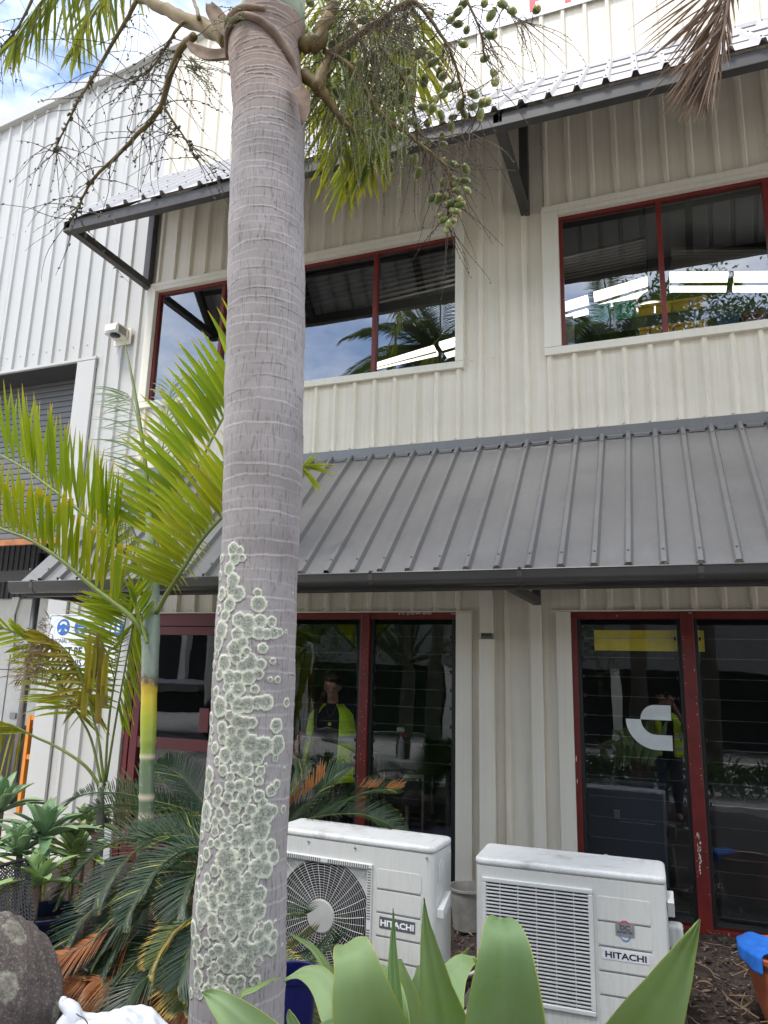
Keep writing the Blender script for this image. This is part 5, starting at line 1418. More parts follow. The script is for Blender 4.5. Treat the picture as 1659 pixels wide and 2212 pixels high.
    t = me.attributes.new('T', 'FLOAT_VECTOR', 'POINT'); t.data.foreach_set('vector', np.stack([ev, ring, Z / z_top], -1).astype(np.float32).ravel())
    t = me.attributes.new('S', 'FLOAT_VECTOR', 'POINT'); t.data.foreach_set('vector', np.stack([soft, rb, crack], -1).astype(np.float32).ravel())
    me.materials.append(M['trunk'])
    o = bpy.data.objects.new('trunk', me); COL.objects.link(o); o.parent = PALM; LOC[o.name] = LOC[PALM.name]
make_trunk()
def VP(x, y, Y): return at(x, y, Y)
# crownshaft, collar of old sheaths
b = MB()
pts = [(583, 62), (588, 40), (591, 10), (592, -60), (590, -200), (588, -420)]; rad = [.118, .128, .125, .122, .115, .09]
b.tube([at(x, y, TY) for x, y in pts], rad, 40); b.build('crownshaft', M['crownshaft'], PALM, smooth=True)
def band(pts, rads, mat, nm='sheath_scar'):
    MB().tube(bez(pts, 24), list(np.interp(np.linspace(0, 1, 25), np.linspace(0, 1, len(rads)), rads)), 12).build(nm, mat, PALM, smooth=True)
zc_, (cx_, cr_) = at(580, 105, TY).z, trunk_at(at(580, 105, TY).z)
def rim(a, dz=0, k=1.0): return V((cx_ + cr_ * k * cos(radians(a)), TY + cr_ * k * sin(radians(a)), zc_ + dz))
band([rim(200, -.05, 1.02), rim(230, .0, 1.08), rim(255, .02, 1.08), rim(280, .0, 1.1), rim(310, -.05, 1.1), rim(340, -.14, 1.12), rim(360, -.19, 1.08)], [.008, .012, .011, .013, .016, .018, .009], M['husk'])
band([rim(180, .05, 1.0), rim(215, .07, 1.05), rim(245, .06, 1.06), rim(270, .055, 1.04), rim(300, .04, 1.04)], [.01, .016, .014, .014, .01], M['husk'])
OLD_SHEATHS = True
# ---- fruiting branches
def strand(b, buds, p, d, L, r=.0022, grav=.5, seg=12, bud=.0, bl=.008, wig=.35):
    p = V(p); d = V(d).normalized(); pts = [p.copy()]
    for i in range(seg):
        d = (d + V((U(-1, 1), U(-1, 1), U(-1, 1))) * wig * .35 + V((0, 0, -grav / seg))).normalized()
        p = p + d * (L / seg); pts.append(p.copy())
        if buds is not None and rnd() < bud:
            q = p + V((U(-1, 1), U(-1, 1), U(-1, 1))) * r * 2
            buds.ell(q, bl * .38, bl * .38, bl, 5, 3, axis=(U(-1, 1), U(-.5, .5), U(-1, .4)))
    b.tube(pts, [r * (1 - .6 * i / seg) for i in range(seg + 1)], 4, cap=False)
    return pts
def branch(parent, P, r0, r1, n=20, mat='twig', name='branch'):
    pts = bez(P, n)
    pts = [p + V((U(-1, 1), U(-1, 1), U(-1, 1))) * r1 * .5 for p in pts]
    MB().tube(pts, [r0 + (r1 - r0) * i / n for i in range(n + 1)], 9).build(name, M[mat], parent, smooth=True)
    return pts
LY = -3.45
IL = thing('fruit_branch', at(500, 105, LY), 'bare brown fruiting branch with thin hanging strings left of the palm trunk', 'fruit branch', 'fruiting branches of the tall palm') if False else None
def z1p(x, y): return (x / 3, y / 3)
def z2p(x, y): return (553 + x / 3, y / 3)
left = MB(); lbud = MB()
def br(ptsz, conv, Y0, Y1, r0, r1, n=20, mat='twig'):
    k = len(ptsz) - 1
    return branch(PALM, [at(*conv(*q), Y0 + (Y1 - Y0) * i / k) for i, q in enumerate(ptsz)], r0, r1, n, mat, 'fruit_branch')
B = []
B.append((br([(1480, 270), (1350, 190), (1200, 120), (1050, 50), (900, -20), (760, -60)], z1p, -3.5, -3.3, .036, .020), 0))
B.append((br([(1260, 235), (1180, 300), (1120, 440), (1080, 560), (1045, 690), (960, 800), (880, 880), (770, 1000), (640, 1120), (560, 1230), (510, 1340), (470, 1420)], z1p, -3.5, -3.2, .017, .0035, 36), 1))
B.append((br([(880, 10), (820, 130), (740, 260), (620, 470), (540, 600), (480, 700), (430, 820), (370, 930), (355, 990)], z1p, -3.35, -3.1, .011, .003, 30), 1))
B.append((br([(220, -30), (150, 120), (100, 200), (40, 280), (5, 340)], z1p, -3.2, -3.05, .008, .003, 16), 1))
B.append((br([(1190, 140), (1120, 230), (1060, 330), (1000, 420), (900, 500), (840, 540)], z1p, -3.45, -3.3, .008, .003, 18), 1))
B.append((br([(1060, 690), (1130, 800), (1200, 900), (1260, 1020)], z1p, -3.4, -3.3, .006, .0022, 14), 1))
B.append((br([(1290, 120), (1270, 40), (1240, -60)], z1p, -3.5, -3.4, .009, .006, 8), 0))
for pts, on in B[1:6]:
    n = len(pts)
    for i in range(3, n):
        for _ in range(3 if i < n - 4 else 5):
            if rnd() < .48:
                s = CA * U(-1, .75) + CB * U(-.6, .25) + CC * U(-.6, .6)
                strand(left, lbud, pts[i], s, U(.14, .42), .0023, .85, 14, .22, .0095, .42)
            if rnd() < .34:
                q = pts[i] + CA * U(-.015, .015); lbud.ell(q, .0065, .0065, .014, 6, 4, axis=(U(-1, 1), 0, U(-.6, 1)))
for k in range(34):   # strings from above the frame at the left
    p = at(U(-40, 330), U(-60, 60), U(-3.3, -2.9)); strand(left, lbud, p, CA * U(-.8, .5) - CB * .6, U(.12, .4), .002, .6, 12, .12, .007, .4)
left.build('fruit_strings', M['twig_dark'], PALM, kind='stuff'); lbud.build('fruit_stubs', M['bud'], PALM, kind='stuff')
# beaded flower strings by the collar
fl = MB(); fb = MB()
for k in range(16):
    p = at(U(395, 415), U(118, 150), -3.42); strand(fl, fb, p, CA * U(.4, 1) + CB * U(-1.1, .15), U(.12, .27), .0016, .4, 22, .95, .0052, .25)
for k in range(5): p = at(530, 20 + 7 * k, -3.66); strand(fl, fb, p, CA * -1 + CB * U(-.2, .2), .13, .0016, .3, 14, .9, .006, .2)
# right side
RB = []
RB.append(br([(290, 300), (380, 290), (440, 160), (480, 40), (500, -60)], z2p, -3.45, -3.4, .034, .020, 16))
RB.append(br([(310, 480), (420, 580), (470, 650), (530, 740), (600, 820), (650, 860)], z2p, -3.45, -3.35, .026, .006, 18))
RB.append(br([(400, 580), (430, 470), (480, 370), (620, 260), (780, 150), (900, 70), (1040, 10)], z2p, -3.45, -3.25, .026, .008, 22))
RB.append(br([(440, 330), (600, 420), (690, 550), (780, 700), (880, 800), (1000, 880), (1090, 960), (1180, 1030), (1240, 1090), (1255, 1230), (1245, 1380), (1235, 1460)], z2p, -3.4, -3.1, .012, .003, 34))
RB.append(br([(880, 60), (1000, 10), (1090, 70), (1180, 200), (1260, 330), (1310, 480), (1340, 600), (1345, 690)], z2p, -3.35, -3.1, .010, .003, 28))
RB.append(br([(1340, -40), (1400, 70), (1445, 180), (1470, 290), (1480, 370)], z2p, -3.2, -3.1, .006, .0025, 16))
RB.append(br([(800, 300), (900, 430), (980, 560), (1020, 700), (1060, 860)], z2p, -3.35, -3.15, .008, .003, 20))
RB.append(br([(620, 120), (700, 330), (720, 500), (740, 640)], z2p, -3.3, -3.2, .010, .004, 16))
RB.append(br([(1050, 850), (1120, 900), (1300, 870), (1400, 860)], z2p, -3.2, -3.1, .004, .0015, 12))
RB.append(br([(1560, -40), (1620, 60), (1700, 120), (1780, 160)], z2p, -3.1, -3.05, .004, .0015, 10))
rs_ = MB(); rbud = MB()
for w, pts in enumerate(RB[1:]):
    n = len(pts)
    for i in range(3, n):
        for _ in range(3):
            if rnd() < .6:
                s = CA * U(-.6, 1) + CB * U(-1., .1) + CC * U(-.6, .6)
                strand(rs_, rbud, pts[i], s, U(.10, .34), .0018, .7, 14, .35, .0048, .38)
for (x, y, dx, dy) in [(1250, 1100, 1, -.1), (1260, 1050, 1, .05), (1200, 1040, 1, -.2), (1330, 1350, .8, -.5), (1350, 1250, .4, -1), (1240, 1440, .3, -1), (1240, 1440, -.1, -1), (1230, 1100, -.3, -1), (1150, 1020, -.1, -1), (1100, 1000, 0, -1), (1060, 980, -.1, -1), (1010, 1050, -.1, -1), (1020, 1080, .2, -1), (1130, 1300, -.3, -1), (850, 1050, 0, -1), (1400, 120, .4, -1), (1560, 60, .3, -1), (1640, 60, .4, -1), (1700, 130, .6, -.5), (1500, 250, .5, -1), (1600, 600, .6, -.6)]:
    strand(rs_, rbud, at(*z2p(x, y), -3.12), CA * dx + CB * dy, U(.18, .3), .0018, .4, 16, .3, .004, .3)
for k in range(150):  # mass of dry fibres near the crown
    p = at(*z2p(U(480, 1000), U(-60, 260)), U(-3.5, -3.25)); strand(rs_, rbud, p, CA * U(-.7, .7) + CB * U(-1, .2), U(.12, .36), .0019, .5, 12, .4, .005, .4)
rs_.build('fruit_strings', M['twig_dark'], PALM, kind='stuff'); rbud.build('fruit_stubs', M['bud'], PALM, kind='stuff')
for k in range(210):
    x = U(300, 1000); y = U(120, 900) - abs(x - 650) * .3
    p = at(*z2p(x, y), U(-3.45, -3.2)); strand(fl, fb, p, CA * U(-.25, .25) - CB, U(.14, .34), .0016, .7, 22, .62, .0052, .2)
fl.build('flower_strings', M['twig_green'], PALM, kind='stuff'); fb.build('flower_buds', M['twig_green'], PALM, kind='stuff')
FR = [(1340, 30), (1310, 75), (1595, 25), (1525, 95), (1525, 225), (1345, 285), (1480, 380), (1540, 475), (1550, 530), (1410, 610), (1290, 560), (1210, 495), (1310, 155), (1365, 195), (1055, 345), (1140, 370), (1035, 180), (795, 190), (865, 280), (780, 360), (590, 380), (490, 285), (535, 180), (685, 425), (795, 435), (755, 515), (900, 560), (1000, 520), (1090, 525), (990, 610), (730, 635), (860, 620), (805, 580), (890, 660), (965, 715), (1085, 690), (1160, 645), (1210, 615), (1240, 575), (1325, 680), (1405, 690), (1465, 665), (1493, 660), (1455, 740), (1350, 740), (1275, 760), (1200, 745), (1145, 700), (1110, 800), (1265, 820), (1010, 785), (970, 830), (825, 775), (765, 785), (740, 855), (860, 735), (880, 810), (950, 880), (1060, 900), (1115, 925), (975, 935), (1215, 935), (1205, 885), (815, 920), (740, 975), (945, 1005), (1030, 1040), (1010, 1030), (875, 1080), (1050, 1125), (1045, 825), (1210, 1050), (1280, 1065), (1360, 1095), (1205, 1185), (1290, 1175), (1355, 1170), (1275, 1200), (1305, 1235), (1370, 1235), (1140, 1285), (1180, 1290), (1215, 1275), (1320, 1295), (1265, 1315), (1325, 1325), (1270, 1365), (1300, 1370), (1200, 1400), (1210, 1425), (1280, 1430), (1255, 1445), (1230, 1490), (350, 15), (1660, 70), (1480, 20), (1820, 60)]
protos = []
for k in range(4):
    b = MB(); b.t = (0, k / 3, 0); b.ell((0, 0, 0), .0155, .0155, .0235, 14, 10)
    b.tube([V((0, 0, .0185)), V((0, 0, .026))], [.0125, .004], 8, t=(1, k / 3, 0)); b.tube([V((0, 0, -.022)), V((0, 0, -.027))], [.003, .001], 5, t=(.5, k / 3, 0))
    me = b; protos.append(b)
rq = random.Random(12)
FR += [(rq.gauss(800, 190), rq.uniform(30, 900)) for _ in range(42)]
stalks = MB(); allp = [p for r in RB for p in r]
meshes = []
for b in protos:
    o = b.build('fruit', M['fruit'], PALM, local=True, smooth=True, attr=True); meshes.append(o.data); bpy.data.objects.remove(o)
for k, (x, y) in enumerate(FR):
    Yf = -3.14 if y > 1000 else U(-3.3, -3.0)
    c = at(*z2p(x, y), Yf)
    near = min(allp, key=lambda p: (p - c).length); d = (near - c)
    ax = (d.normalized() + V((U(-.9, .9), U(-.7, .7), U(-.1, .9)))).normalized()
    o = bpy.data.objects.new('fruit', meshes[k % 4]); COL.objects.link(o); o.parent = PALM
    s = U(.86, 1.12) * (1.05 if y < 700 else .92)
    o.matrix_local = Matrix.Translation(c - LOC[PALM.name]) @ ax.to_track_quat('Z', 'Y').to_matrix().to_4x4() @ Matrix.Diagonal((s, s, s * U(.95, 1.12), 1))
    tip = c + ax * .025 * s
    if d.length < .45: stalks.tube(bez([tip, tip + ax * .02, near.lerp(tip, .4) + V((0, 0, -.01)), near], 8), .0019, 5)
stalks.build('fruit_stalks', M['twig_dark'], PALM, kind='stuff')

# ================================================================== FRONDS
def tintb(b, y=0.): b.t = (0, rnd(), y); return b
def dirv(d): return (CA * d[0] + CB * d[1] + CC * (d[2] if len(d) > 2 else 0)).normalized()
def frond(parent, P, r0, r1, rows, mat, petmat='petiole', sep=False, n=24, t0=.2, t1=1., name='frond', seg=5, nrm=None, fold=.3, flab=None, jit=.06, rachn=24, depthjit=.0):
    """P: world points of the midrib. rows: list of (dir at t0, dir at t1, len0, lenmid, len1, width, droop, yellow)"""
    pts = bez(P, rachn)
    rb = MB(); rb.t = (0, .5, 0)
    rb.tube(pts, [r0 + (r1 - r0) * i / rachn for i in range(rachn + 1)], 8, t=(0, .5, 0))
    fo = rb.build(name, M[petmat], parent, smooth=True, label=flab)
    b = MB()
    for row in rows:
        d0, d1, L0, Lm, L1, w, droop, yel = row[:8]; blunt = row[8] if len(row) > 8 else 0
        for i in range(n):
            t = t0 + (t1 - t0) * (i + U(-.25, .25)) / (n - 1); t = min(max(t, 0), .999)
            u = t * rachn; k = int(u); p = pts[k].lerp(pts[k + 1], u - k)
            s = (i / (n - 1)); tan = (pts[k + 1] - pts[k]).normalized()
            d = V(dirv(d0)).lerp(dirv(d1), s) + V((U(-1, 1), U(-1, 1), U(-1, 1))) * jit
            L = (L0 + (Lm - L0) * s * 2 if s < .5 else Lm + (L1 - Lm) * (s * 2 - 1)) * U(.9, 1.07)
            bl = rnd() < blunt
            if bl: L *= U(.55, .95)
            N = nrm or (CC * -1 + tan * .55 + V((U(-1, 1), U(-1, 1), U(-1, 1))) * .35)
            tgt = MB() if sep else b
            tgt.blade(p, d, L, w * U(.8, 1.12), N, droop=droop, fold=fold, n=seg, yel=max(0, min(1, yel + U(-.25, .3))) if yel > 0 else 0, blunt=bl, peak=.3)
            if sep: tgt.build('leaflet', mat, fo, smooth=True, attr=True)
    if not sep: b.build('leaflets', mat, fo, smooth=True, attr=True, kind='stuff')
    return fo, pts
# --- crown fronds of the tall palm (hanging into the frame)
def hang(ptsV, Y, rows, mat='frond_hi', n=26, **k):
    return frond(PALM, [at(x, y, Y + dy) for x, y, dy in ptsV], .012, .003, rows, M[mat], 'petiole', n=n, jit=.18, **k)
hang([(470, -330, .3), (330, -190, .3), (200, -90, .2), (100, -10, .1), (30, 90, 0)], -3.2, [((-.25, -1), (-.55, -.85), .62, .50, .24, .020, .7, 0), ((.2, -1), (-.2, -1), .55, .46, .22, .020, .6, 0)], n=30, t0=.3)
hang([(420, -330, .7), (330, -180, .7), (260, -60, .6), (200, 30, .5), (160, 110, .5)], -3.2, [((.3, -.9), (-.1, -1), .46, .36, .2, .022, .5, 0), ((-.5, -.8), (-.5, -.9), .4, .3, .16, .02, .5, 0)], n=26, t0=.3)
for dx, dy, Yd in ((0, 0, -2.95), (-50, 40, -2.7)):
    hang([(690 + dx, -160 + dy, .3), (780 + dx, -20 + dy, .2), (835 + dx, 110 + dy, .1), (835 + dx, 240 + dy, 0), (800 + dx, 350 + dy, 0)], Yd, [((-.55, -.8), (-.45, -.9), .50, .46, .22, .019, .35, .05), ((.1, -1), (.05, -1), .44, .38, .2, .019, .4, .05)], n=30, t0=.2)
hang([(640, -140, .3), (690, 0, .2), (730, 120, .1), (745, 230, 0), (735, 330, 0)], -3.0, [((-.6, -.75), (-.4, -.9), .46, .42, .24, .019, .35, .2), ((.5, -.9), (.2, -1), .44, .40, .22, .019, .4, .15)], n=28, t0=.2)
hang([(760, -140, .3), (860, -20, .2), (900, 90, .1), (900, 180, 0)], -2.8, [((-.3, -.95), (-.3, -.95), .46, .42, .24, .018, .35, .3), ((.7, -.7), (.4, -.9), .40, .36, .22, .018, .4, .4)], n=24, t0=.2)
hang([(700, -60, 0), (800, 40, 0), (850, 90, 0)], -2.6, [((.9, -.5), (.75, -.7), .42, .38, .3, .014, .2, .5), ((.6, -.9), (.5, -.9), .4, .36, .3, .014, .2, .1)], n=16, t0=.25)
hang([(640, 20, 0), (700, 120, 0), (720, 200, 0)], -2.9, [((.3, -1), (-.2, -1), .34, .34, .3, .016, .3, .1), ((-.5, -.8), (-.5, -.8), .3, .3, .25, .016, .3, .1)], n=14)
# dead frond hanging in from the top right
def zz3(x, y): return (1106 + x / 3, y / 3)
DF = thing('dead_frond', at(1560, -40, -2.9), 'dry pinkish brown palm frond hanging down in the top right corner', 'palm frond')
frond(DF, [at(*zz3(1500, -420), -2.9), at(*zz3(1440, -200), -2.9), at(*zz3(1400, 0), -2.9), at(*zz3(1370, 200), -2.9), at(*zz3(1300, 400), -2.9), at(*zz3(1270, 520), -2.9)], .010, .003,
      [((-.75, -.75), (-.45, -1), .42, .40, .12, .0085, .25, 0), ((-.45, -.9), (-.2, -1), .50, .42, .12, .008, .2, 0), ((.15, -1), (-.1, -1), .14, .14, .11, .008, .2, 0), ((-.9, -.75), (-.6, -1), .50, .40, .10, .007, .1, 0)], M['dead'], 'husk', n=38, t0=.15, jit=.2, fold=.6, name='midrib')

# ================================================================== YOUNG GREEN PALM (ringed stem, bright fronds)
YA = -1.72
YP = thing('young_palm', at(312, 1815, YA) * 1.0, 'young palm with ringed green and yellow stem and bright upright leaflets left of the trunk', 'palm tree')
base = at(312, 1830, YA); base.z = 0.03
def stem():
    prof = [(1830, 15, 314), (1762, 14, 316), (1700, 14.5, 317), (1650, 14, 318), (1600, 15, 320), (1550, 16, 321), (1500, 15.5, 322), (1480, 17, 323), (1440, 17, 324), (1400, 17.5, 325), (1380, 19, 325), (1350, 17, 327), (1300, 16, 328), (1250, 17, 326), (1230, 15, 325), (1200, 13, 326), (1150, 9, 324), (1100, 6, 320)]
    b = MB(); P_ = []; R_ = []; ws = []
    for i in range(len(prof) - 1):
        (ya, ra, xa), (yb, rb_, xb) = prof[i], prof[i + 1]
        for j in range(6):
            s = j / 6; y = ya + (yb - ya) * s; P_.append(at(xa + (xb - xa) * s, y, YA)); ring = 0; rr = ra + (rb_ - ra) * s
            for yr in (1631, 1672, 1718, 1762):
                if abs(y - yr) < 3: ring = 1; rr += 1
            if abs(y - 1600) < 5: rr += 1.
            R_.append(rr / 325.); ws.append(((1800 - y) / 700, ring, 0))
    P_.insert(0, V((P_[0].x, P_[0].y, .0))); R_.insert(0, R_[0] * 1.2); ws.insert(0, (0, 0, 0))
    n = 20; rings = []
    for p, r, t in zip(P_, R_, ws): rings.append([b.av(p + V((cos(2 * pi * j / n) * r, sin(2 * pi * j / n) * r, 0)), t) for j in range(n)])
    for a, c in zip(rings, rings[1:]):
        for j in range(n): b.f.append((a[j], a[(j + 1) % n], c[(j + 1) % n], c[j]))
    b.build('stem', M['stem'], YP, smooth=True, attr=True)
stem()
def PP(l, Y0, Y1): return [at(x, y, Y0 + (Y1 - Y0) * i / (len(l) - 1)) for i, (x, y) in enumerate(l)]
# upright frond, second from the bottom, leaflets standing up
frond(YP, PP([(322, 1258), (285, 1205), (243, 1170), (180, 1110), (100, 1047), (33, 1000), (-70, 950)], YA, YA - .25), .019, .007,
      [((-.02, 1, .05), (-.20, 1, .0), .52, .62, .52, .046, .10, 0), ((.03, 1, .35), (-.14, 1, .3), .50, .58, .48, .044, .10, 0)], M['frond'], sep=True, n=26, t0=.30, jit=.04, seg=6, flab='frond with tall upright pointed leaflets')
frond(YP, PP([(318, 1375), (277, 1327), (200, 1267), (133, 1210), (67, 1167), (0, 1141), (-80, 1105)], YA - .05, YA - .45), .019, .008,
      [((.10, 1, .0), (-.22, 1, -.05), .52, .52, .46, .046, .04, .12, .5), ((.15, 1, .3), (-.15, 1, .25), .50, .50, .44, .044, .04, .2, .4)], M['frond'], sep=True, n=26, t0=.22, jit=.04, seg=5, flab='lower frond with clipped yellow tipped leaflets')
frond(YP, PP([(336, 1325), (362, 1280), (390, 1237), (433, 1170), (483, 1114), (545, 1060)], YA - .05, YA - .2), .017, .008,
      [((-.95, .40, 0), (-.45, .9, 0), .38, .46, .44, .040, .22, .15), ((-.8, .6, .3), (-.35, .9, .3), .36, .44, .42, .038, .2, .3)], M['frond'], sep=True, n=24, t0=.26, jit=.05, seg=6, flab='frond leaning right with orange spotted leaflets')
frond(YP, PP([(332, 1235), (350, 1185), (367, 1147), (393, 1070), (430, 1004), (467, 930), (500, 875), (560, 800)], YA + .05, YA + .15), .015, .006,
      [((-.88, .50, 0), (-.42, .92, 0), .50, .58, .55, .046, .15, 0), ((-.75, .65, .35), (-.3, .95, .35), .48, .56, .52, .044, .15, 0)], M['frond'], sep=True, n=27, t0=.2, jit=.04, seg=6, flab='tallest bright frond rising behind the trunk')
# pale new fronds behind, and the unopened spear
frond(YP, PP([(322, 1160), (316, 1060), (306, 960), (290, 880), (275, 850)], YA + .1, YA + .3), .008, .003,
      [((-.9, .45, .1), (-.95, .25, .1), .36, .40, .30, .012, .55, 0), ((-.8, -.1, .2), (-.9, .0, .2), .3, .34, .24, .011, .6, 0)], M['frond_pale'], sep=False, n=26, t0=.12, jit=.12)
frond(YP, PP([(325, 1180), (336, 1080), (350, 980), (362, 890), (368, 840)], YA + .1, YA + .25), .008, .003,
      [((.5, .6, .3), (.5, .75, .3), .26, .26, .18, .016, .9, 0), ((-.5, .5, .3), (-.6, .6, .3), .26, .26, .18, .016, .9, 0)], M['frond_pale'], n=22, t0=.1, jit=.14)
frond(YP, PP([(320, 1250), (305, 1190), (285, 1140), (262, 1110)], YA - .05, YA + .1), .008, .003,
      [((-.7, -.55, .1), (-.85, -.3, .1), .26, .30, .2, .012, .5, 0), ((.2, -1, .3), (-.3, -.9, .3), .3, .3, .2, .012, .4, .1)], M['frond'], n=22, t0=.1, jit=.12)
frond(YP, PP([(335, 1240), (352, 1200), (372, 1165), (398, 1150)], YA - .05, YA + .1), .007, .003,
      [((.5, -.8, .2), (.9, -.4, .1), .22, .28, .2, .014, .5, .1), ((-.4, .7, .2), (.2, .8, .1), .2, .24, .2, .014, .4, .1)], M['frond'], n=16, t0=.1, jit=.12)
frond(YP, PP([(318, 1390), (305, 1345), (296, 1310), (292, 1280)], YA - .08, YA - .12), .010, .003,
      [((.5, .85, 0), (.55, .8, 0), .16, .2, .2, .026, .1, 0), ((-.4, .9, .2), (-.4, .9, .1), .12, .16, .14, .022, .2, .1)], M['frond'], n=9, t0=.3, jit=.1)
sp_ = PP([(324, 1150), (318, 1040), (300, 900), (282, 800), (267, 728)], YA + .02, YA + .1)
MB().tube(bez(sp_, 20), list(np.interp(np.linspace(0, 1, 21), [0, .3, .7, 1], [.016, .014, .010, .002])), 8).build('spear_leaf', M['petiole'], YP, smooth=True)
# small yellowed tuft reaching out behind the trunk to the right
RT = frond(YP, PP([(560, 1090), (600, 1050), (640, 1015), (655, 1008)], -1.3, -1.3), .008, .004,
      [((.98, .10, 0), (1, .0, 0), .16, .24, .24, .012, .6, .3), ((.8, -.6, 0), (.7, -.8, 0), .12, .22, .24, .012, .6, .2), ((.8, .6, 0), (.7, .7, 0), .12, .16, .14, .007, .5, .3)], M['frond'], n=9, t0=.75, jit=.22)

# ================================================================== SECOND SMALL PALM with damaged yellow fronds
YB = -1.35
SP = thing('small_palm', at(217, 1830, YB), 'small palm with thin petioles and damaged yellow leaves in front of the safety sign', 'palm tree')
b0 = at(216, 1812, YB)
MB().tube([V((b0.x, b0.y, 0)), at(216, 1812, YB), at(217, 1735, YB), at(219, 1690, YB)], [.034, .028, .026, .020], 14).build('stem', simple('grey_young_stem', (.22, .22, .20), .7, 0, .3, 12), SP, smooth=True)
def sb(l): return [(x * .2222, 1244.2 + y * .2222) for x, y in l]
frond(SP, PP(sb([(990, 2040), (890, 1600), (780, 1380), (660, 1190), (520, 960), (400, 760)]), YB, YB - .1), .010, .003,
      [((-.95, .10, 0), (-.9, .3, 0), .32, .38, .24, .020, .5, .2), ((.6, -.55, .1), (-.4, .8, 0), .28, .28, .2, .018, .5, .2)], M['frond'], n=24, t0=.45, jit=.16)
frond(SP, PP(sb([(1015, 2040), (985, 1800), (960, 1600), (870, 1240), (780, 950), (680, 770), (560, 650), (470, 610)]), YB - .05, YB - .25), .011, .003,
      [((-1, -.10, 0), (-.85, .4, 0), .34, .34, .16, .026, .3, .35), ((-.6, -.7, .1), (-.7, -.6, 0), .28, .26, .14, .024, .4, .3), ((.5, -.8, .1), (.2, -1, 0), .26, .24, .12, .022, .4, .2)], M['frond_yellow'], 'petiole', sep=True, n=22, t0=.42, jit=.14)
frond(SP, PP(sb([(1020, 2000), (1050, 1500), (1100, 1100), (1170, 700), (1220, 430), (1260, 300)]), YB, YB - .05), .010, .003,
      [((-.90, .35, 0), (-.9, .45, 0), .30, .48, .32, .024, .22, 0), ((-.85, .1, .3), (-.8, .3, .2), .30, .42, .28, .022, .25, .1)], M['frond'], sep=True, n=26, t0=.30, jit=.06, seg=5)
frond(SP, PP(sb([(1030, 2000), (1110, 1500), (1180, 1100), (1240, 760), (1290, 500), (1330, 420)]), YB + .05, YB), .009, .003,
      [((.25, -.95, 0), (.25, -1, 0), .26, .34, .30, .020, .15, 0), ((-.75, .2, .2), (-.6, -.8, .1), .24, .30, .22, .014, .4, 0)], M['frond'], n=20, t0=.3, jit=.1)
frond(SP, PP(sb([(1240, 300), (1270, 380), (1290, 300), (1310, 200)]), YB - .1, YB - .12), .006, .003,
      [((.25, 1, 0), (.5, .9, 0), .20, .24, .26, .030, .05, 0), ((-.95, .3, 0), (-.95, .25, 0), .34, .36, .3, .028, .2, 0)], M['frond'], sep=True, n=7, t0=.1, jit=.14)
# ragged hanging yellow blades in front of the sign
hb = [(960, 560, 900, .30), (1000, 640, 980, .34), (930, 700, 860, .30), (1040, 760, 1000, .30), (900, 950, 640, .24), (980, 900, 960, .36), (850, 1000, 800, .26), (880, 560, 850, .34), (1020, 820, 1030, .30)]
fo = MB().tube([at(*sb([(900, 540)])[0], YB - .2), at(*sb([(960, 600)])[0], YB - .2), at(*sb([(1050, 780)])[0], YB - .2), at(*sb([(1120, 1040)])[0], YB - .1)], .003, 6).build('frond', M['twig'], SP, smooth=True, label='broken ragged yellow frond hanging over the sign')
for x, y, x1, L in hb:
    p = at(*sb([(x, y)])[0], YB - .2 + U(-.02, .02)); q = at(*sb([(x1, y + 600)])[0], YB - .18)
    MB().blade(p, q - p, L, .046, -CC, droop=.1, fold=.35, n=7, yel=U(.2, .9), blunt=True, peak=.2).build('leaflet', M['frond_yellow'], fo, smooth=True, attr=True)
# petiole swinging out to the left with drooping leaflets
frond(SP, PP(sb([(990, 2080), (860, 1880), (700, 1750), (500, 1635), (350, 1570), (200, 1490), (60, 1430), (-160, 1400)]), YB, YB - .35), .012, .005,
      [((-.9, .15, 0), (-.9, .2, 0), .26, .32, .28, .028, .5, .1), ((-.3, -1, 0), (-.25, -1, 0), .38, .42, .34, .028, .2, .35)], M['frond_yellow'], sep=True, n=9, t0=.66, jit=.12, seg=6)
# bright cut back tuft and shredded brown fibres at the picture edge
fo, _p = frond(SP, PP([(147, 1508), (118, 1450), (92, 1412), (70, 1392), (40, 1370), (0, 1355), (-50, 1345)], YB - .1, YB - .4), .010, .006,
      [((-.55, .75, 0), (-.7, .6, 0), .20, .26, .2, .034, .1, 0, .8), ((-.9, -.25, 0), (-.95, -.1, 0), .22, .28, .2, .034, .1, 0, .3)], M['frond'], sep=True, n=9, t0=.42, jit=.12, flab='bright green clipped frond at the left edge')
b = MB()
for k in range(190):
    p = at(U(40, 105), U(1385, 1470) , YB - .3 + U(-.05, .05)); a = U(0, 2 * pi)
    b.blade(p, CA * (-.8 + U(-.5, .9)) + CB * U(-1, .4) + CC * U(-.4, .4), U(.05, .16), U(.003, .009), (U(-1, 1), U(-1, 1), U(-1, 1)), droop=U(.2, 2.2), n=6, fold=.4, twist=U(-3, 3))
for k in range(60):
    p = at(U(88, 120), U(1335, 1400), YB - .25); b.blade(p, CA * U(-1, .3) + CB * U(-.6, 1), U(.03, .09), .006, (U(-1, 1), U(-1, 1), U(-1, 1)), droop=U(.2, 2), n=5, twist=U(-3, 3))
b.build('dry_fibres', M['dead'], SP, smooth=True, attr=True, kind='stuff')
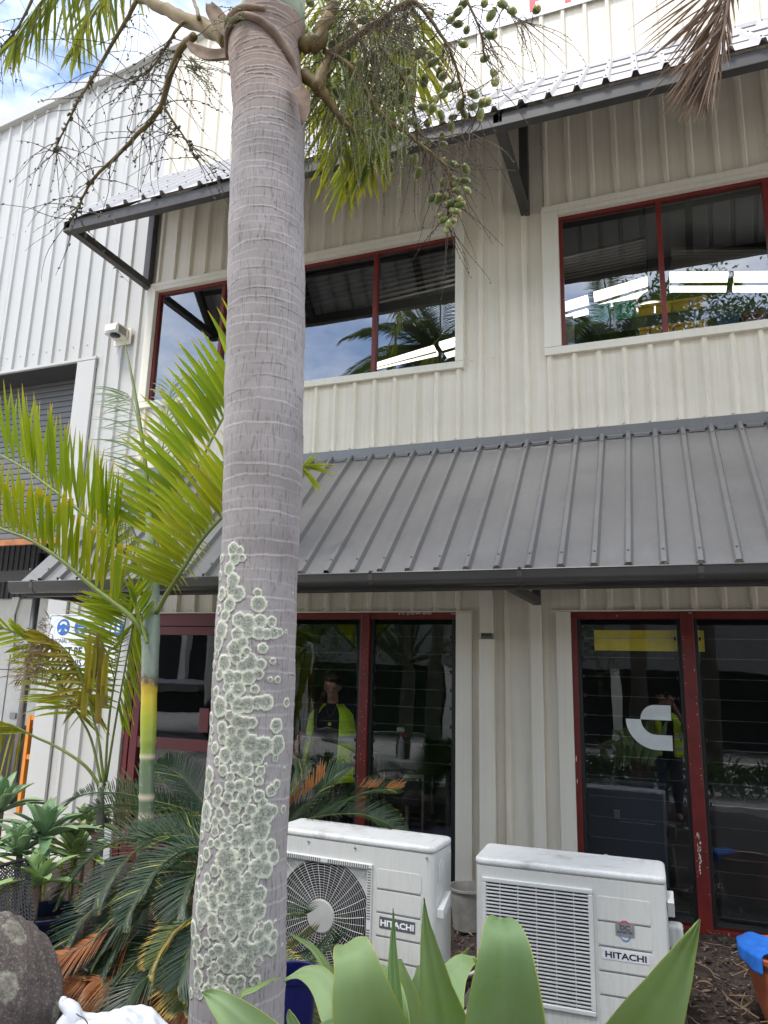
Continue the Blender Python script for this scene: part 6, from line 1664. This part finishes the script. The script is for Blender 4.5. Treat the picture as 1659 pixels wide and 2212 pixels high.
frond(SP, PP([(214, 1800), (185, 1822), (150, 1838), (104, 1849), (52, 1867), (16, 1884), (-30, 1905)], YB - .25, YB - .85), .006, .003,
      [((-.12, -1, 0), (-.28, -1, 0), .26, .30, .26, .022, .15, .1), ((-.9, .5, 0), (-.95, .35, 0), .20, .24, .26, .020, .4, .1), ((.95, .05, 0), (.6, -.8, 0), .3, .2, .1, .018, .4, .1)], M['frond'], sep=True, n=9, t0=.30, jit=.1, seg=6, flab='low yellow green frond over the potted agave')
# fern-like pale fronds by the red door post
PF = thing('door_fern', at(255, 1790, -.9), 'pale green feathery young palm beside the red door post', 'plant')
for (l, d0, d1) in (([(258, 1800), (262, 1760), (285, 1720), (318, 1695), (350, 1680)], (-.5, .85), (-.3, .9)), ([(256, 1800), (250, 1770), (243, 1750), (236, 1740)], (-.9, .1), (-.9, .0)), ([(258, 1800), (275, 1770), (300, 1745), (330, 1730)], (-.3, .9), (-.2, .9)), ([(255, 1800), (235, 1790), (215, 1780)], (-.3, .9), (-.5, .8))):
    frond(PF, PP(l, -.9, -1.0), .005, .002, [((*d0, 0), (*d1, 0), .2, .22, .12, .018, .35, .1), ((.8, -.3, 0), (.9, -.2, 0), .12, .14, .1, .016, .5, .2)], M['frond_pale'], n=11, t0=.25, jit=.12)

# ================================================================== CYCAD
CY = thing('cycad', at(500, 1900, -1.75), 'large dark green cycad with arching comb like fronds and orange dead lower leaves', 'cycad')
cc = at(500, 1880, -1.65)
MB().lathe([(.14, 0), (.17, .1), (.16, .35), (.13, .5), (.06, .58)], (cc.x, cc.y, .03), 20).build('stem', M['husk'], CY, smooth=True)
def cyc(l, Y0, Y1, mat='cycad', L=.21, n=64, w=.0075, droop=.30, sd=1., up=0.25, r=.006, t0=.12, lab=None, rows=2):
    P_ = PP(l, Y0, Y1); pts = bez(P_, 30); rb = MB(); rb.tube(pts, [r + (.0018 - r) * i / 30 for i in range(31)], 6, t=(0, .5, 0))
    fo = rb.build('frond', M['cycad_y'] if mat != 'cycad_dead' else M['husk'], CY, smooth=True, attr=True, label=lab); b = MB()
    for s in (-1, 1):
        for i in range(n):
            t = t0 + (.995 - t0) * i / (n - 1); u = t * 30; k = min(int(u), 29); p = pts[k].lerp(pts[k + 1], u - k)
            T = (pts[k + 1] - pts[k]).normalized(); N = V((0, -.35, 1)); N = (N - T * N.dot(T)).normalized(); S = T.cross(N)
            f = .45 + .55 * sin(pi * min(1, t * .9 + .12)) if t < .6 else 1 - .75 * ((t - .6) / .4) ** 2
            dd = S * s * .85 + T * (.55 + .5 * t) + N * up + V((U(-1, 1), U(-1, 1), U(-1, 1))) * .05
            if rnd() < .012: continue
            b.blade(p, dd, L * f * U(.93, 1.05), w, N, droop=droop, fold=.2, n=4, peak=.2, yel=(1. if (mat == 'cycad' and rnd() < .02) else 0))
    b.build('leaflets', M[mat], fo, smooth=True, attr=True, kind='stuff')
cyc([(500, 1850), (437, 1813), (367, 1806), (317, 1820), (267, 1862), (227, 1915), (200, 1960)], -1.8, -2.25, L=.23, n=84)
cyc([(490, 1850), (433, 1815), (367, 1800), (283, 1806), (217, 1838), (167, 1885), (125, 1945)], -1.75, -2.1, L=.25, n=90)
cyc([(490, 1900), (450, 1885), (427, 1885), (400, 1925), (383, 1980)], -2.3, -2.5, L=.20, n=60)
cyc([(500, 1880), (400, 1861), (333, 1881), (267, 1918), (207, 1958), (160, 2015), (123, 2085)], -1.9, -2.35, L=.24, n=86)
cyc([(500, 1950), (423, 1975), (367, 2025), (327, 2090)], -2.45, -2.6, 'cycad_y', L=.17, n=54)
cyc([(500, 1960), (420, 2005), (367, 2050), (327, 2100), (290, 2140), (266, 2190)], -2.2, -2.55, L=.22, n=74)
cyc([(500, 1940), (420, 1990), (367, 2020), (320, 2050), (267, 2090), (225, 2165)], -2.1, -2.45, L=.23, n=76)
cyc([(500, 1900), (400, 1925), (333, 1941), (283, 1991), (240, 2050), (207, 2110)], -2.05, -2.4, L=.23, n=76)
cyc([(500, 1900), (420, 1905), (350, 1915), (290, 1945), (235, 1990), (185, 2050)], -2.0, -2.3, L=.23, n=76)
cyc([(500, 1980), (440, 2060), (410, 2110), (395, 2180)], -2.4, -2.6, 'cycad_y', L=.19, n=52)
cyc([(500, 1950), (440, 2000), (410, 2060), (385, 2130)], -2.5, -2.65, L=.2, n=56)
cyc([(490, 1800), (440, 1735), (400, 1685), (365, 1660), (338, 1650)], -1.4, -1.3, L=.22, n=60)
cyc([(490, 1820), (440, 1781), (383, 1756), (333, 1742), (300, 1745)], -1.4, -1.35, L=.20, n=60)
cyc([(490, 1800), (420, 1755), (333, 1730), (265, 1714), (205, 1712), (165, 1724), (138, 1745)], -1.42, -1.40, L=.19, n=80)
cyc([(490, 1810), (420, 1765), (330, 1742), (233, 1738), (187, 1755), (150, 1780)], -1.42, -1.46, L=.18, n=70)
cyc([(500, 1850), (430, 1830), (380, 1845), (340, 1880), (300, 1930), (270, 1990)], -2.2, -2.45, L=.21, n=70)
cyc([(500, 1850), (450, 1830), (400, 1850), (330, 1900), (285, 1960), (240, 2020), (205, 2075)], -2.15, -2.35, L=.23, n=74)
cyc([(500, 1850), (430, 1840), (370, 1860), (310, 1910), (265, 1960), (225, 2000)], -1.7, -2.0, L=.22, n=70)
cyc([(560, 1850), (620, 1775), (670, 1728), (713, 1688), (745, 1662)], -1.45, -1.25, L=.21, n=58, lab='frond with dry orange leaflets rising behind the left air conditioner')
cyc([(560, 1850), (640, 1790), (690, 1755), (736, 1732), (803, 1708), (862, 1706)], -1.40, -1.20, L=.19, n=62)
cyc([(560, 1830), (640, 1780), (700, 1762), (770, 1758), (820, 1771), (868, 1798)], -1.45, -1.50, L=.16, n=62, up=.4)
cyc([(560, 1820), (610, 1740), (640, 1700), (655, 1660)], -1.4, -1.35, L=.20, n=50)
cyc([(560, 1990), (600, 1985), (640, 1972), (662, 1975)], -2.2, -2.3, L=.12, n=34)
cyc([(560, 2060), (620, 2085), (670, 2075), (705, 2048), (725, 2040)], -2.3, -2.35, L=.17, n=46)
cyc([(560, 2040), (610, 2052), (645, 2035), (685, 2008)], -2.2, -2.25, 'cycad_y', L=.10, n=34)
cyc([(560, 2040), (610, 2088), (640, 2150), (663, 2215), (670, 2260)], -2.4, -2.5, 'cycad_y', L=.13, n=46)
for l in ([(260, 1990), (200, 2030), (150, 2058), (100, 2072)], [(300, 2010), (240, 2075), (190, 2110), (128, 2128)], [(320, 2040), (270, 2095), (225, 2130), (185, 2168)], [(420, 2080), (380, 2120), (330, 2150), (290, 2165)], [(440, 2100), (400, 2150), (370, 2200), (360, 2240)], [(340, 2060), (290, 2090), (240, 2110), (200, 2120)], [(420, 2090), (430, 2150), (440, 2210)]):
    cyc(l, -2.3, -2.45, 'cycad_dead', L=.20, n=44, droop=.5, up=-.1, lab='collapsed orange brown dead frond')
b = MB()
for k in range(44):   # bleached leaflets on the fronds over the left air conditioner
    s = U(0, 1); p = at(605 + 95 * s, 1760 - 78 * s, -1.38); b.blade(p, CA * U(-.1, .25) + CB + V((U(-1, 1), 0, 0)) * .1, U(.07, .17), .008, -CC, droop=.1, n=4, r=U(.6, 1))
for k in range(40):
    s = U(0, 1); p = at(770 + 95 * s, 1700 + 4 * s, -1.25); b.blade(p, CA * .55 + CB * U(.2, .9), U(.04, .09), .006, -CC, droop=.3, n=3, r=U(.5, 1))
b.build('bleached_leaflets', M['cycad_dead'], CY, smooth=True, attr=True, kind='stuff')

# ================================================================== AGAVES
def agleaf(parent, cl, widths, depthfold=.22, mat='agave', nrm=None, th=.006, n=26, label=None, edge=True, nm='leaf'):
    """cl: world centreline base -> tip. widths at even steps. a thick channelled leaf with pale margins"""
    pts = bez(cl, n); b = MB(); r = rnd(); rows = []
    Tm = (pts[n // 2 + 1] - pts[n // 2 - 1]).normalized(); sref = Tm.cross(V(nrm or -CC)).normalized()
    xs = np.linspace(0, 1, len(widths)); across = [-1, -.95, -.6, -.25, 0, .25, .6, .95, 1]
    for i, p in enumerate(pts):
        t = i / n; T = (pts[min(i + 1, n)] - pts[max(i - 1, 0)]).normalized(); N = V(nrm or -CC)
        S = (sref - T * sref.dot(T)).normalized(); N = S.cross(T); w = float(np.interp(t, xs, widths)) / 2; w = max(w, .0008)
        row = []
        for c in across:
            ed = abs(c); dep = depthfold * w * (c * c)
            row.append(b.av(p + S * (w * c) + N * (dep + .002 * sin(c * 7 + r * 9) ), (t, r, 1. if ed > .99 and edge else 0.)))
        back = []
        for c in reversed(across[1:-1]):
            dep = depthfold * w * (c * c); q = th * (1 - c * c) * min(1, w / .03)
            back.append(b.av(p + S * (w * c) + N * (dep - q - .0006), (t, r, 0.)))
        rows.append(row + back)
    m = len(rows[0])
    for a, c in zip(rows, rows[1:]):
        for j in range(m): b.f.append((a[j], a[(j + 1) % m], c[(j + 1) % m], c[j]))
    b.f.append(tuple(reversed(rows[0]))); b.f.append(tuple(rows[-1]))
    return b.build(nm, M[mat], parent, smooth=True, attr=True, label=label)
AG = thing('agave', at(960, 2300, -4.25), 'large lime green foreground agave with yellow edged leaves at the bottom of the picture', 'agave')
ag0 = at(960, 2560, -4.2)
MB().tube([V((ag0.x, ag0.y + .05, 0)), V((ag0.x, ag0.y + .02, ag0.z * .5)), V((ag0.x, ag0.y, ag0.z + .03))], [.06, .05, .06], 14).build('stem', M['husk'], AG, smooth=True)
def L_(pts, ws, Ys, **k):
    P_ = [at(x, y, Ys[i] if hasattr(Ys, '__len__') else Ys) for i, (x, y) in enumerate(pts)]
    sc_ = []
    for i, w in enumerate(ws):
        j = i * (len(P_) - 1) / (len(ws) - 1); q = P_[int(round(j))]; sc_.append(w / F_ * (q - CAM).dot(CC))
    return agleaf(AG, P_, sc_, **k)
# broad bent leaf, left of centre
L_([(870, 2520), (835, 2360), (808, 2230), (785, 2140), (770, 2080), (757, 2050), (750, 2040), (746, 2041)], [60, 150, 170, 136, 100, 72, 48, 10], [-4.1, -4.28, -4.36, -4.38, -4.37, -4.34, -4.26, -4.16], nrm=(-CC * 1. + CA * -.15))
# tall spike
L_([(985, 2520), (975, 2360), (958, 2230), (940, 2130), (927, 2050), (919, 1990), (916, 1940)], [60, 150, 118, 70, 42, 17, 1], [-4.12, -4.25, -4.35, -4.4, -4.42, -4.43, -4.43], nrm=(-CC + CA * .2))
# broad bent leaf, right of centre
L_([(1075, 2560), (1085, 2400), (1088, 2260), (1088, 2150), (1090, 2070), (1088, 2020), (1084, 1994), (1082, 1985), (1080, 1986)], [80, 190, 190, 160, 124, 92, 62, 36, 6], [-4.1, -4.3, -4.42, -4.46, -4.47, -4.46, -4.43, -4.38, -4.3])
# right leaf, pointed, leaning right
L_([(1180, 2600), (1290, 2400), (1385, 2230), (1440, 2130), (1475, 2060), (1500, 2010), (1512, 1985)], [60, 190, 145, 92, 50, 18, 1], [-4.1, -4.3, -4.42, -4.46, -4.48, -4.5, -4.5], nrm=(-CC + CA * -.25 + CB * .1))
# left leaf entering from the bottom left
L_([(850, 2560), (700, 2420), (600, 2300), (540, 2230), (490, 2180), (455, 2152), (436, 2144)], [60, 130, 120, 90, 55, 26, 1], [-4.1, -4.4, -4.5, -4.52, -4.52, -4.5, -4.5], nrm=(-CC + CB * .8))
# thin spikes and curled smaller leaves
L_([(862, 2330), (856, 2200), (850, 2100), (849, 2040), (850, 1995), (849, 1962)], [30, 36, 26, 15, 7, 1], -4.05)
L_([(900, 2360), (888, 2240), (878, 2160), (868, 2110), (863, 2072)], [40, 62, 56, 36, 10], -3.9)
L_([(850, 2330), (848, 2210), (838, 2130), (826, 2095), (808, 2082), (798, 2088)], [50, 74, 62, 46, 28, 6], [-4, -4.02, -4.0, -3.95, -3.9, -3.9], nrm=(-CC * .7 + CB * .5 + CA * .3))
L_([(800, 2360), (760, 2260), (722, 2170), (690, 2118), (655, 2102), (628, 2110), (612, 2120)], [50, 84, 74, 52, 28, 12, 2], [-4.1, -4.15, -4.15, -4.1, -4.05, -4.0, -4.0], nrm=(-CC * .7 + CB * .7 - CA * .3))
L_([(742, 2240), (725, 2150), (706, 2092), (676, 2048), (645, 2028), (622, 2014)], [26, 30, 22, 14, 8, 1], [-3.9] * 6, nrm=(-CC + CB * .3))
L_([(770, 2260), (745, 2170), (728, 2120), (722, 2085)], [40, 56, 44, 12], -3.85)
L_([(950, 2330), (965, 2200), (975, 2120), (1000, 2082), (1022, 2074), (1036, 2078)], [50, 70, 62, 40, 18, 2], [-3.95, -3.95, -3.9, -3.85, -3.8, -3.8], nrm=(-CC * .8 + CB * .5))
L_([(950, 2260), (965, 2130), (988, 2080), (1015, 2046)], [30, 38, 20, 1], -3.75)
L_([(890, 2300), (905, 2180), (912, 2120), (905, 2085)], [50, 66, 52, 10], -3.75)
L_([(640, 2300), (690, 2230), (745, 2205), (770, 2212)], [20, 26, 20, 4], -4.3, nrm=(-CC * .5 + CB))
L_([(560, 2250), (520, 2160), (555, 2135), (606, 2107)], [8, 14, 12, 1], -4.0, nrm=(-CC * .5 + CB))
L_([(690, 2320), (650, 2240), (630, 2200), (624, 2180)], [24, 30, 22, 3], -4.0)
L_([(930, 2420), (1000, 2300), (1010, 2230), (985, 2200)], [60, 90, 70, 12], -4.0)
L_([(760, 2420), (740, 2290), (742, 2230), (760, 2200)], [60, 80, 60, 12], -4.25)
for l, ws_ in (([(545, 120), (510, 85), (478, 55), (462, 30), (452, 8)], [44, 48, 40, 34, 14]), ([(530, 120), (490, 125), (455, 126), (425, 112), (405, 92)], [34, 44, 40, 30, 8]), ([(640, 190), (655, 215), (658, 245), (652, 270)], [26, 30, 22, 4])):
    agleaf(PALM, [at(x, y, -3.56) for x, y in l], [w / 560 for w in ws_], .5, 'husk', nm='old_sheath', nrm=-CC + CB * .4)
# rosettes in the pot at the left
def rosette(px, py, Y, n, Lr, w, lab, mat='agave_blue', pot_to=None, up=.55):
    c = at(px, py, Y); t = thing('potted_agave' if mat == 'agave_blue' else 'agave', (c.x, c.y, .03), lab, 'agave', 'agaves at the left of the bed')
    for i in range(n):
        a = i * 2.399 + .6; f = i / n; el = radians(86 - 84 * f); L = Lr * (.70 + .40 * f) * U(.85, 1.1)
        d = V((cos(a) * cos(el), sin(a) * cos(el), sin(el))); side = d.cross(V((0, 0, 1))).normalized() if abs(d.z) < .98 else V((1, 0, 0))
        N = side.cross(d).normalized(); N = N if N.z > 0 else -N
        P_ = [c + d * (L * s) + V((0, 0, -1)) * (L * s * s * (.04 + .22 * f)) + N * (.02 * sin(s * 3)) for s in (0, .2, .4, .6, .8, .92, 1)]
        agleaf(t, P_, [w * .5, w * .8, w * 1.05, w * 1.1, w * .85, w * .45, .001], .35, mat, nrm=N, th=.005, n=12, edge=False)
    MB().tube([V((c.x, c.y, .02)), V((c.x, c.y, c.z * .6)), c], .018, 10).build('stem', M['husk'], t, smooth=True)
    return t, c
rosette(95, 1815, -1.95, 26, .34, .066, 'blue green agave rosette, the largest of those at the left edge')
rosette(42, 1850, -2.1, 22, .28, .060, 'lower blue green agave rosette in front of the largest one')
rosette(2, 1755, -1.7, 18, .34, .066, 'agave with narrow dry hanging leaves cut by the left picture edge')
rosette(80, 1915, -2.15, 15, .28, .062, 'drooping olive agave hanging over the dark blue pot', mat='agave')
rosette(160, 1850, -1.7, 20, .28, .062, 'olive broad leaved agave behind the curved brown stem', mat='agave')
rosette(185, 1790, -1.2, 14, .24, .060, 'small pale agave against the white wall beside the palm stem', mat='agave')
pc2 = at(97, 1990, -2.15); pot('blue_pot', V((pc2.x, -2.15, .02)), .17, .34, M['bluepot'], 'dark blue glazed pot under the drooping agave at the left')
pc3 = at(652, 2150, -2.6); pot('blue_pot', V((pc3.x - .03, pc3.y, .0)), .085, at(652, 2095, -2.6).z, simple('cobalt_pot', (.006, .008, .07), .3), 'small cobalt blue pot just right of the palm trunk base')
MB().tube(bez([at(112, 1800, -1.75), at(130, 1790, -1.75), at(150, 1785, -1.75), at(182, 1785, -1.75), at(200, 1800, -1.75), at(203, 1830, -1.75), V((at(203, 1830, -1.75).x, -1.75, .02))], 26), .018, 10).build('curved_stem', M['husk'], smooth=True, label='curved brown fibrous plant stem arching between the potted agaves', cat='stem')
# woven black mesh panel and hose
MP = thing('mesh_seat', at(20, 1960, -2.3), 'black woven mesh seat panel behind the rocks at the left edge', 'mesh seat')
o0, o1, o2 = at(-40, 1880, -2.2), at(62, 1855, -2.15), at(-40, 2020, -2.5)
ex, ey = (o1 - o0), (o2 - o0)
b = MB()
for i in range(34):
    b.tube([o0 + ex * (k / 30) + ey * (i / 33) + V((0, 0, .004 * (-1) ** (k + i))) for k in range(31)], .0035, 4, cap=False)
for i in range(20):
    b.tube([o0 + ex * (i / 19) + ey * (k / 20) for k in range(21)], .002, 4, cap=False)
b.build('mesh', M['mesh'], MP, kind='stuff')
for s in (0, 1): MB().tube([o0 + ey * s, o0 + ex + ey * s], .010, 8).build('rail', M['mesh'], MP)
for s in (0, 1): MB().tube([o0 + ex + ey * s, V(((o0 + ex + ey * s).x, (o0 + ex + ey * s).y, .03))], .010, 8).build('leg', M['mesh'], MP)
MB().tube(bez([at(122, 2010, -2.25), at(135, 2040, -2.3), at(150, 2062, -2.35), at(170, 2080, -2.4), at(190, 2100, -2.45)], 16), .010, 8).build('hose', M['hose'], smooth=True, label='short black hose lying on the mulch beside the large rock', cat='hose')

# ================================================================== ROCKS, BAG
def rock(nm, c, r, lab, seed, sq=(1, 1, 1)):
    rs = random.Random(seed); bm = bmesh.new(); bmesh.ops.create_icosphere(bm, subdivisions=5, radius=1)
    ph = [[rs.uniform(0, 6) for _ in range(3)] for _ in range(5)]
    pl_ = [(V((rs.uniform(-1, 1), rs.uniform(-1, 1), rs.uniform(-.3, 1))).normalized(), rs.uniform(.72, .9)) for _ in range(7)]
    for v in bm.verts:
        p = v.co.copy()
        for n_, d in pl_:
            q = p.dot(n_)
            if q > d: p -= n_ * (q - d) * .75
        k = 1 + .05 * sin(p.x * 3 + ph[0][0]) * cos(p.y * 4 + ph[1][0]) + .025 * sin(p.z * 9 + ph[2][0] + p.x * 5) + .012 * sin(p.x * 23 + p.y * 19) + rs.uniform(-.004, .004)
        v.co = V((p.x * k * r[0], p.y * k * r[1], p.z * k * r[2]))
    me = bpy.data.meshes.new(nm); bm.to_mesh(me); bm.free()
    for q in me.polygons: q.use_smooth = True
    me.materials.append(M['rock']); o = bpy.data.objects.new(nm, me); COL.objects.link(o); o.location = c
    o.rotation_euler = (0, radians(10), .5); return tag(o, lab, 'rock')
rk = at(-35, 2185, -2.85); rock('lichen_rock', V((rk.x, rk.y, .17)), (.31, .27, .41), 'large brown rock with pale lichen circles in the bottom left corner', 5)
rk = at(20, 1962, -2.35); rock('dark_rock', V((rk.x - .02, rk.y, .2)), (.13, .14, .20), 'small dark rock behind the large lichen covered rock', 9)
def bag():
    c = at(225, 2230, -2.95); c.z = max(c.z - .05, .10)
    b = MB(); nu, nv = 70, 46
    def zt(u, v):
        e = max(0, 1 - abs(u) ** 3.2) ** .42 * max(0, 1 - abs(v) ** 3.2) ** .42
        w = .010 * sin(9 * u + 5 * v + 2 * sin(3 * v)) + .007 * sin(17 * v - 7 * u + 3 * sin(4 * u)) + .004 * sin(31 * u + 13 * v) + .0035 * abs(sin(11 * u - 9 * v + 2 * sin(5 * u)))
        h0 = .15 + .085 * math.exp(-((u - .25) / .5) ** 2) + .06 * math.exp(-((u + .75) / .2) ** 2 - ((v - .1) / .6) ** 2)
        cr_ = .007 * abs(sin(7 * u + 4 * v + 1.5 * sin(3 * v))) ** .5 + .006 * abs(sin(13 * v - 5 * u + 2 * sin(4 * u))) ** .5
        return e * (h0 + w * .5 - cr_)
    for side in (1, 0):
        for j in range(nv + 1):
            for i in range(nu + 1):
                u, v = -1 + 2 * i / nu, -1 + 2 * j / nv
                b.av((c.x + .02 + .29 * u + .03 * v * u, c.y + .18 * v + .02 * u * u, c.z - .09 + (zt(u, v) if side else -.01)))
    K = (nu + 1) * (nv + 1)
    for s_ in (0, 1):
        for j in range(nv):
            for i in range(nu):
                q = s_ * K + j * (nu + 1) + i; f = (q, q + 1, q + nu + 2, q + nu + 1); b.f.append(f if s_ == 0 else tuple(reversed(f)))
    t = thing('sack', (c.x, c.y, c.z - .14), 'white woven plastic sack with tied corner lying on the mulch', 'sack')
    b.build('sack_body', M['bag'], t, smooth=True)
    k = at(138, 2165, -2.95)
    b = MB()
    P_ = [c + V((-.19, 0, .03)), k.lerp(c, .25), k, k + CB * .02 + CA * .006]
    b.tube(bez(P_, 12), list(np.interp(np.linspace(0, 1, 13), [0, .5, .85, 1], [.045, .028, .015, .004])), 12).build('tied_corner', M['bag'], t, smooth=True)
    MB().tube(bez([at(165, 2190, -3.12), at(172, 2195, -3.12), at(182, 2200, -3.12), at(190, 2212, -3.12)], 10), .002, 5).build('twig', M['twig_dark'], t)
bag()

# ================================================================== WHAT THE WINDOWS MIRROR: the other side of the yard
def far_palm(x, y, h, lab, seed):
    rs = random.Random(seed)
    t = thing('background_palm', (x, y, 0), lab, 'palm tree', 'palms across the yard')
    MB().tube([V((x, y, 0)), V((x + .1, y, h * .5)), V((x, y, h))], [.17, .13, .11], 14).build('trunk', M['bark'], t, smooth=True)
    for k in range(22):
        a = k * 2.4; el = rs.uniform(-.2, 1.15); L = rs.uniform(2.2, 3.0)
        P_ = []; p = V((x, y, h)); d = V((cos(a) * cos(el), sin(a) * cos(el), sin(el) + .2)).normalized()
        for i in range(7): P_.append(p.copy()); p = p + d * (L / 6); d = (d + V((0, 0, -.28))).normalized()
        pts = bez(P_, 18); rb = MB(); rb.tube(pts, [.03 - .025 * i / 18 for i in range(19)], 5); fo = rb.build('frond', M['petiole'], t)
        b = MB()
        for i in range(66):
            for s in (-1, 1):
                u = (.12 + .87 * i / 66) * 18; q = int(u); pp = pts[q].lerp(pts[min(q + 1, 18)], u - q); T = (pts[min(q + 1, 18)] - pts[q]).normalized(); S = T.cross(V((0, 0, 1))).normalized()
                b.blade(pp, S * s + T * .7 + V((0, 0, -.15)), rs.uniform(.5, .75) * (1 - .4 * i / 66), .04, V((0, 0, 1)), droop=.9, n=3)
        b.build('leaflets', M['tree_leaf'], fo, attr=True, kind='stuff')
far_palm(-4.6, -9.5, 8.6, 'tall palm across the yard, mirrored in the middle upper window', 1)
far_palm(-.5, -8.8, 7.6, 'tall palm across the yard, mirrored in the upper right window', 2)
far_palm(3.6, -11, 6.0, 'palm across the yard mirrored at the far right', 3)
def tree(x, y, h, r, lab, seed, n=2600):
    rs = random.Random(seed); t = thing('background_tree', (x, y, 0), lab, 'tree', 'trees across the yard')
    b = MB(); b.tube([V((x, y, 0)), V((x + .1, y, h * .4)), V((x - .1, y, h * .75))], [.22, .16, .08], 10)
    cl = []
    for k in range(26):
        a = rs.uniform(0, 6.28); e = rs.uniform(-.3, 1.3); q = V((x + r * .8 * cos(a) * cos(e), y + r * .8 * sin(a) * cos(e), h * .62 + r * sin(e))); cl.append(q)
        b.tube([V((x, y, h * .45)), V((x, y, h * .5)).lerp(q, .6), q], [.06, .03, .01], 5)
    b.build('trunk', M['bark'], t, smooth=True); b = MB()
    for i in range(n):
        c = rs.choice(cl); p = c + V((rs.gauss(0, .4), rs.gauss(0, .4), rs.gauss(0, .35)))
        b.blade(p, (rs.uniform(-1, 1), rs.uniform(-1, 1), rs.uniform(-1, .5)), rs.uniform(.09, .19), rs.uniform(.04, .08), (rs.uniform(-1, 1), rs.uniform(-1, 1), 1), n=2, droop=.3)
    b.build('crown', M['tree_leaf'], t, attr=True, kind='stuff')
k = 0
for x, y, h, r in ((-10.5, -13, 5.2, 2.3), (-6.8, -14, 5.6, 2.5), (-2.8, -12.5, 5.0, 2.2), (.9, -12.5, 12.2, 3.4), (5.4, -13.2, 12.0, 3.4), (10.2, -13, 11.6, 3.2), (13.5, -15, 9, 3.2), (-16, -18, 6, 3), (17, -18, 7.5, 3.4)):
    k += 1; tree(x, y, h, r, 'leafy tree number %d from the left beyond the footpath' % k if False else ['leafy tree farthest left but one across the yard', 'broad tree behind the left footpath end', 'low tree facing the red door', 'tree facing the wall between the windows', 'tall tree facing the right hand window', 'tall tree right of the tree facing the right window', 'spreading tree far to the right across the yard', 'distant tree at the far left of the yard', 'distant tree at the far right of the yard'][k - 1], k, 12000 if h > 11 else 3600)
b = MB()
for k in range(9000):
    x = U(-5, 14); y = U(-11.2, -9.9); b.blade((x, y, U(.0, .5)), (U(-1, 1), U(-1, 1), U(.1, 1)), U(.1, .3), U(.03, .08), (U(-1, 1), U(-1, 1), 1), n=2, droop=.6)
b.build('shrubbery', M['tree_leaf'], attr=True, kind='stuff')
OS = thing('opposite_shed', (0, -26, 0), 'grey metal shed with a wide dark opening across the yard', 'building')
b = MB(); xs = np.arange(-30, 26.01, .3); 
lo = [b.av((x, -26 + (.03 if i % 2 else -.03), 3.2)) for i, x in enumerate(xs)]; hi = [b.av((x, -26 + (.03 if i % 2 else -.03), 6.5)) for i, x in enumerate(xs)]
for i in range(len(lo) - 1): b.f.append((lo[i], lo[i + 1], hi[i + 1], hi[i]))
b.build('cladding', simple('dull_shed_sheet', (.16, .16, .155), .7), OS)
for x in range(-30, 27, 7): MB().box(x, x + .4, -26.1, -25.7, 0, 3.2).build('column', M['truck'], OS)
MB().box(-30, 26, -33, -32.9, 0, 6.4).build('rear_wall', M['interior'], OS)
MB().quad((-30, -33, 6.5), (26, -33, 6.5), (26, -26, 6.51), (-30, -26, 6.51)).build('roof', M['roof_top'], OS)
# parked flatbed truck mirrored in the red door
FT = thing('flatbed_truck', (-11, -8.5, 0), 'dark flatbed truck parked across the yard, mirrored in the glass of the red door', 'truck')
MB().box(-15, -9.2, -9.6, -7.6, 1.0, 1.18).build('tray', M['steel'], FT, bevel=.02)
MB().box(-9.1, -7.4, -9.6, -7.6, .7, 2.7).build('cab', M['truck'], FT, bevel=.15)
MB().box(-8.6, -7.8, -7.62, -7.58, 1.7, 2.4).build('cab_window', M['black'], FT, bevel=.02)
MB().box(-15, -7.6, -9.2, -8.0, .55, .95).build('chassis', M['black'], FT)
for x in (-14, -12.9, -8.4):
    for y in (-7.62, -9.3):
        w = MB().lathe([(.0, .0), (.26, .0), (.30, .06), (.46, .04), (.5, .08), (.5, .24), (.46, .28)], (0, 0, 0), 30, capb=False, capt=True).build('wheel', M['black'], FT, local=True, smooth='auto')
        w.matrix_local = Matrix.Translation(V((x + 11, y + 8.5, .5))) @ Matrix.Rotation(-pi / 2, 4, 'X')
        h_ = MB().lathe([(.0, -.004), (.22, -.004), (.25, .02)], (0, 0, 0), 24, capb=False).build('hub', M['steel'], w, local=True)
